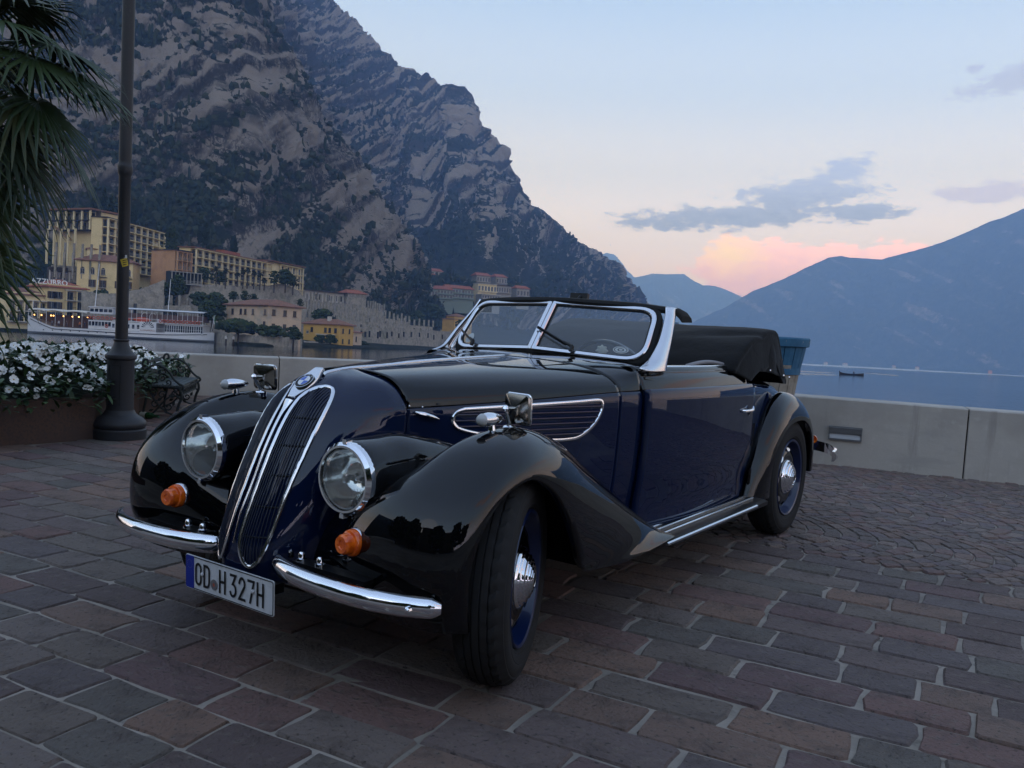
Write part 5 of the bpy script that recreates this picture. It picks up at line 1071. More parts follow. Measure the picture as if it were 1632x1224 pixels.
def far_palm(u, v, r, hpx, label, seed):
    p = at(u, v, r); h = hpx*r/FPX; t = thing('palm_tree', label, 'palm tree', p, 0, 'palms before the long hotel'); mb = MB(); mb.tube([(0, 0, -1), (.05, 0, h*.5), (0, 0, h*.86)], [.22, .16, .14], 6); mb.build('trunk', BARK, t); mb = MB(); rr_ = random.Random(seed)
    for k in range(34):
        a = rr_.uniform(0, 2*pi); e = rr_.uniform(-.9, 1.2); d = Vector((cos(a)*cos(e), sin(a)*cos(e), sin(e))); s = d.cross(Vector((0, 0, 1))).normalized(); c = Vector((0, 0, h*.86)); L2 = rr_.uniform(.9, 1.35); m_ = c+d*L2*.6; q = c+d*L2+Vector((0, 0, -.35)); mb.add([c, m_+s*.30, q, m_-s*.30], [(0, 1, 2, 3)])
    mb.build('crown', PLM, t)
for k, (u, v, hp, lab) in enumerate(((344, 452, 26, 'leftmost palm before the long hotel'), (359, 455, 26, 'second palm from the left before the long hotel'), (378, 452, 16, 'short palm between its taller neighbours before the long hotel'), (387, 455, 24, 'palm with a full crown left of centre before the long hotel'), (394, 455, 28, 'tallest palm in the middle before the long hotel'), (404, 456, 23, 'palm just right of the tallest palm before the long hotel'), (414, 457, 22, 'palm before the right bays of the long hotel'), (421, 458, 13, 'smallest palm at the right end of the palm row'))): far_palm(u, v, 284+.12*(u-344), hp, lab, k)
# trees round the houses behind the viewer; they break the skyline the bodywork mirrors
for k, (x, y, h, w, lab) in enumerate(((-11.5, -5.5, 8.5, 5, 'tall dark tree behind the viewer beside the planter house'), (-4.5, -11, 8, 6, 'wide dark tree behind the viewer between two houses'), (4.6, -12, 9, 5.5, 'dark tree behind the viewer right of the middle house'), (9, -10.5, 6.5, 5, 'lower dark tree behind the viewer at the right'), (-13.5, -1.5, 7, 4.5, 'dark tree behind the viewer far to the left'))):
    t = thing('broadleaf_tree', lab, 'tree', (x, y, 0), 0, None, True); cm = crown_mesh('tree', h-1.2, w, 300+k); c_ = link('crown', cm, t, (0, 0, 1.2)); mb = MB(); mb.tube([(0, 0, -.1), (.1, 0, h*.4), (0, .1, h*.7)], [.22, .16, .08], 8); mb.build('trunk', BARK, t)
# ---------------------------------------------------------------- the steamer
WHT = mat('ship_white', (.62, .62, .63), .5, var=[(.5, (.54, .54, .55), .5, .75)]); DKH = mat('ship_line', (.03, .03, .035), .5); BTM = mat('ship_grey', (.14, .15, .16), .6); AWN = mat('awning_cloth', (.60, .57, .52), .85); CAN = mat('canopy_grey', (.50, .52, .55), .7); RED = mat('lifering_red', (.42, .075, .03), .6); CRD = mat('orange_cover', (.50, .08, .03), .7)
B0, B1 = on_lake(40, 531.5), on_lake(341, 546.0); rA, rB = 262.0, 243.0
A = at(44, 530, rA); B = at(341, 545, rB); A.z = B.z = LAKE; dv = B-A; SL = dv.length
st = thing('steamer', 'white passenger steamer with a long grey canopy moored below the hotels', 'ship', (A.x, A.y, LAKE), atan2(dv.y, dv.x))
S = SL/52.0     # metres of a 52 m ship to local units
def sx(u): return (u-44)/(341-44)*SL
hull = []
for t_ in np.linspace(0, 1, 40):
    x = t_*SL; b = 3.4*min(1, (t_/.16)**.6 if t_ > 0 else 0, 1.05*((1-t_)/.10)**.5 if t_ < 1 else 0); b = max(b, .06)
    sheer = 2.15+2.6*max(0, (.17-t_)/.17)**1.1 + (1.05 if t_ < .095 else 0)*0 + .55*max(0, (t_-.72)/.28)**1.5 - .25*sin(pi*t_); ov = (1.2 if t_ > .97 else 0)
    hull.append([(x+.0, -b*.72, -.3), (x, -b*.96, .25), (x, -b, .6), (x, -b*1.0, sheer-.9), (x, -b*1.02, sheer), (x, b*1.02, sheer), (x, b, .6), (x, b*.72, -.3)])
hull = np.array(hull); mb = MB(); mb.grid(hull[:, :2], 1, flip=True); mb.grid(hull[:, 1:3], 1, flip=True); mb.grid(hull[:, 2:5], 0, flip=True); mb.grid(hull[:, 4:6], 2, flip=True); mb.grid(hull[:, 5:], 0, flip=True)
mb.build('hull', [WHT, BTM, mat('deck', (.20, .16, .12), .8)], st, True, 30)
mb = MB(); mb.tube([(p[3][0], p[3][1]-.06, p[3][2]+.35) for p in hull[1:-1]], .10, 5); mb.build('rubbing_strake', DKH, st, True)
mb = MB()
for k in range(9): mb.lathe([(.16, 0), (0, .01)], 8, 0, 'y', (sx(80+14*k), -3.47, 1.15)); mb.v[-16:] = [(p[0], 2*-3.47-p[1], p[2]) for p in mb.v[-16:]]
mb.build('porthole', DKH, st)
def deckhouse(x0, x1, z0, z1, y, nwin, nm='deckhouse', wz=(.35, .85), gap=.22):
    mb = MB(); mb.box(((x0+x1)/2, 0, (z0+z1)/2), (x1-x0, 2*y, z1-z0)); o = mb.build(nm, WHT, st); H_ = z1-z0
    key = ('shipwin', round((x1-x0)/nwin, 2), round(H_, 2))
    if key not in WCACHE: m2 = MB(); wv = (x1-x0)/nwin*(1-gap); m2.box((0, 0, 0), (wv, .06, H_*(wz[1]-wz[0]))); WCACHE[key] = m2.mesh('window', WIN, False)
    for k in range(nwin): link('window', WCACHE[key], o, (x0+(x1-x0)*(k+.5)/nwin, -y-.01, z0+H_*(wz[0]+wz[1])/2))
    return o
deckhouse(sx(148), sx(184), 2.0, 4.3, 2.9, 7); deckhouse(sx(148), sx(184), 6.0, 7.6, 2.3, 5, wz=(.3, .8)); mb = MB(); mb.box((sx(166), 0, 7.75), (sx(186)-sx(147), 5.2, .2)); mb.build('wheelhouse_roof', WHT, st)
deckhouse(sx(184), sx(254), 1.95, 4.2, 3.0, 9, wz=(.3, .75), gap=.5); deckhouse(sx(268), sx(328), 2.0, 4.4, 2.7, 17, wz=(.12, .82), gap=.30)
# paddle box with its fan of rays and the name board
mb = MB(); mb.box((sx(243), -3.25, 3.0), (sx(256)-sx(230), .5, 3.0)); pb = mb.build('paddle_box', WHT, st)
mb = MB(); c = Vector((sx(243), -3.52, 3.05))
for k in range(9):
    a = pi*(k+.5)/9; d = Vector((cos(a), 0, sin(a))); s = Vector((-sin(a), 0, cos(a))); mb.add([c+d*.55, c+d*1.5+s*.17, c+d*1.72, c+d*1.5-s*.17], [(0, 3, 2, 1)])
mb.build('paddle_rays', DKH, pb)
text_mesh('name_board', 'G.ZANARDELLI', .62, mat('name_gilt', (.35, .17, .10), .6), pb, frame_at(Vector((sx(243), -3.53, 2.35)), (1, 0, 0), (0, 0, 1)), .01, 1.0, .9)
# long canopy over the after deck, awning over the fore deck
g = np.array([[(sx(u), y, 7.55-.10*(u-200)/130+.35*(1-(y/3.1)**2)) for y in np.linspace(-3.1, 3.1, 7)] for u in np.linspace(198, 329, 14)]); mb = MB(); mb.grid(g, flip=False); cn = mb.build('canopy', CAN, st, True); thicken(cn, .15)
mb = MB(); 
for u in np.linspace(200, 328, 17):
    for y in (-3.0, 3.0): mb.tube([(sx(u), y, 4.3), (sx(u), y, 7.5)], .05, 5)
mb.tube([(sx(186), -3.05, 5.25), (sx(328), -3.05, 5.35)], .05, 5); mb.build('stanchion', WHT, st)
mb = MB(); mb.box((sx(264), 0, 5.9), (sx(327)-sx(200), 4.4, 1.5)); mb.build('saloon', mat('saloon_glass', (.10, .055, .045), .4), st)
mb = MB(); mb.box((sx(258), 0, 4.45), (sx(330)-sx(186), 6.3, .18)); mb.build('upper_deck', WHT, st)
for i, (ua, ub) in enumerate(((54, 80), (81, 108), (109, 146))):
    g = np.array([[(sx(u), y, 6.2+.30*sin(pi*(u-ua)/(ub-ua))-(.35 if abs(y) > 2.9 else 0)) for y in (-3.1, -2.8, -1, 1, 2.8, 3.1)] for u in np.linspace(ua, ub, 8)]); mb = MB(); mb.grid(g); aw = mb.build('awning', AWN, st, True); thicken(aw, .12)
mb = MB()
for u in (54, 68, 82, 96, 110, 124, 138): mb.tube([(sx(u), -2.9, 2.2), (sx(u), -2.9, 6.1)], .06, 5)
mb.build('awning_post', WHT, st)
for k, u in enumerate((58, 69, 84, 88, 104, 118, 128, 142)): mb = MB(); mb.lathe([(0, -.20), (.17, -.1), (.20, 0), (.12, .14), (0, .18)], 8, 0, 'z', (sx(u), -1.2, 4.9)); mb.build('lit_lamp', GLOW, st, True)
mb = MB(); mb.box((sx(100), 2.6, 3.6), (sx(146)-sx(62), .2, 3.2)); mb.build('deck_screen', mat('warm_wood', (.10, .05, .025), .8), st)
def torus(mb, c, R1, r1, n=14, m=6):
    G = np.array([[(c[0]+(R1+r1*cos(b))*cos(a), c[1]+r1*sin(b), c[2]+(R1+r1*cos(b))*sin(a)) for b in np.linspace(0, 2*pi, m, endpoint=False)] for a in np.linspace(0, 2*pi, n, endpoint=False)]); mb.grid(G, cu=True, cv=True)
for k, u in enumerate(list(range(150, 186, 7))+list(range(262, 328, 6))): mb = MB(); torus(mb, (sx(u), -3.2, 4.95), .36, .11); mb.build('lifering', RED, st, True)
mb = MB(); torus(mb, (sx(177), -3.0, 2.9), .36, .11); mb.build('lifering', RED, st, True)
for ua, ub in ((186, 214), (216, 246)): mb = MB(); P = cr1(np.array([(.05, 0), (.55, .0), (.7, 0), (.55, 0), (.05, 0)]), 12); x = np.linspace(sx(ua), sx(ub), 12); mb.tube([(a, -2.4, 5.0) for a in x], list(P[:, 0]), 8); mb.build('covered_boat', CRD, st, True)
mb = MB(); mb.tube([(sx(256), -2.4, 4.9), (sx(262), -2.4, 5.0)], .45, 8); mb.build('white_raft', WHT, st, True)
for u in (236, 249): mb = MB(); mb.tube([(sx(u)-.9, -2.6, 4.4), (sx(u)-.9, -2.6, 6.2), (sx(u)-.4, -2.6, 6.9), (sx(u)+.3, -2.6, 6.9), (sx(u)+.5, -2.6, 6.4)], .07, 5); mb.build('davit', WHT, st, True)
mb = MB(); mb.tube([(sx(213), 0, 4.4), (sx(213)+.05, 0, 9.2)], .42, 12); mb.build('funnel', DKH, st, True)
for u0, u1, zt in ((148, 155, 19.0), (265, 269, 16.0)): mb = MB(); mb.tube([(sx(u0), 0, 4), (sx(u1)-.1, 0, zt)], [.14, .07], 6); mb.build('mast', WHT, st, True)
mb = MB(); mb.tube([(sx(51), 0, 4.0), (sx(51)+.1, 0, 8.5)], .06, 5); mb.build('jackstaff', WHT, st); mb = MB(); mb.tube([(sx(336), 0, 3.0), (sx(341), 0, 7.2)], .07, 5); mb.build('ensign_staff', WHT, st)
mb = MB(); a = Vector((sx(341), 0, 7.1)); mb.grid(np.array([[(a.x-.1-.35*j*.3+.12*i, .1*sin(i*2+j), a.z-.55*i) for j in range(4)] for i in range(5)]), 0); fl = mb.build('ensign', mat('ensign_green', (.05, .16, .07), .8), st, True)
mb = MB(); mb.grid(np.array([[(a.x-.45-.3*j*.3+.12*i, .1*sin(i*2+j)+.03, a.z-.55*i) for j in range(3)] for i in range(5)]), 0); mb.build('ensign_white', WHT, fl, True)
mb = MB(); mb.tube([(sx(150), -3.1, 2.9), (sx(328), -3.1, 3.0)], .03, 4); mb.build('deck_rail', WHT, st)
# passengers under the awning
PP = [mat('person_'+n, c, .8) for n, c in (('navy', (.02, .025, .05)), ('grey', (.12, .12, .13)), ('orange', (.50, .14, .03)), ('white', (.45, .44, .42)), ('brown', (.09, .05, .03)))]; SKIN = mat('skin', (.36, .20, .14), .6); HAIR = mat('dark_hair', (.02, .014, .01), .7)
def person_mesh(pose, seed=0):
    """one continuous skinned body; feet at the origin, facing -y; 1.72 m tall"""
    import bmesh
    sit = pose == 'row'; hz = .92 if not sit else .28
    J = {'pelvis': (0, 0, hz), 'waist': (0, .0, hz+.18), 'chest': (0, -.02 if not sit else -.10, hz+.40), 'neck': (0, -.02 if not sit else -.14, hz+.58), 'head': (0, -.03 if not sit else -.18, hz+.70), 'crown': (0, -.02 if not sit else -.18, hz+.80)}
    R_ = {'pelvis': .15, 'waist': .125, 'chest': .15, 'neck': .055, 'head': .092, 'crown': .07}; E = [('pelvis', 'waist'), ('waist', 'chest'), ('chest', 'neck'), ('neck', 'head'), ('head', 'crown')]
    for s, n in ((-1, 'l'), (1, 'r')):
        if sit: leg = [('knee', (s*.12, -.42, .38), .07), ('ankle', (s*.12, -.62, .05), .045), ('toe', (s*.12, -.72, .06), .035)]; arm = [('sh', (s*.18, -.12, hz+.50), .06), ('el', (s*.24, -.34, hz+.32), .045), ('wr', (s*.16, -.56, hz+.34), .035), ('hand', (s*.14, -.64, hz+.34), .04)]
        else: leg = [('knee', (s*.10, -.01, .48), .065), ('ankle', (s*.10, .02, .08), .045), ('toe', (s*.11, -.12, .03), .035)]; arm = [('sh', (s*.18, 0, hz+.50), .06), ('el', (s*.23, .03, hz+.22), .045), ('wr', (s*.22, -.06, hz-.02), .034), ('hand', (s*.22, -.09, hz-.11), .038)]
        prev = 'pelvis'
        for k, p, rr_ in [('hip', (s*.10, 0 if not sit else -.05, hz-.03), .095)]+leg: J[n+k] = p; R_[n+k] = rr_; E.append((prev, n+k)); prev = n+k
        prev = 'chest'
        for k, p, rr_ in arm: J[n+k] = p; R_[n+k] = rr_; E.append((prev, n+k)); prev = n+k
    names = list(J); me = bpy.data.meshes.new('body'); me.from_pydata([J[n] for n in names], [(names.index(a), names.index(b)) for a, b in E], []); o = bpy.data.objects.new('tmp', me); COL.objects.link(o)
    sk = o.modifiers.new('s', 'SKIN'); sv = me.skin_vertices[0].data
    for i, n in enumerate(names): sv[i].radius = (R_[n], R_[n]*(.72 if n in ('pelvis', 'waist', 'chest') else 1)); sv[i].use_root = n == 'pelvis'
    ss = o.modifiers.new('u', 'SUBSURF'); ss.levels = 1; ss.render_levels = 1
    out_ = bpy.data.meshes.new_from_object(o.evaluated_get(bpy.context.evaluated_depsgraph_get())); bpy.data.objects.remove(o); out_.name = 'body'
    for p in out_.polygons: p.use_smooth = True
    return out_
PB = person_mesh('stand')
def person(loc, rz, top, leg_, label, parent_group=None, me=PB, hz=.92, skin_above=.56):
    t = thing('person', label, 'person', loc, rz, parent_group); m = me.copy(); m.materials.clear()
    for x in (top, leg_, SKIN, HAIR): m.materials.append(x)
    for p in m.polygons:
        c = p.center; p.material_index = 2 if c.z > hz+skin_above or (abs(c.x) > .17 and c.z < hz+.02 and c.z > hz-.2 and hz > .5) else (1 if c.z < hz+.02 else 0)
        if c.z > hz+.74 or (c.z > hz+.62 and c.y > .02): p.material_index = 3
    link('body', m, t); return t
Mst = Matrix.Translation(st.location) @ Matrix.Rotation(st.rotation_euler[2], 4, 'Z')
for k, (u, y, tp, lab) in enumerate(((72, -2.4, 0, 'passenger in navy at the fore rail of the steamer near its bow'), (90, -2.5, 1, 'passenger in grey under the second awning of the steamer'), (100, -2.3, 3, 'passenger in white under the awnings amidships of the fore deck'), (113, -2.5, 4, 'passenger in brown under the third awning of the steamer'), (134, -2.6, 2, 'passenger in bright orange before the steamer mast'), (141, -2.4, 0, 'passenger in dark clothes right of the one in orange'))):
    person(Mst @ Vector((sx(u), y, 2.05)), st.rotation_euler[2]+.2*k-.5, PP[tp], PP[0], lab, 'passengers on the steamer')
# blue sign board on the quay
p = at(212, 492, 271); t = thing('sign_board', 'small blue board with a white border behind the steamer funnel', 'sign', (p.x, p.y, p.z), .2)
mb = MB(); mb.box((0, 0, 0), (2.1, .12, 3.1)); mb.build('board', WHT, t); mb = MB(); mb.box((0, -.08, 0), (1.7, .06, 2.7)); mb.build('panel', mat('sign_blue', (.02, .10, .32), .5), t); mb = MB(); mb.box((0, .1, -4), (.2, .12, 8)); mb.build('post', RAILD, t)
# jetty posts by the pink villa
for k, (u, lab) in enumerate(((360, 'left mooring post with a pale cap by the stern of the steamer'), (372, 'right mooring post with a pale cap by the stern of the steamer'))):
    p = at(u, 545, 226); p.z = LAKE-1; t = thing('mooring_post', lab, 'mooring post', p, 0, 'mooring posts at the jetty'); mb = MB(); mb.tube([(0, 0, 0), (0, 0, 2.4)], .22, 8); mb.build('post', BARK, t); mb = MB(); mb.lathe([(.3, 2.3), (.3, 2.8), (.1, 3.1), (0, 3.1)], 10); mb.build('cap', WHT, t)
# ---------------------------------------------------------------- rowing boat
p = on_lake(1357, 598); WOOD = mat('boat_wood', (.016, .014, .013), .5)
bt_ = thing('rowing_boat', 'small dark rowing boat out on the blue water at the right', 'boat', (p.x, p.y, LAKE+.02), radians(-2))
mb = MB(); Lb = 7.0*p.xy.length/270; rows = []
for t_ in np.linspace(0, 1, 24):
    x = (t_-.5)*Lb; b = .85*max(.05, (1-(abs(2*t_-1))**2.6)); z = .42+.35*(abs(2*t_-1))**2.2; rows.append([(x, -b, z), (x, -b*.9, .15), (x, -b*.4, -.15), (x, b*.4, -.15), (x, b*.9, .15), (x, b, z), (x, b*.85, z-.02), (x, b*.35, .02), (x, -b*.35, .02), (x, -b*.85, z-.02)])
mb.grid(np.array(rows), cv=True); mb.poly(rows[0]); mb.poly(rows[-1][::-1]); mb.build('hull', WOOD, bt_, True, 40)
for x in (-2.0, .2, 2.0): mb = MB(); mb.box((x, 0, .28), (.28, 1.4, .05)); mb.build('thwart', WOOD, bt_)
mb = MB(); mb.tube([(-Lb/2+.1, 0, .6), (-Lb/2+.05, 0, 1.05), (-Lb/2-.1, 0, 1.1)], .12, 6); mb.box((-Lb/2+.3, 0, .6), (.4, .5, .5)); mb.build('outboard_motor', WOOD, bt_)
person((p.x+.45, p.y, LAKE+.24), pi/2, PP[0], PP[0], 'person in dark clothes sitting amidships in the rowing boat', None, person_mesh('row'), .28, .56)
# ================================================================== the car
NAVY = mat('navy_paint', (.0040, .0100, .038), .25, spec=.0, coat=1.0, coat_rough=.015)
BLACKP = mat('black_paint', (.0022, .0022, .003), .25, spec=.0, coat=1.0, coat_rough=.015)
CHROME = mat('chrome', (.86, .86, .88), .07, metal=1.0, bump=(9.0, .02, .004))
SATIN = mat('polished_trim', (.74, .74, .76), .16, metal=1.0)
BLACKM = mat('black_metal', (.006, .006, .007), .35, spec=.4)
DARK = mat('dark_void', (.002, .002, .002), .9, spec=.1)
RUBBER = mat('rubber', (.012, .012, .012), .75, spec=.3, bump=(120, .15, .002))
TREAD = mat('tyre_rubber', (.021, .020, .020), .8, spec=.25, bump=[(90, .25, .002)])
BLUERIM = mat('blue_rim', (.004, .013, .060), .3, coat=.5)
SLAT = mat('grille_slat_paint', (.020, .024, .040), .25, spec=.5)
CANVAS = mat('black_canvas', (.007, .007, .0075), .95, spec=.15, sheen=.1, bump=[(7, .25, .03), (260, .4, .001)])
LEATHER = mat('grey_leather', (.20, .19, .20), .5, bump=(60, .2, .003))
LEATHERD = mat('dark_leather', (.012, .011, .012), .5, bump=(60, .2, .003))
AMBER = mat('amber_lens', (.95, .17, .008), .12, spec=.6, coat=.5, var=[(40, (.7, .09, .004), .4, .6)])
WHITEP = mat('plate_white', (.62, .62, .62), .45, var=[(25, (.52, .52, .52), .45, .7)])
INK = mat('plate_ink', (.006, .006, .006), .5)
EUBLUE = mat('plate_blue', (.004, .02, .25), .5)
def glass_mat(name, tint, rough=.0, body=.10, bcol=(.5, .55, .6)):
    """thin pane: clear, mirror-like at grazing angles, a pale diffuse veil standing in for reflected light"""
    m = bpy.data.materials.new(name); m.use_nodes = True; nt = m.node_tree; N = nt.nodes; L = nt.links; N.clear()
    o = N.new('ShaderNodeOutputMaterial'); tr = N.new('ShaderNodeBsdfTransparent'); tr.inputs[0].default_value = (*tint, 1)
    gl = N.new('ShaderNodeBsdfGlossy'); gl.inputs['Roughness'].default_value = rough
    lw = N.new('ShaderNodeLayerWeight'); lw.inputs[0].default_value = .5; pw = N.new('ShaderNodeMath'); pw.operation = 'POWER'; L.new(lw.outputs['Facing'], pw.inputs[0]); pw.inputs[1].default_value = 5.0
    fr = N.new('ShaderNodeMath'); fr.operation = 'MULTIPLY_ADD'; L.new(pw.outputs[0], fr.inputs[0]); fr.inputs[1].default_value = .92; fr.inputs[2].default_value = .08
    a = N.new('ShaderNodeMixShader'); L.new(fr.outputs[0], a.inputs[0]); L.new(tr.outputs[0], a.inputs[1]); L.new(gl.outputs[0], a.inputs[2])
    df = N.new('ShaderNodeBsdfDiffuse'); df.inputs[0].default_value = (*bcol, 1)
    b = N.new('ShaderNodeMixShader'); b.inputs[0].default_value = body; L.new(a.outputs[0], b.inputs[1]); L.new(df.outputs[0], b.inputs[2])  # diffuse mix paints the veil of reflections into the pane
    L.new(b.outputs[0], o.inputs[0]); return m
PANE = glass_mat('windscreen_glass', (.86, .92, .95), body=.09)
LENS = glass_mat('lamp_lens', (.94, .96, .94), body=.10, bcol=(.75, .78, .78))  # bright diffuse share lightens the lens in place of mirrored sky
MIRROR = mat('mirror_glass', (.85, .86, .87), .02, metal=1.0)

CAR = thing('vintage_convertible', 'navy and black vintage convertible parked on the paving with its roof folded down', 'car', (-.533, 3.118, 0), radians(235.45), piazza=True)

def smooth_table(xs, ys, sig=.09):
    X = np.linspace(-4.4, .5, 981); Y = np.interp(X, xs, ys)
    # keep the slope past both ends
    e0 = (ys[1]-ys[0])/(xs[1]-xs[0]); e1 = (ys[-1]-ys[-2])/(xs[-1]-xs[-2])
    Y = np.where(X < xs[0], ys[0]+(X-xs[0])*e0, np.where(X > xs[-1], ys[-1]+(X-xs[-1])*e1, Y))
    k = np.exp(-.5*(np.arange(-60, 61)*.005/sig)**2); k /= k.sum(); Yp = np.convolve(np.pad(Y, 60, mode='edge'), k, 'valid')
    return lambda x: np.interp(x, X, Yp)
crease_z = smooth_table([-3.9, -3.5, -3.0, -2.5, -2.1, -1.0, -.87, -.4, .05], [.47, .66, .80, .862, .88, .885, .883, .855, .832])
wid = smooth_table([-3.9, -3.5, -3.0, -2.5, -2.1, -1.6, -1.35, -1.15, -1.0, -.87, -.7, -.5, -.3, -.1, .05], [.20, .40, .55, .635, .662, .668, .655, .636, .612, .585, .535, .47, .40, .33, .262], .13)
ztop = smooth_table([-3.95, -3.8, -3.5, -3.2, -3.0, -2.7, -2.2, -1.07, -.87, -.4, .05], [.36, .52, .70, .80, .845, .90, .935, 1.0, .986, .970, .945], .04)

NOSE = np.array([
    # bottom ................................................................ top
    [(.525, 0, .29), (.53, 0, .40), (.505, 0, .49), (.46, 0, .60), (.415, 0, .70), (.365, 0, .79), (.305, 0, .868), (.21, 0, .922), (.10, 0, .9445)],
    [(.518, .055, .29), (.522, .07, .40), (.495, .075, .49), (.45, .075, .60), (.403, .075, .70), (.353, .075, .79), (.292, .072, .866), (.20, .05, .921), (.095, 0, .9445)],
    [(.485, .105, .29), (.475, .122, .39), (.45, .130, .48), (.412, .133, .59), (.364, .136, .69), (.315, .139, .78), (.255, .133, .856), (.175, .09, .914), (.09, 0, .9445)],
    [(.40, .15, .29), (.39, .168, .39), (.37, .178, .49), (.335, .186, .60), (.292, .197, .70), (.245, .205, .78), (.198, .197, .85), (.148, .140, .912), (.083, 0, .945)],
    [(.25, .20, .29), (.24, .215, .39), (.225, .225, .49), (.20, .235, .60), (.17, .245, .70), (.145, .250, .78), (.125, .240, .848), (.105, .165, .915), (.072, 0, .9455)],
    [(.09, .23, .29), (.09, .24, .39), (.085, .248, .49), (.075, .256, .60), (.066, .262, .70), (.062, .265, .78), (.060, .256, .845), (.058, .175, .914), (.058, 0, .946)],
])
nose_grid = grid_pts(NOSE, 46, 60)
_nf = nose_grid[:30].reshape(-1, 3); _nf = _nf[_nf[:, 2] < .93]
def nose_x(y, z):
    """the front face of the nose: x at a point of the front view"""
    d = (_nf[:, 1]-abs(y))**2+(_nf[:, 2]-z)**2; i = np.argpartition(d, 6)[:6]; w = 1/(d[i]+1e-7)
    return float((_nf[i, 0]*w).sum()/w.sum())
def half(o_name, G, mats, parent=CAR, thick=.004, flip=False, mirrored=True, sharp=40, label=None):
    mb = MB(); mb.grid(G, flip=flip)
    if mirrored: mb.mirror_y()
    o = mb.build(o_name, mats, parent, True, sharp); weld(o, 2e-4)
    if label: o['label'] = label
    if thick: thicken(o, thick)
    return o
def sides(nm, G, m):
    for s in (1, -1):
        g = G.copy(); g[:, :, 1] *= s; mb = MB(); mb.grid(g, flip=(s < 0)); thicken(mb.build(nm, m, CAR, True, 40), .004)
body = half('body', nose_grid, NAVY, label='navy nose panel round the two tall grilles')

def side_section(x, front=False):
    w, zc, zt = float(wid(x)), float(crease_z(x)), float(ztop(x))
    lo = .285
    return [(x, w*float(np.interp(x, [-1.1, -.5], [.96, .90])), lo), (x, w*.955, lo+.2*(zc-lo)), (x, w*.985, lo+.45*(zc-lo)), (x, w*1.0, lo+.75*(zc-lo)), (x, w*1.0, zc-.03), (x, w*.986, zc-.0015)], \
           [(x, w*.985, zc), (x, w*.955, zc+(zt-zc)*.28), (x, w*.86, zc+(zt-zc)*.58), (x, w*.66, zc+(zt-zc)*.84), (x, w*.35, zc+(zt-zc)*.965), (x, 0, zt)]
# bonnet: an upper black lid and a blue side panel whose rear lower corner is round
xs = np.linspace(.054, -.8685, 9)
lo = np.array([side_section(x)[0] for x in xs]); up = np.array([side_section(x)[1] for x in xs])
half('bonnet_top', grid_pts(up, 60, 40), BLACKP, flip=False)
G = grid_pts(lo, 60, 30); sides('bonnet_side', G, NAVY)
# scuttle in front of the windscreen
s0u = np.array(side_section(-.872)[1]); s0l = np.array(side_section(-.872)[0])
s1l = np.array(side_section(-1.003)[0])
_w = float(wid(-1.003))*.985; s1u = np.array([(-1.003, _w, float(crease_z(-1.003))), (-1.01, _w-.012, .925), (-1.03, _w-.03, .962), (-1.17, .52, .984), (-1.115, .27, .999), (-1.085, 0, 1.006)])
mid = (s0u+s1u)/2; mid[:, 2] += .0; mid[0, 1] = float(wid(-.94))*.985; mid[0, 2] = float(crease_z(-.94)); mid[3] += (0.01, .01, .004)
half('scuttle_top', grid_pts(np.array([s0u, mid, s1u]), 12, 40), BLACKP)
sides('scuttle_side', grid_pts(np.array([side_section(x)[0] for x in (-.872, -.905, -.94, -.97, -1.003)]), 16, 30), NAVY)
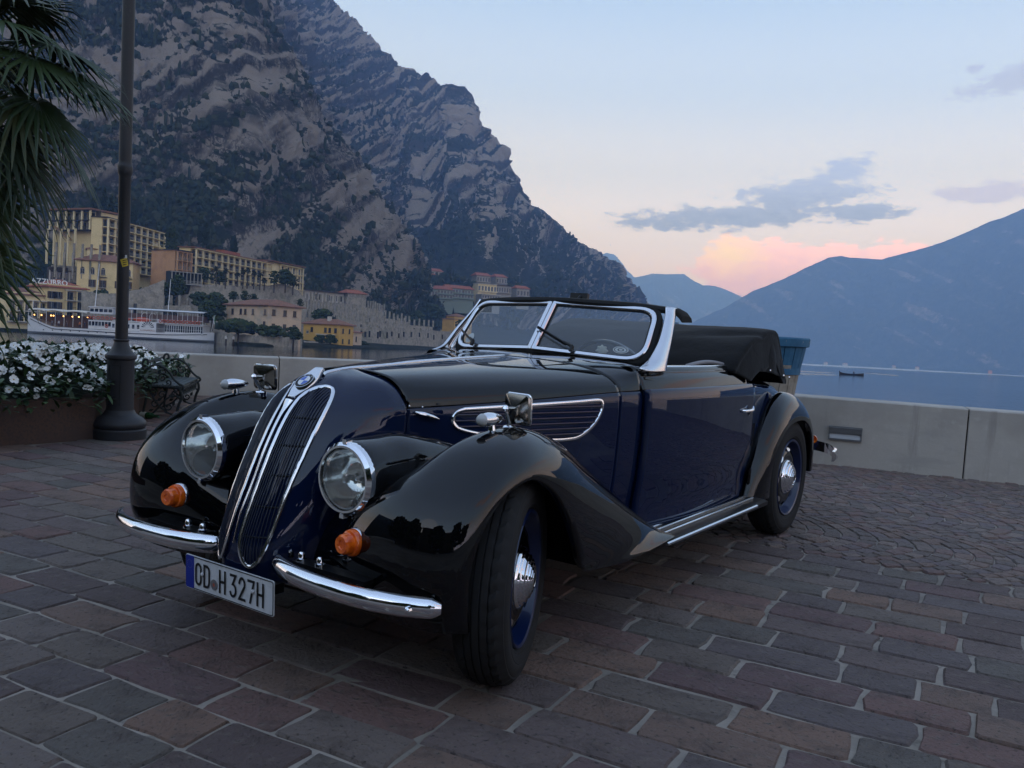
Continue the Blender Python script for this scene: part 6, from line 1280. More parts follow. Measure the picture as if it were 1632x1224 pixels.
# doors
def door_panel(x0, x1, n=12):
    xs = np.linspace(x0, x1, n)
    lo = np.array([side_section(x)[0] for x in xs]); return xs, lo
xs, lo = door_panel(-1.009, -2.152)
def xrear(z): return np.interp(z, [.29, .36, .50, .88, .99], [-2.10, -2.16, -2.185, -2.15, -2.145])
DOORS = []
for sgn in (1, -1):
    g = grid_pts(lo, 40, 30); u = (g[:, :, 0]+1.009)/(-2.152+1.009); g[:, :, 0] = -1.009+u*(xrear(g[:, :, 2])+1.009); g[:, :, 1] *= sgn
    mb = MB(); mb.grid(g, flip=(sgn < 0)); d = mb.build('door', NAVY, CAR, True, 40); thicken(d, .03); DOORS.append(d)
    # upper part, black, with two raised mouldings and a bright rail
    xs2 = np.linspace(-1.009, -2.15, 10); pr = []
    for x in xs2:
        w, zc = float(wid(x)), float(crease_z(x)); k = min(1, (-1.0-x)/.12+.25) if x > -1.1 else 1
        pr.append([(x, w*.985, zc), (x, w*.985-.012, zc+.03), (x, w*.985-.022, zc+.05), (x, w*.985-.040, zc+.07), (x, w*.985-.052, zc+.088), (x, w*.985-.075, zc+.093), (x, w*.985-.115, zc+.088)])
    g = grid_pts(np.array(pr), 40, 26); g[:, :, 1] *= sgn
    mb = MB(); mb.grid(g, flip=(sgn < 0)); dt = mb.build('door_top', BLACKP, d, True, 50); thicken(dt, .006)
    mb = MB()
    for dz, dy, r, xa, xb in ((.040, -.017, .0085, -1.05, -2.12), (.070, -.038, .008, -1.03, -2.13)):
        X = np.linspace(xa, xb, 26); mb.tube([(x, sgn*(float(wid(x))*.985+dy-.002), float(crease_z(x))+dz + (.012*max(0, (x+1.12)/.09) if x > -1.12 else 0)) for x in X], r, 8)
    mb.build('moulding', BLACKP, d, True)
    X = np.linspace(-1.19, -2.14, 20); mb = MB(); mb.tube([(x, sgn*(float(wid(x))*.985-.066), float(crease_z(x))+.095) for x in X], .012, 8, flat=(Vector((0, 0, 1)), .6)); mb.build('door_rail', SATIN, d, True)
    # handle
    mb = MB(); y = sgn*(.676)
    mb.lathe([(0, .012), (.014, .010), (.018, 0)], 14, 0, 'y' if sgn > 0 else 'y', (-1.975, y-.004*sgn, .757))
    mb.tube([(-1.975, y+.0*sgn, .757), (-1.98, y+.03*sgn, .757), (-2.0, y+.036*sgn, .758), (-2.07, y+.034*sgn, .760)], [.009, .009, .008, .010], 10)
    mb.tube([(-2.07, y+.034*sgn, .760), (-2.083, y+.03*sgn, .775)], [.009, .006], 8); mb.tube([(-2.072, y+.03*sgn, .760), (-2.078, y+.01*sgn, .725)], [.008, .005], 8)
    mb.build('door_handle', CHROME, d, True)
    mb = MB(); 
    for z in (.62, .38): mb.tube([(-2.19+.0*z, sgn*.672, z-.06), (-2.19, sgn*.676, z+.06)], .010, 8)
    mb.build('hinge', BLACKP, d, True)
# tail
xs = np.array([-2.157, -2.3, -2.5, -2.75, -3.0, -3.25, -3.5, -3.7, -3.82])
lo = np.array([side_section(x)[0] for x in xs]); up = np.array([side_section(x)[1] for x in xs])
lo[0, :, 0] = xrear(lo[0, :, 2])-.006
lo[-1, :, 0] += np.array([.14, .10, .06, .02, 0, 0])
sides('rear_quarter', grid_pts(lo, 40, 26), NAVY); half('rear_deck', grid_pts(up, 40, 34), BLACKP)
mb = MB(); xl = -3.82
end = np.array([lo[-1].tolist()+up[-1].tolist(), [(xl-.06, p[1]*.55, p[2]*.9+.04) for p in lo[-1].tolist()+up[-1].tolist()], [(xl-.08, 0, p[2]*.8+.07) for p in lo[-1].tolist()+up[-1].tolist()]])
mb.grid(grid_pts(end, 8, 30)); mb.mirror_y(); mb.build('tail_panel', BLACKP, CAR, True)
# ---------------------------------------------------------------- wings (three rails: inner edge, crest, lip)
def rails(C, L, I, nu=70, no=22, ni=16, p=1.0):
    C, L, I = cr1(C, nu), cr1(L, nu), cr1(I, nu); rows = []
    for k in range(nu):
        c, l, i = C[k], L[k], I[k]; row = []
        for t in np.linspace(1, 0, ni, endpoint=False):
            a = t*pi/2; tt = min(1.0, t/.62); bl = float(np.clip((k/nu-.24)/.20, 0, 1)); bl = bl*bl*(3-2*bl); q = c+(i-c)*((tt*tt*(3-2*tt))*bl+(1-cos(a))*(1-bl)); q[1] = c[1]+(i[1]-c[1])*t; row.append(q)
        for t in np.linspace(0, 1, no):
            a = t*pi/2; q = c+(l-c)*(1-cos(a)); q[1] = c[1]+(l[1]-c[1])*sin(a); row.append(q)
        # rolled lip
        d = (l-c); d[1] = 0; d /= max(1e-6, np.linalg.norm(d)); row.append(l+d*.006+np.array((0, -.010, 0))); row.append(l-d*.0+np.array((0, -.03, 0)))
        rows.append(row)
    return np.array(rows)
FC = [(.40, .60, .26), (.455, .60, .37), (.466, .60, .49), (.435, .60, .60), (.352, .605, .693), (.222, .61, .768), (.06, .62, .804), (-.10, .625, .80), (-.255, .63, .752), (-.42, .64, .660), (-.62, .655, .545), (-.84, .675, .420), (-.98, .715, .338), (-1.07, .768, .297)]
FL = [(.315, .765, .26), (.355, .783, .37), (.352, .79, .47), (.318, .797, .555), (.258, .80, .622), (.175, .80, .662), (.075, .80, .676), (-.03, .80, .635), (-.105, .80, .575), (-.170, .80, .495), (-.225, .797, .41), (-.275, .79, .340), (-.345, .785, .307), (-.60, .787, .284)]
FI = [(.36, .19, .26), (.40, .21, .36), (.385, .235, .46), (.345, .27, .54), (.27, .30, .60), (.15, .33, .63), (.0, .36, .64), (-.15, .39, .63), (-.3, .43, .60), (-.45, .48, .55), (-.63, .54, .47), (-.84, .60, .37), (-.98, .62, .31), (-1.05, .64, .285)]
RC = [(-2.14, .665, .27), (-2.21, .665, .42), (-2.30, .66, .58), (-2.43, .655, .72), (-2.58, .648, .80), (-2.75, .64, .822), (-2.95, .635, .775), (-3.15, .63, .645), (-3.28, .62, .49), (-3.34, .61, .34)]
RL = [(-2.36, .735, .27), (-2.350, .742, .40), (-2.39, .746, .51), (-2.48, .75, .60), (-2.60, .75, .648), (-2.75, .75, .665), (-2.90, .75, .648), (-3.03, .745, .58), (-3.11, .735, .46), (-3.14, .725, .325)]
RI = [(-2.155, .60, .27), (-2.25, .58, .42), (-2.33, .57, .55), (-2.45, .55, .66), (-2.6, .53, .72), (-2.75, .51, .73), (-2.93, .48, .69), (-3.1, .45, .58), (-3.2, .43, .46), (-3.25, .41, .34)]
WINGS = []
for nm, (c, l, i) in (('front_wing', (FC, FL, FI)), ('rear_wing', (RC, RL, RI))):
    for sgn in (1, -1):
        g = rails(np.array(c), np.array(l), np.array(i), 90, 26, 20); g[:, :, 1] *= sgn
        mb = MB(); mb.grid(g, flip=(sgn < 0)); o = mb.build(nm, BLACKP, CAR, True, 60); WINGS.append(o)
# wheel housings and floor: nothing of the street shows through the engine bay
mb = MB()
mb.box((-.02, 0, .50), (.52, .52, .36)); mb.box((-1.55, 0, .31), (2.55, 1.12, .05)); mb.box((-2.75, 0, .55), (1.0, .78, .42)); mb.box((-.50, 0, .47), (.50, .66, .42)); mb.box((.30, 0, .40), (.20, .30, .22))
mb.box((-3.4, 0, .45), (.45, .50, .25))
for s in (1, -1): mb.box((-.10, s*.395, .44), (.74, .02, .36)); mb.box((-2.75, s*.47, .5), (.9, .02, .42)); mb.box((-.48, s*.55, .42), (.02, .30, .30))
mb.build('chassis', DARK, CAR)
mb = MB()
for s in (1, -1):
    mb.tube([(0, s*.30, .335), (0, s*.62, .335)], .035, 8); mb.tube([(-2.75, s*.2, .335), (-2.75, s*.62, .335)], .045, 8)
    mb.tube([(.05, s*.3, .25), (0, s*.6, .26)], .018, 6)
mb.build('axle', BLACKM, CAR)
# running boards
for s in (1, -1):
    mb = MB(); X = np.linspace(-1.03, -2.19, 14)
    sec = np.array([[(x, s*.60, .292), (x, s*.70, .296), (x, s*.765, .292), (x, s*.785, .286), (x, s*.783, .266), (x, s*.60, .262)] for x in X])
    mb.grid(sec, flip=(s < 0)); rb = mb.build('running_board', BLACKM, CAR, False)
    for yy, zz, xa, xb in ((.785, .284, -.96, -2.02), (.72, .299, -.96, -2.14), (.675, .299, -.93, -2.15), (.640, .299, -.88, -1.25)):
        mb = MB(); mb.tube([(x, s*yy, zz) for x in np.linspace(xa, xb, 10)], .0055 if yy < .78 else .008, 6); mb.build('trim_strip', SATIN, rb, True)
# ---------------------------------------------------------------- grilles
def kidney(s):
    yz = [(.028, .44), (.028, .55), (.028, .66), (.028, .76), (.030, .83), (.040, .872), (.062, .894), (.092, .894), (.118, .872), (.133, .83), (.135, .77), (.131, .69), (.126, .60), (.120, .51), (.112, .43), (.097, .375), (.076, .350), (.055, .358), (.038, .39)]
    P = cr1(np.array(yz+yz[:1]), 90)[:-1]
    return [(y, z) for y, z in P]
def gx(y, z, off): return nose_x(y, z)+off
for s in (1, -1):
    K = kidney(s); kg = None
    # black panel close to the skin stands in for the shaded hollow
    mb = MB(); c = (.08, .62)
    zs = np.linspace(.352, .893, 70); prev = None
    Ky = np.array(K)
    def span(z):
        ys = []
        n = len(Ky)
        for a in range(n):
            (y0, z0), (y1, z1) = Ky[a], Ky[(a+1) % n]
            if (z0-z)*(z1-z) <= 0 and z0 != z1: ys.append(y0+(y1-y0)*(z-z0)/(z1-z0))
        return (min(ys), max(ys)) if len(ys) >= 2 else (.076, .077)
    rows = []
    for z in zs:
        a, b = span(z); rows.append([(gx(y, z, .0035), s*y, z) for y in np.linspace(a, b, 9)])
    mb.grid(np.array(rows), flip=(s > 0)); kg = mb.build('kidney_grille', DARK, CAR, True)
    mb = MB()
    def nrm(p): return Vector((1.0, .35*(1 if p.y > 0 else -1), .42))
    mb.tube([(gx(y, z, .013), s*y, z) for y, z in K], .0068, 8, closed=True, flat=(nrm, .65)); mb.build('grille_frame', SATIN, kg, True)
    for k, y in enumerate(np.linspace(.040, .126, 11)):
        zz = [z for z in np.linspace(.352, .893, 60) if span(z)[0] < y < span(z)[1]]
        if len(zz) < 3: continue
        mb = MB(); mb.tube([(gx(y, z, .0135), s*y, z) for z in np.linspace(zz[0], zz[-1], 30)], .0020, 5); mb.build('grille_slat', SLAT, kg, True)
    for z in (.44, .53, .625, .715, .80):
        a, b = span(z); mb = MB(); mb.tube([(gx(y, z, .0095), s*y, z) for y in np.linspace(a, b, 9)], .003, 5); mb.build('grille_crossbar', BLACKM, kg, True)
# chrome strip between the grilles, over the badge and back along the bonnet
mb = MB(); st = cr1(np.array([(.533, 0, .41), (.508, 0, .50), (.463, 0, .60), (.42, 0, .70), (.37, 0, .79), (.328, 0, .845)]), 30)
mb.tube([tuple(p+np.array((.006, 0, .002))) for p in st], list(np.linspace(.003, .0062, 24))+[.007, .008, .010, .013, .017, .021], 10, flat=(Vector((.9, 0, .45)), .55))
b2 = cr1(np.array([(.205, 0, .926), (.16, 0, .938), (.06, 0, .949), (-.1, 0, .956), (-.3, 0, .969), (-.6, 0, .981), (-.86, 0, .990)]), 40)
mb.tube([tuple(p) for p in b2], [.024, .020, .016, .013]+[.011]*36, 10, flat=(Vector((0, 0, 1)), .6)); 
mb.build('bonnet_strip', SATIN, CAR, True)
# badge: blue and white quartered roundel in a black ring on a chrome plate
bc, bn = Vector((.268, 0, .903)), Vector((.62, 0, .785)).normalized(); bu = Vector((0, 1, 0)); bv = bn.cross(bu)
def disc(mb, r0, r1, h, m, a0=0, a1=2*pi, n=32):
    v = []; f = []
    for k in range(n+1):
        a = a0+(a1-a0)*k/n
        for r in (r0, r1): v.append(bc+bn*h+(bu*cos(a)+bv*sin(a))*r)
    for k in range(n): f.append((2*k, 2*k+1, 2*k+3, 2*k+2))
    mb.add(v, f, m)
mb = MB()
prof = [(-.075, .016), (-.055, .026), (-.035, .036), (0, .041), (.03, .037), (.055, .027), (.078, .019)]
rows = []
for t, w in zip(*[iter(np.array(cr1(np.array(prof), 20)).T)][0:1]*1) if False else cr1(np.array(prof), 20):
    p = bc+bv*t; zz = 0
    xx = p.x; q = np.array([p.x, 0, p.z])
    rows.append([tuple(p+bn*(.004 if abs(j) < 1 else -.008)+bu*w*j) for j in (-1, -.9, -.5, 0, .5, .9, 1)])
mb.grid(np.array(rows), flip=False); bp = mb.build('badge_plate', SATIN, CAR, True)
thicken(bp, .006)
mb = MB()
disc(mb, 0, .0345, .009, 0); disc(mb, .0205, .0225, .011, 1); disc(mb, .0325, .0345, .011, 1)
for k in range(4): disc(mb, 0, .0205, .0112, 2 if k % 2 else 3, k*pi/2, (k+1)*pi/2, 8)
mb.lathe([(.0345, -.004), (.0345, .009)], 32)  # rim wall, moved below
mb.v[-64:] = [tuple(bc+bu*p[0]+bv*p[1]+bn*p[2]) for p in mb.v[-64:]]
badge = mb.build('badge', [INK, SATIN, mat('badge_blue', (.02, .10, .5), .3, coat=.5), mat('badge_white', (.75, .75, .75), .35, coat=.5)], bp)
thicken(bp, .004)
for ch, a in (('B', 125), ('M', 90), ('W', 55)):
    r = .0275; a = radians(a); up = bu*0+(-bv)*1
    # top of the badge lies uphill (-bv points up and back)
    d = (-bu*-cos(a))+(-bv*-1)*0
    rad = (bu*cos(a)*1)+(bv*-1*sin(a)*-1 if (bv.z > 0) else -bv*sin(a))
    rad.normalize(); ex = bn.cross(rad)*-1
    text_mesh('badge_letter', ch, .010, SATIN, badge, frame_at(bc+bn*.0105+rad*r, rad.cross(bn), rad), .0003)
# ---------------------------------------------------------------- side ventilators
for s in (1, -1):
    OL = [(-.150, .828), (-.122, .818), (-.107, .798), (-.111, .779), (-.133, .760), (-.19, .744), (-.28, .728), (-.40, .713), (-.52, .706), (-.60, .706), (-.655, .714), (-.71, .745), (-.745, .781), (-.765, .825), (-.760, .848), (-.735, .853), (-.64, .848), (-.52, .843), (-.40, .838), (-.27, .833)]
    OP = cr1(np.array(OL+OL[:1]), 80)[:-1]
    def sy(x, z): return s*(float(wid(x))*(.985+.015*min(1, max(0, (z-.55)/.15)))+.0)
    zs = np.linspace(.708, .852, 26); rows = []
    def spanx(z):
        xs_ = []
        for a in range(len(OP)):
            (x0, z0), (x1, z1) = OP[a], OP[(a+1) % len(OP)]
            if (z0-z)*(z1-z) <= 0 and z0 != z1: xs_.append(x0+(x1-x0)*(z-z0)/(z1-z0))
        return (min(xs_), max(xs_))
    for z in zs:
        a, b = spanx(z); rows.append([(x, sy(x, z)+s*.003, z) for x in np.linspace(a, b, 12)])
    mb = MB(); mb.grid(np.array(rows), flip=(s < 0)); vg = mb.build('vent_grille', DARK, CAR, True)
    mb = MB(); mb.tube([(x, sy(x, z)+s*.006, z) for x, z in OP], .0075, 8, closed=True, flat=(Vector((0, 1, 0)), .7)); mb.build('vent_frame', CHROME, vg, True)
    for z in np.linspace(.728, .832, 6):
        a, b = spanx(z); mb = MB(); 
        sec = np.array([[(x, sy(x, z)+s*.002, z-.004), (x, sy(x, z)+s*.010, z-.003), (x, sy(x, z)+s*.009, z+.001), (x, sy(x, z)+s*.002, z+.006)] for x in np.linspace(a, b, 10)])
        mb.grid(sec, flip=(s < 0)); mb.build('vent_slat', NAVY, vg, False)
    mb = MB(); mb.tube([(.035, sy(.03, .80)+s*.012, .822), (.01, sy(.01, .80)+s*.016, .815), (-.03, sy(-.03, .8)+s*.014, .803), (-.055, sy(-.05, .8)+s*.010, .796)], [.004, .010, .008, .002], 10)
    mb.tube([(.01, sy(.01, .8)-s*.004, .815), (.01, sy(.01, .8)+s*.012, .815)], .006, 8); mb.build('bonnet_catch', CHROME, CAR, True)
    mb = MB()
    for dx, dz in ((.075, .842), (.045, .84), (.0, .838), (.06, .805), (.02, .786), (-.33, .675), (-.36, .68)): mb.lathe([(.0035, 0), (.002, .002), (0, .0025)], 6, 0, 'y', (min(dx, .045), sy(min(dx, .045), dz)+(.001 if s > 0 else -.003), dz))
    mb.build('rivet', SATIN, CAR, True)
# ---------------------------------------------------------------- head lamps
for s in (1, -1):
    cy, cz = s*.344, .649
    prof = [(.425, .094, cz, cy), (.40, .112, cz, cy), (.36, .117, cz, cy), (.29, .117, cz+.002, cy), (.20, .116, cz+.006, cy+s*.003), (.10, .100, cz+.008, cy+s*.012), (.0, .078, cz+.008, cy+s*.025), (-.10, .052, cz+.004, cy+s*.04), (-.20, .022, cz-.01, cy+s*.055)]
    P = cr1(np.array(prof), 36); G = np.array([[(x, y+r*cos(a), z+r*sin(a)) for a in np.linspace(0, 2*pi, 40, endpoint=False)] for x, r, z, y in P[3:]])
    mb = MB(); mb.grid(G, cv=True, flip=True); pod = mb.build('headlamp', BLACKP, CAR, True)
    mb = MB(); mb.lathe([(.110, .372), (.1135, .392), (.111, .412), (.101, .423), (.0945, .423), (.0945, .415)], 48, 0, 'x', (0, cy, cz)); mb.build('lamp_rim', CHROME, pod, True)
    mb = MB(); mb.lathe([(.0955, .412), (.088, .418), (.07, .4245), (.04, .430), (.015, .432), (0, .4325)], 40, 0, 'x', (0, cy, cz)); mb.build('lamp_glass', LENS, pod, True)
    mb = MB(); mb.lathe([(.0955, .408), (.093, .385), (.085, .345), (.06, .315), (.03, .303), (0, .300)], 40, 0, 'x', (0, cy, cz)); mb.build('reflector', mat('reflector', (.80, .80, .78), .12, metal=1.0) if s > 0 else bpy.data.materials['reflector'], pod, True)
    mb = MB(); mb.lathe([(0, .365), (.012, .362), (.016, .350), (.014, .33), (.012, .302)], 16, 0, 'x', (0, cy, cz)); mb.build('bulb', SATIN, pod, True)
    mb = MB()
    for k in range(17):
        y = -.085+.17*k/16; h = sqrt(max(0, .090**2-y*y)); zb = -h; zt_ = min(h, -.02)
        if zt_-zb > .01: mb.tube([(.4125+.018*(1-((y*y+z*z)/.01)), cy+y, cz+z) for z in np.linspace(zb, zt_, 5)], .0016, 4)
    mb.build('lens_flute', LENS, pod, True)
    for dz_ in (.113, -.112): mb = MB(); mb.box((.407, cy, cz+dz_), (.026, .016, .013)); mb.build('rim_clip', CHROME, pod)
# ---------------------------------------------------------------- amber indicators
for s in (1, -1):
    d = Vector((.90, -s*.10, .0)).normalized(); q = Vector((.445, s*.426, .478)); M = frame_at(q, Vector((-d.y, d.x, 0)), (0, 0, 1))
    def spun(prof, seg=24):
        m2 = MB(); m2.lathe(prof, seg); m2.v = [tuple(M @ Vector((p[0], p[1], p[2]))) for p in m2.v]; return m2
    it = spun([(.043, -.05), (.044, -.012), (.042, -.002), (.040, .0)]).build('indicator_lamp', SATIN, CAR, True)
    spun([(.0405, -.004), (.040, .012), (.037, .018), (.0315, .020), (.0295, .042), (.025, .049), (.013, .048), (.011, .045), (0, .045)]).build('indicator_lens', AMBER, it, True, 25)
# ---------------------------------------------------------------- bumper blades on their brackets
for s in (1, -1):
    B = [(.480, .135, .368), (.505, .18, .366), (.531, .27, .364), (.542, .38, .362), (.541, .49, .360), (.525, .58, .357), (.496, .66, .354), (.462, .72, .352), (.425, .765, .350)]
    P = cr1(np.array(B), 50); rows = []
    for k, p in enumerate(P):
        t = P[min(k+1, 49)]-P[max(k-1, 0)]; t /= np.linalg.norm(t); n = np.array((t[1], -t[0], 0)); n = n if n[0] > 0 else -n
        e = 1.0 if 2 < k < 47 else (.9 if k in (2, 47) else (.75 if k in (1, 48) else .55))
        rows.append([tuple(p+n*o_*e+np.array((0, 0, h*e))) for h, o_ in ((-.031, -.010), (-.031, -.002), (-.024, .010), (-.010, .018), (.007, .019), (.019, .014), (.028, .004), (.030, -.008))])
    g = np.array(rows); g[:, :, 1] *= s*(.975 if s > 0 else 1.03)
    mb = MB(); mb.grid(g, cv=True, flip=(s > 0)); mb.poly([tuple(p) for p in (g[0] if s > 0 else g[0][::-1])]); mb.poly([tuple(p) for p in (g[-1][::-1] if s > 0 else g[-1])])
    bm_ = mb.build('bumper', CHROME, CAR, True, 45)
    mb = MB()
    for y in (.25, .50): mb.tube([(.52, s*y, .365), (.42, s*y, .372)], .014, 8)
    mb.box((.47, s*.37, .385), (.05, .30, .012)); mb.build('bumper_bracket', BLACKM, bm_)
    for y in (.24, .32): mb = MB(); mb.lathe([(.016, 0), (.016, .008), (.011, .010), (.010, .022), (.006, .028), (0, .030)], 12, 0, 'z', (.475, s*y, .391)); mb.build('bumper_bolt', CHROME, bm_, True)
    mb = MB(); mb.lathe([(.010, .0), (.010, .012), (.006, .016), (0, .017)], 10, 0, 'x', (.492, s*.690, .352)); mb.build('bumper_bolt', CHROME, bm_, True)
    mb = MB(); mb.lathe([(.010, 0), (.008, .02), (0, .024)], 10, 0, 'z', (.455, s*.17, .385)); mb.build('bumper_bolt', CHROME, bm_, True)
for s in (1, -1):
    P = cr1(np.array([(-3.92, .15, .40), (-3.93, .4, .40), (-3.85, .62, .395), (-3.66, .735, .39), (-3.50, .765, .385)]), 30); rows = []
    for k, p in enumerate(P):
        t = P[min(k+1, 29)]-P[max(k-1, 0)]; t /= np.linalg.norm(t); n = np.array((-t[1], t[0], 0)); n = n if n[0] < 0 or n[1] > .5 else -n
        rows.append([tuple(p+n*o_+np.array((0, 0, h))) for h, o_ in ((-.034, -.01), (-.030, .006), (-.010, .018), (.010, .018), (.030, .006), (.034, -.01))])
    g = np.array(rows); g[:, :, 1] *= s; mb = MB(); mb.grid(g, cv=True, flip=(s < 0)); mb.poly([tuple(p) for p in g[-1]]); mb.build('rear_bumper', CHROME, CAR, True)
    mb = MB(); mb.lathe([(.027, 0), (.027, .012), (.022, .026), (.012, .038), (0, .040)], 16, 0, 'x', (-3.60, s*.60, .47)); mb.v = [(2*-3.60-p[0], p[1], p[2]) for p in mb.v]; mb.f = [q[::-1] for q in mb.f]
    mb.build('tail_lamp', mat('orange_lens', (.95, .30, .03), .15, coat=.5), CAR, True)
# ---------------------------------------------------------------- number plate
PLW, PLH = .430, .110
pm = frame_at(Vector((.552, -.002, .283)), (0, 1, 0), (.03, 0, 1))   # local x = car's left, y up, z forward
def pl(p): return tuple(pm @ Vector(p))
def rrect(w, h, r, n=5):
    o = []
    for cx_, cy_, a0 in ((w/2-r, h/2-r, 0), (-w/2+r, h/2-r, pi/2), (-w/2+r, -h/2+r, pi), (w/2-r, -h/2+r, 3*pi/2)):
        for k in range(n): a = a0+pi/2*k/(n-1); o.append((cx_+r*cos(a), cy_+r*sin(a)))
    return o
mb = MB(); mb.prism([pl((x, y, -.003)) for x, y in rrect(PLW, PLH, .008)], pm.to_3x3() @ Vector((0, 0, .003))); plate = mb.build('number_plate', WHITEP, CAR)
plate['label'] = 'white number plate with a blue band'
mb = MB(); o1 = rrect(PLW-.004, PLH-.004, .007); o2 = rrect(PLW-.010, PLH-.010, .005)
n = len(o1); mb.add([pl((x, y, .0012)) for x, y in o1]+[pl((x, y, .0012)) for x, y in o2], [(k, (k+1) % n, n+(k+1) % n, n+k) for k in range(n)]); mb.build('plate_border', INK, plate)
mb = MB(); mb.prism([pl((x-PLW/2+.0245, y, .0)) for x, y in rrect(.040, PLH-.0045, .005)], pm.to_3x3() @ Vector((0, 0, .002))); blue = mb.build('blue_band', EUBLUE, plate)
mb = MB()
for k in range(12):
    a = 2*pi*k/12; cxy = (-PLW/2+.0245+.0125*cos(a), .026+.0135*sin(a)); pts = []
    for j in range(10): rr = .0022 if j % 2 == 0 else .0009; pts.append(pl((cxy[0]+rr*sin(j*pi/5), cxy[1]+rr*cos(j*pi/5), .0024)))
    mb.poly(pts[::-1])
mb.build('star', mat('star_yellow', (.16, .17, .28), .6), blue)
def ribbon_glyph(strokes, x0, w, h, t, name='plate_letter', m=INK, zl=.0022, y0=0.0, par=plate):
    """strokes: closed or open polylines in a unit box"""
    mb = MB()
    for pts, closed in strokes:
        P = [np.array((x0+p[0]*(w-t)+t/2, y0-h/2+t/2+p[1]*(h-t))) for p in pts]; n = len(P); L_, R_ = [], []
        for i in range(n):
            a = P[i-1] if (i > 0 or closed) else P[i]; b = P[(i+1) % n] if (i < n-1 or closed) else P[i]
            d1 = P[i]-a; d2 = b-P[i]; d1 = d1/np.linalg.norm(d1) if np.linalg.norm(d1) > 1e-9 else None; d2 = d2/np.linalg.norm(d2) if np.linalg.norm(d2) > 1e-9 else None
            if d1 is None: d1 = d2
            if d2 is None: d2 = d1
            n1 = np.array((-d1[1], d1[0])); n2 = np.array((-d2[1], d2[0])); mm = n1+n2; mm /= max(1e-6, np.dot(mm, n1)) if np.linalg.norm(mm) > 1e-6 else 1
            if np.linalg.norm(mm) > 2.2: mm *= 2.2/np.linalg.norm(mm)
            L_.append(P[i]+mm*t/2); R_.append(P[i]-mm*t/2)
        if not closed:   # square ends
            e0 = (P[0]-P[1])/np.linalg.norm(P[0]-P[1])*t/2; e1 = (P[-1]-P[-2])/np.linalg.norm(P[-1]-P[-2])*t/2
            L_[0] = L_[0]+e0; R_[0] = R_[0]+e0; L_[-1] = L_[-1]+e1; R_[-1] = R_[-1]+e1
        v = [pl((p[0], p[1], zl)) for p in L_+R_]; f = []
        for i in range(n if closed else n-1): j = (i+1) % n; f.append((i, n+i, n+j, j))
        mb.add(v, f)
    o = mb.build(name, m, par); return o
def arc(cx_, cy_, rx, ry, a0, a1, n=7): return [(cx_+rx*cos(radians(a0+(a1-a0)*k/(n-1))), cy_+ry*sin(radians(a0+(a1-a0)*k/(n-1)))) for k in range(n)]
GL = {
 'O': [(arc(.5, .78, .5, .22, 0, 180)+arc(.5, .22, .5, .22, 180, 360), True)],
 'D': [([(0, 0), (0, 1), (.55, 1)]+arc(.55, .75, .45, .25, 90, 0, 5)[1:]+arc(.55, .25, .45, .25, 0, -90, 5), True)],
 'H': [([(0, 0), (0, 1)], False), ([(1, 0), (1, 1)], False), ([(.12, .5), (.88, .5)], False)],
 '3': [([(.05, 1), (.95, 1), (.42, .58)]+arc(.45, .29, .55, .29, 80, -90, 8)+arc(.45, .2, .45, .2, -90, -170, 4)[1:], False)],
 '2': [(arc(.5, .73, .5, .27, 175, -20, 9)+[(.0, 0), (1, 0)], False)],
 '7': [([(0, 1), (1, 1), (.35, 0)], False)],
}
x = -PLW/2+.052
for ch in 'OD*H 327H':
    if ch == '*': x += .036; continue
    if ch == ' ': x += .010; continue
    ribbon_glyph(GL[ch], x, .034, .075, .0085); x += .0425
mb = MB(); sx = -PLW/2+.050+2*.0425+.013
mb.lathe([(0, .002), (.0165, .002), (.0175, .001)], 24); mb.lathe([(0, .0026), (.006, .0026)], 12, 1); mb.v = [pl((sx+p[0], -.018+p[1], p[2])) for p in mb.v]; mb.build('seal', [mat('seal_grey', (.16, .15, .15), .5), mat('seal_red', (.35, .09, .06), .5)], plate)
mb = MB()
for bx in (-PLW/2+.090, PLW/2-.094): 
    k = mb.n; mb.lathe([(.0065, .001), (.006, .005), (.003, .007), (0, .0072)], 12); mb.v[k:] = [pl((bx+p[0], .004+p[1], p[2])) for p in mb.v[k:]]
mb.build('plate_bolt', WHITEP, plate, True)
mb = MB(); mb.box((.50, 0, .285), (.08, .30, .03)); mb.build('plate_bracket', BLACKM, CAR)
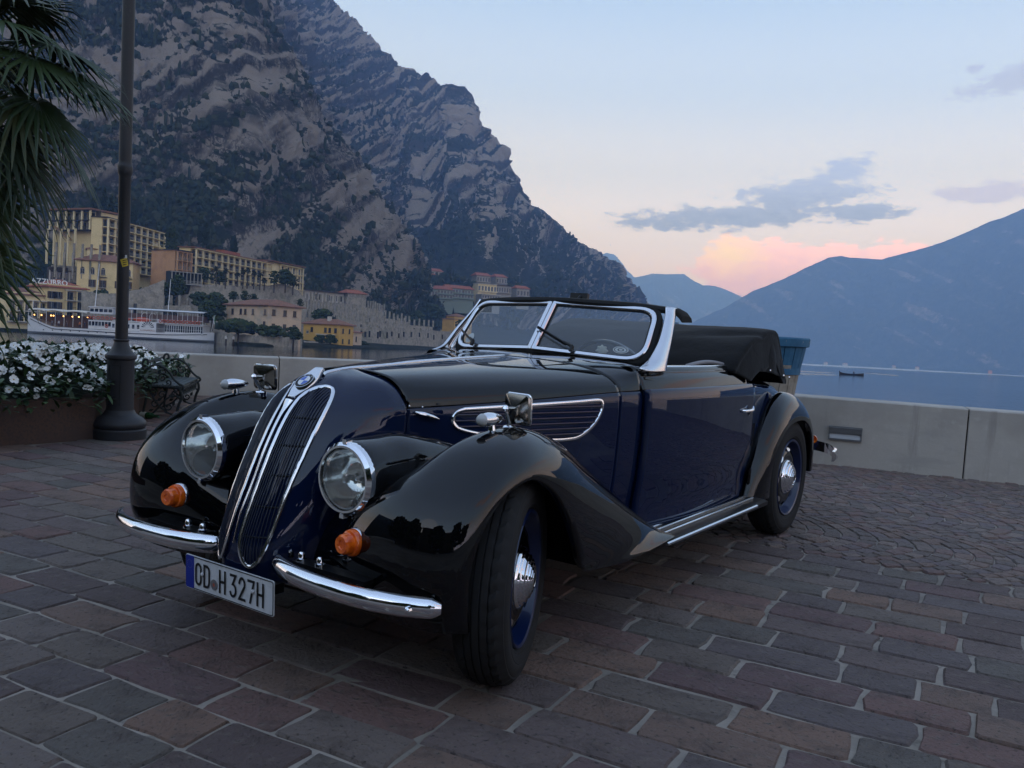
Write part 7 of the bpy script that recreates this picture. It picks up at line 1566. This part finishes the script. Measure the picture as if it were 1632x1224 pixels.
# ---------------------------------------------------------------- wheels
def make_wheel(s):
    """axle along +y for the left side; built at the origin"""
    tyre = MB()
    pr = [(.212, -.055), (.222, -.070), (.232, -.077), (.235, -.0765), (.238, -.080), (.262, -.0845), (.264, -.0835), (.267, -.0850), (.285, -.0845), (.300, -.0800), (.303, -.0775), (.308, -.0770), (.322, -.066), (.331, -.055)]
    tread = [(-.055, .331), (-.040, .334), (-.0385, .334), (-.038, .3285), (-.034, .3285), (-.0335, .3355), (-.015, .3365), (-.0145, .330), (-.010, .330), (-.0095, .3368), (.0095, .3368), (.010, .330), (.0145, .330), (.015, .3365), (.0335, .3355), (.034, .3285), (.038, .3285), (.0385, .334), (.040, .334), (.055, .331)]
    prof = pr[:-1]+[(r, h) for h, r in tread]+[(r, -h) for r, h in reversed(pr[:-1])]
    seg = 120
    G = np.zeros((seg, len(prof), 3))
    for i in range(seg):
        for j, (r, h) in enumerate(prof):
            # sipes: every other pair of segments the outer ribs are cut
            rr = r; 
            if .030 < abs(h) < .068 and r > .315 and i % 3 == 0: rr = r-.007
            a = 2*pi*(i+(.8*h/.04 if abs(h) < .05 else 0))/seg
            G[i, j] = (rr*cos(a), h, -rr*sin(a))
    tyre.grid(G, cu=True, flip=True)
    rim = MB()
    rim.lathe([(.214, .060), (.219, .072), (.216, .078), (.207, .074), (.203, .062), (.198, .045), (.192, .030), (.188, .024), (.186, .018)], 48, 0, 'y')
    rim.lathe([(.189, .022), (.180, .030), (.168, .044), (.150, .054), (.130, .058), (.110, .057), (.08, .050), (0, .05)], 48, 1, 'y')
    rim.lathe([(.214, -.060), (.19, -.02), (.18, .012)], 48, 1, 'y')
    for k in range(8):
        a = 2*pi*k/8; c = Vector((.158*cos(a), .052, .158*sin(a)))
        e1 = Vector((cos(a), -.6, sin(a))).normalized(); e2 = Vector((-sin(a), 0, cos(a))); nn = e2.cross(e1); nn = nn if nn.y > 0 else -nn
        rim.add([c+nn*.004+e1*.013*cos(q)+e2*.024*sin(q) for q in np.linspace(0, 2*pi, 12, endpoint=False)], [tuple(range(12))], 2)
    cap = MB()
    pr = [(.098, .045), (.098, .058), (.094, .064)]
    for k in range(5):
        r = .090-.013*k; hh = .066+.030*(1-(1-k/5)**2); pr += [(r, hh), (r-.002, hh+.005), (r-.010, hh+.0068)]
    pr += [(.024, .0985), (.022, .102), (.012, .104), (0, .1045)]
    cap.lathe(pr, 40, 0, 'y')
    cap.lathe([(.016, .1037), (.010, .1048), (0, .1055)], 20, 1, 'y')
    ms = []
    for mbx, nm, mt in ((tyre, 'tyre', TREAD), (rim, 'rim', [BLUERIM, BLACKP, SATIN]), (cap, 'hub_cap', [CHROME, INK])): ms.append((nm, mbx.mesh(nm, mt, True, 30)))
    return ms
WM = make_wheel(1)
for x, y, st in ((0, .655, 21.5), (0, -.665, 23), (-2.75, .645, 0), (-2.75, -.645, 0)):
    w = thing('wheel', None, None, (x, y, .335), radians(st)+(pi if y < 0 else 0)); w.parent = CAR
    for nm, me in WM: link(nm, me, w)
# ---------------------------------------------------------------- marker lamps and mirrors on the front wings
for s in (1, -1):
    mb = MB(); P = cr1(np.array([(.085, .001), (.080, .012), (.062, .020), (.035, .022), (.0, .017), (-.028, .008), (-.038, .001)]), 20); mb.lathe([(r, x) for x, r in P], 20, 0, 'x', (.04, s*.622, .838)); 
    mb.tube([(.06, s*.622, .79), (.062, s*.622, .826)], [.016, .009], 10); lampo = mb.build('marker_lamp', CHROME, CAR, True, 60)
    mb = MB(); mb.lathe([(.0205, .102), (.016, .113), (.008, .119), (0, .120)], 16, 0, 'x', (.012, s*.622, .838)); mb.build('marker_lens', LENS if False else mat('frosted_lens', (.45, .45, .44), .2, coat=.5) if s > 0 else bpy.data.materials['frosted_lens'], lampo, True)
    mb = MB(); bx, by = -.050, s*.612
    mb.lathe([(.024, .785), (.024, .803), (.020, .808), (.008, .811)], 16, 0, 'z', (bx, by, 0))
    mb.tube([(bx, by, .806), (bx+.004, by, .822), (bx+.022, by+s*.003, .848), (bx+.030, by+s*.004, .862)], [.011, .008, .0075, .007], 10)
    mb.lathe([(0, -.012), (.009, -.008), (.012, 0), (.009, .008), (0, .012)], 12, 0, 'z', (bx+.032, by+s*.004, .866)); mb.tube([(bx+.032, by+s*.004, .866), (bx-.010, by+s*.008, .864)], .006, 8)
    mr = mb.build('wing_mirror', CHROME, CAR, True)
    # shell: shallow pyramid, its back to the front; the glass looks backwards
    q = Matrix.Rotation(radians(-10*s), 3, 'Z') @ Matrix.Rotation(radians(4), 3, 'Y'); cc = Vector((bx-.026, by+s*.010, .862)); mb = MB()
    def ring(w, h, x, r): return [tuple(cc+q @ Vector((x, yy, zz))) for yy, zz in rrect(w, h, r, 4)]
    G = np.array([ring(.108, .096, -.012, .012), ring(.112, .100, -.004, .014), ring(.106, .094, .004, .012), ring(.04, .034, .017, .006), ring(.004, .004, .019, .001)]); mb.grid(G, cv=True, flip=True)
    mb.build('mirror_shell', mat('bronzed_chrome', (.30, .28, .25), .16, metal=1.0) if s > 0 else bpy.data.materials['bronzed_chrome'], mr, True, 25)
    mb = MB(); mb.poly(ring(.103, .091, -.0125, .010)[::1]); mb.build('mirror_glass', MIRROR, mr)
    mb = MB(); rr = ring(.111, .099, -.006, .014); mb.tube(rr, .003, 6, closed=True); mb.build('mirror_edge', CHROME, mr, True)
# ---------------------------------------------------------------- windscreen: two flat panes in bright frames meeting at a vee
def pane_frame(s):
    A = Vector((-1.077, 0, 1.012)); Bp = Vector((-1.172, s*.530, .988)); T = Vector((-1.252, 0, 1.243)); U = Vector((-1.372, s*.498, 1.214))
    ex = (Bp-A).normalized(); n = ex.cross(T-A).normalized(); n = n if n.x > 0 else -n; ey = n.cross(ex); ey = ey if ey.z > 0 else -ey
    to = lambda p: ((p-A).dot(ex), (p-A).dot(ey)); back = lambda u, v, d=0: A+ex*u+ey*v+n*d
    a, b, c, d = [np.array(to(p)) for p in (A, Bp, U, T)]
    def rounded(inset):
        Q = [a, b, c, d]; cen = sum(Q)/4; R = [.012, .105, .085, .012]; out = []
        # inset each edge
        m = []
        for i in range(4):
            p, q = Q[i], Q[(i+1) % 4]; e = (q-p)/np.linalg.norm(q-p); nn = np.array((-e[1], e[0])); nn = nn if np.dot(cen-p, nn) > 0 else -nn; m.append((p+nn*inset, e))
        P = []
        for i in range(4):
            (p, e), (q, g) = m[i-1], m[i]; t = np.linalg.solve(np.array([e, -g]).T, q-p); P.append(p+e*t[0])
        for i in range(4):
            r = max(.004, R[i]-inset*.8); p = P[i]; e0 = (P[i-1]-p)/np.linalg.norm(P[i-1]-p); e1 = (P[(i+1) % 4]-p)/np.linalg.norm(P[(i+1) % 4]-p)
            ang = math.acos(np.dot(e0, e1)); tl = r/math.tan(ang/2); k0 = p+e0*tl; k1 = p+e1*tl
            for k in range(8): t = k/7; out.append((1-t)**2*k0+2*t*(1-t)*p+t*t*k1)
        return out
    return rounded, back
for s in (1, -1):
    rounded, back = pane_frame(s)
    def loop(inset, d): return [tuple(back(p[0], p[1], d)) for p in rounded(inset)]
    G = np.array([loop(.0215, -.006), loop(.0215, .010), loop(.018, .014), loop(.004, .014), loop(.0, .010), loop(.0, -.006)])
    mb = MB(); mb.grid(G, cv=True, flip=(s > 0)); wf = mb.build('windscreen_frame', SATIN, CAR, True, 40)
    G = np.array([loop(.027, .0), loop(.027, .006), loop(.0195, .006), loop(.0195, .0)]); mb = MB(); mb.grid(G, cv=True, flip=(s > 0)); mb.build('glazing_seal', RUBBER, wf, False)
    mb = MB(); mb.poly(loop(.0195, .002)); mb.build('pane', PANE, wf)
    # black rubber between frame and scuttle / pillar, bottom and outer side
    G = np.array([loop(.002, -.010), loop(.0, .004), loop(-.012, .003), loop(-.022, -.004), loop(-.022, -.02)]); mb = MB(); mb.grid(G, cv=True, flip=(s > 0)); mb.build('frame_rubber', RUBBER, wf, True)
    # bright pillar
    base = [(-1.148, .556, 1.000), (-1.165, .588, .998), (-1.225, .597, .998), (-1.245, .58, 1.0)]; midp = [(-1.245, .556, 1.085), (-1.255, .574, 1.085), (-1.292, .580, 1.085), (-1.308, .566, 1.085)]; top = [(-1.340, .530, 1.19), (-1.355, .546, 1.19), (-1.39, .548, 1.19), (-1.402, .532, 1.19)]
    tip = [(-1.372, .515, 1.238), (-1.392, .535, 1.240), (-1.432, .536, 1.240), (-1.45, .518, 1.240)]
    flare = [(-1.05, .565, .968), (-1.07, .590, .960), (-1.215, .600, .962), (-1.240, .585, .965)]
    g = grid_pts(np.array([flare, base, midp, top, tip]), 36, 12); g[:, :, 1] *= s; mb = MB(); mb.grid(g, flip=(s > 0)); pz = mb.build('windscreen_pillar', SATIN, CAR, True, 60); thicken(pz, .012)
# header rail in black, curving back over the pillars
H = [(-1.46, .575, 1.205), (-1.43, .553, 1.236), (-1.385, .50, 1.243), (-1.345, .38, 1.253), (-1.30, .2, 1.259), (-1.272, 0, 1.263)]
Hf = H+[(x, -y, z) for x, y, z in reversed(H[:-1])]
mb = MB(); P = cr1(np.array(Hf), 60); rows = []
for p in P: rows.append([tuple(p+np.array(o_)) for o_ in ((.030, 0, -.028), (.034, 0, -.012), (.022, 0, .001), (-.02, 0, .004), (-.075, 0, -.006), (-.085, 0, -.025))])
mb.grid(np.array(rows), cv=True, flip=True); mb.poly(rows[0]); mb.poly(rows[-1][::-1]); mb.build('header_rail', RUBBER, CAR, True, 40)
mb = MB(); mb.box((-1.40, .05, 1.276), (.02, .095, .032), 0, Matrix.Rotation(radians(-12), 3, 'Y')); mb.tube([(-1.36, .06, 1.255), (-1.395, .06, 1.28)], .008, 6); mb.build('roof_latch', BLACKM, CAR)
# wipers
for s, p0, p1 in ((1, (-1.095, .17, 1.000), (-1.118, -.005, 1.098)), (-1, (-1.125, -.36, .996), (-1.185, -.49, 1.055))):
    rounded, back = pane_frame(s)
    P0 = Vector(p0); a = (P0-Vector((-1.077, 0, 1.012))); 
    mb = MB(); A0 = Vector((P0.x+.028, P0.y, P0.z-.002)); M0 = back(abs(p0[1])*1.0-.05*0, .03, .028)
    B0 = back(.20 if s > 0 else .385, .030, .030); B1 = back(.02 if s > 0 else .50, .105 if s > 0 else .085, .026); B2 = B0.lerp(B1, .5)
    mb.tube([B0+Vector((.012, 0, -.022)), B0], .010, 8); mb.tube([B0, B0.lerp(B1, .3)], [.008, .006], 8); mb.tube([B0.lerp(B1, .25), B1], .003, 6)
    d = (B1-B0).normalized(); mb.tube([B0.lerp(B1, .18)+Vector((.0, 0, -.006)), B1+d*.02+Vector((0, 0, .004))], .0035, 6, flat=(Vector((0, 0, 1)), 2.0)); mb.build('wiper', BLACKM, CAR, True)
# stickers on the glass
def sticker(s, u, v, ru, rv, m, ring_):
    rounded, back = pane_frame(s); mb = MB()
    mb.poly([tuple(back(u+ru*cos(a), v+rv*sin(a), .0035)) for a in np.linspace(0, 2*pi, 28, endpoint=False)])
    if ring_:
        for k0, k1, mm in ((.86, .74, 1), (.42, .26, 1)):
            q = [[tuple(back(u+ru*k*cos(a), v+rv*k*sin(a), .0042)) for a in np.linspace(0, 2*pi, 28, endpoint=False)] for k in (k0, k1)]; mb.grid(np.array(q), mm, cv=True)
    mb.build('windscreen_sticker', m, CAR)
sticker(1, .415, .058, .036, .019, [STW, STG], True); sticker(-1, .455, .066, .026, .029, [STW, STG], False)
# ---------------------------------------------------------------- cabin
mb = MB(); mb.box((-1.62, 0, .60), (1.02, 1.10, .02)); mb.box((-2.12, 0, .72), (.03, 1.08, .36))
X = np.array([[(-1.16, y, .965-.0*abs(y)), (-1.24, y, .975), (-1.33, y, .955), (-1.34, y, .86), (-1.30, y, .75)] for y in np.linspace(-.57, .57, 9)]); mb.grid(X)
for s in (1, -1): mb.box((-1.62, s*.575, .78), (1.05, .03, .36))
mb.build('cabin_lining', LEATHERD, CAR)
for y in (.29, -.29):
    P = np.array([[(-1.52-.05*k/3, y-.24, .66+.02*k) for k in range(1)]])
    mb = MB(); st = cr1(np.array([(-1.45, .60), (-1.47, .70), (-1.70, .72), (-1.88, .72), (-1.93, .80), (-1.985, .90), (-2.015, .965), (-2.045, .978), (-2.07, .96), (-2.08, .80), (-2.08, .62)]), 40)
    G = np.array([[(x, y+w*.245, z-(.03 if abs(w) > .9 else 0)-(.02*max(0, abs(w)-.6) if z > .8 else 0)) for w in (-1, -.95, -.7, -.35, 0, .35, .7, .95, 1)] for x, z in st]); mb.grid(G)
    se = mb.build('seat', LEATHERD, CAR, True); 
    mb = MB(); mb.tube([(-2.045, y+w*.245, .972-.05*max(0, abs(w)-.55)) for w in np.linspace(-1, 1, 15)], .016, 8); mb.build('seat_piping', LEATHER, se, True)
mb = MB(); X = np.linspace(-1.50, -2.0, 20); mb.tube([(x, .575, .978+.018*sin(pi*(x+1.50)/-.5)) for x in X], [.003]+[.012]*18+[.003], 8, flat=(Vector((0, 0, 1)), .8)); mb.build('elbow_rest', LEATHER, CAR, True)
# steering wheel
sc_ = Vector((-1.325, .29, .893)); sn = Vector((-.88, 0, .47)).normalized(); M = frame_at(sc_, (0, 1, 0), sn.cross(Vector((0, 1, 0))))
mb = MB(); mb.tube([tuple(M @ Vector((.205*cos(a), .205*sin(a), 0))) for a in np.linspace(0, 2*pi, 40, endpoint=False)], .010, 8, closed=True); swheel = mb.build('steering_wheel', mat('bakelite', (.035, .035, .037), .25, coat=.5), CAR, True)
mb = MB()
for a in (pi/2, pi*7/6, pi*11/6): mb.tube([tuple(M @ Vector((.02*cos(a), .02*sin(a), -.01))), tuple(M @ Vector((.2*cos(a), .2*sin(a), 0)))], .004, 6)
mb.build('spoke', SATIN, swheel, True)
mb = MB(); k = 0
mb.lathe([(.032, -.02), (.034, -.005), (.028, .004), (.020, .008), (.018, .014), (0, .016)], 20); mb.tube([(0, 0, -.02), (0, 0, -.30)], .018, 8); mb.v = [tuple(M @ Vector(p)) for p in mb.v]; mb.build('wheel_boss', mat('ivory', (.48, .45, .36), .35, coat=.3), swheel, True)
# pale fluted knob on a short stem above the dashboard
mb = MB(); kc = Vector((-1.215, .292, 1.030)); kd = Vector((.75, .62, .12)).normalized(); kM = frame_at(kc, kd.cross(Vector((0, 0, 1))).cross(kd), kd.cross(kd.cross(Vector((0, 0, 1))).cross(kd)))
kx = kd.cross(Vector((0, 0, 1))).normalized(); ky = kx.cross(kd)
G = np.array([[tuple(kc+kd*h+(kx*cos(a)+ky*sin(a))*r*(1+.12*cos(8*a))) for a in np.linspace(0, 2*pi, 48, endpoint=False)] for r, h in ((.001, .012), (.010, .013), (.020, .010), (.026, .002), (.024, -.006), (.012, -.010), (.001, -.011))]); mb.grid(G, cv=True)
mb.tube([kc-kd*.01, Vector((-1.235, .285, .965))], .008, 8); mb.build('dashboard_knob', bpy.data.materials['ivory'], CAR, True)
# ---------------------------------------------------------------- folded roof under its cover
secs = []
for y, k in ((-.645, .0), (-.63, .82), (-.60, 1.0), (-.3, 1.01), (0, 1.015), (.3, 1.01), (.60, 1.0), (.635, .86), (.655, .30)):
    prof = [(-1.93, .945), (-2.02, 1.02), (-2.16, 1.095), (-2.32, 1.140), (-2.45, 1.160), (-2.55, 1.157), (-2.60, 1.12), (-2.67, 1.03), (-2.74, .94), (-2.79, .885), (-2.795, .865)]
    if abs(y) > .62: prof = [(x*.6+(-2.46)*.4 if k < .5 else x*.9+(-2.46)*.1, .875+(z-.875)*(.35 if k < .5 else .9)) for x, z in prof]
    secs.append([(x, y, z) for x, z in prof])
G = grid_pts(np.array(secs), 60, 60)
nzv = fbm(G.reshape(-1, 3)*np.array((5, 3, 7)), 3).reshape(60, 60); G[:, :, 2] += .010*nzv*np.clip((G[:, :, 2]-.88)*8, 0, 1); G[:, :, 0] += .012*np.sin(G[:, :, 1]*9)*np.clip((G[:, :, 2]-.9)*4, 0, 1)*.6
# a soft crease towards the near corner
G[:, :, 2] -= .020*np.exp(-((G[:, :, 0]+2.30+.35*(G[:, :, 1]-.55))/.05)**2)*np.clip((G[:, :, 1]-.2)*3, 0, 1)
mb = MB(); mb.grid(G); rf = mb.build('soft_top', CANVAS, CAR, True, 70); thicken(rf, .012)
# side flap hanging over the quarter panel
fl = [[(-2.12, .600, .985), (-2.22, .635, .965), (-2.36, .652, .945), (-2.52, .655, .925), (-2.68, .645, .905), (-2.80, .61, .885)],
      [(-2.30, .60, 1.06), (-2.36, .635, 1.04), (-2.44, .648, 1.03), (-2.54, .648, 1.02), (-2.64, .635, 1.01), (-2.73, .60, 1.0)],
      [(-2.44, .58, 1.155), (-2.46, .615, 1.145), (-2.50, .622, 1.14), (-2.545, .62, 1.135), (-2.59, .605, 1.125), (-2.62, .57, 1.11)]]
for s in (1, -1):
    g = grid_pts(np.array(fl), 20, 24); g[:, :, 1] = (g[:, :, 1]+.012+.006*np.sin(g[:, :, 0]*30))*s; mb = MB(); mb.grid(g, flip=(s > 0)); o = mb.build('roof_flap', CANVAS, CAR, True); thicken(o, .006, 0)
    mb = MB()
    for px, pz in ((-2.66, .917), (-2.765, .905), (-2.42, .95)): mb.lathe([(.008, 0), (.006, .004), (0, .006)], 8, 0, 'y', (px, s*.668, pz))
    mb.build('press_stud', SATIN, o, True)
bpy.context.view_layer.update()
for o in PIAZZA: o.matrix_world = TILT @ o.matrix_basis
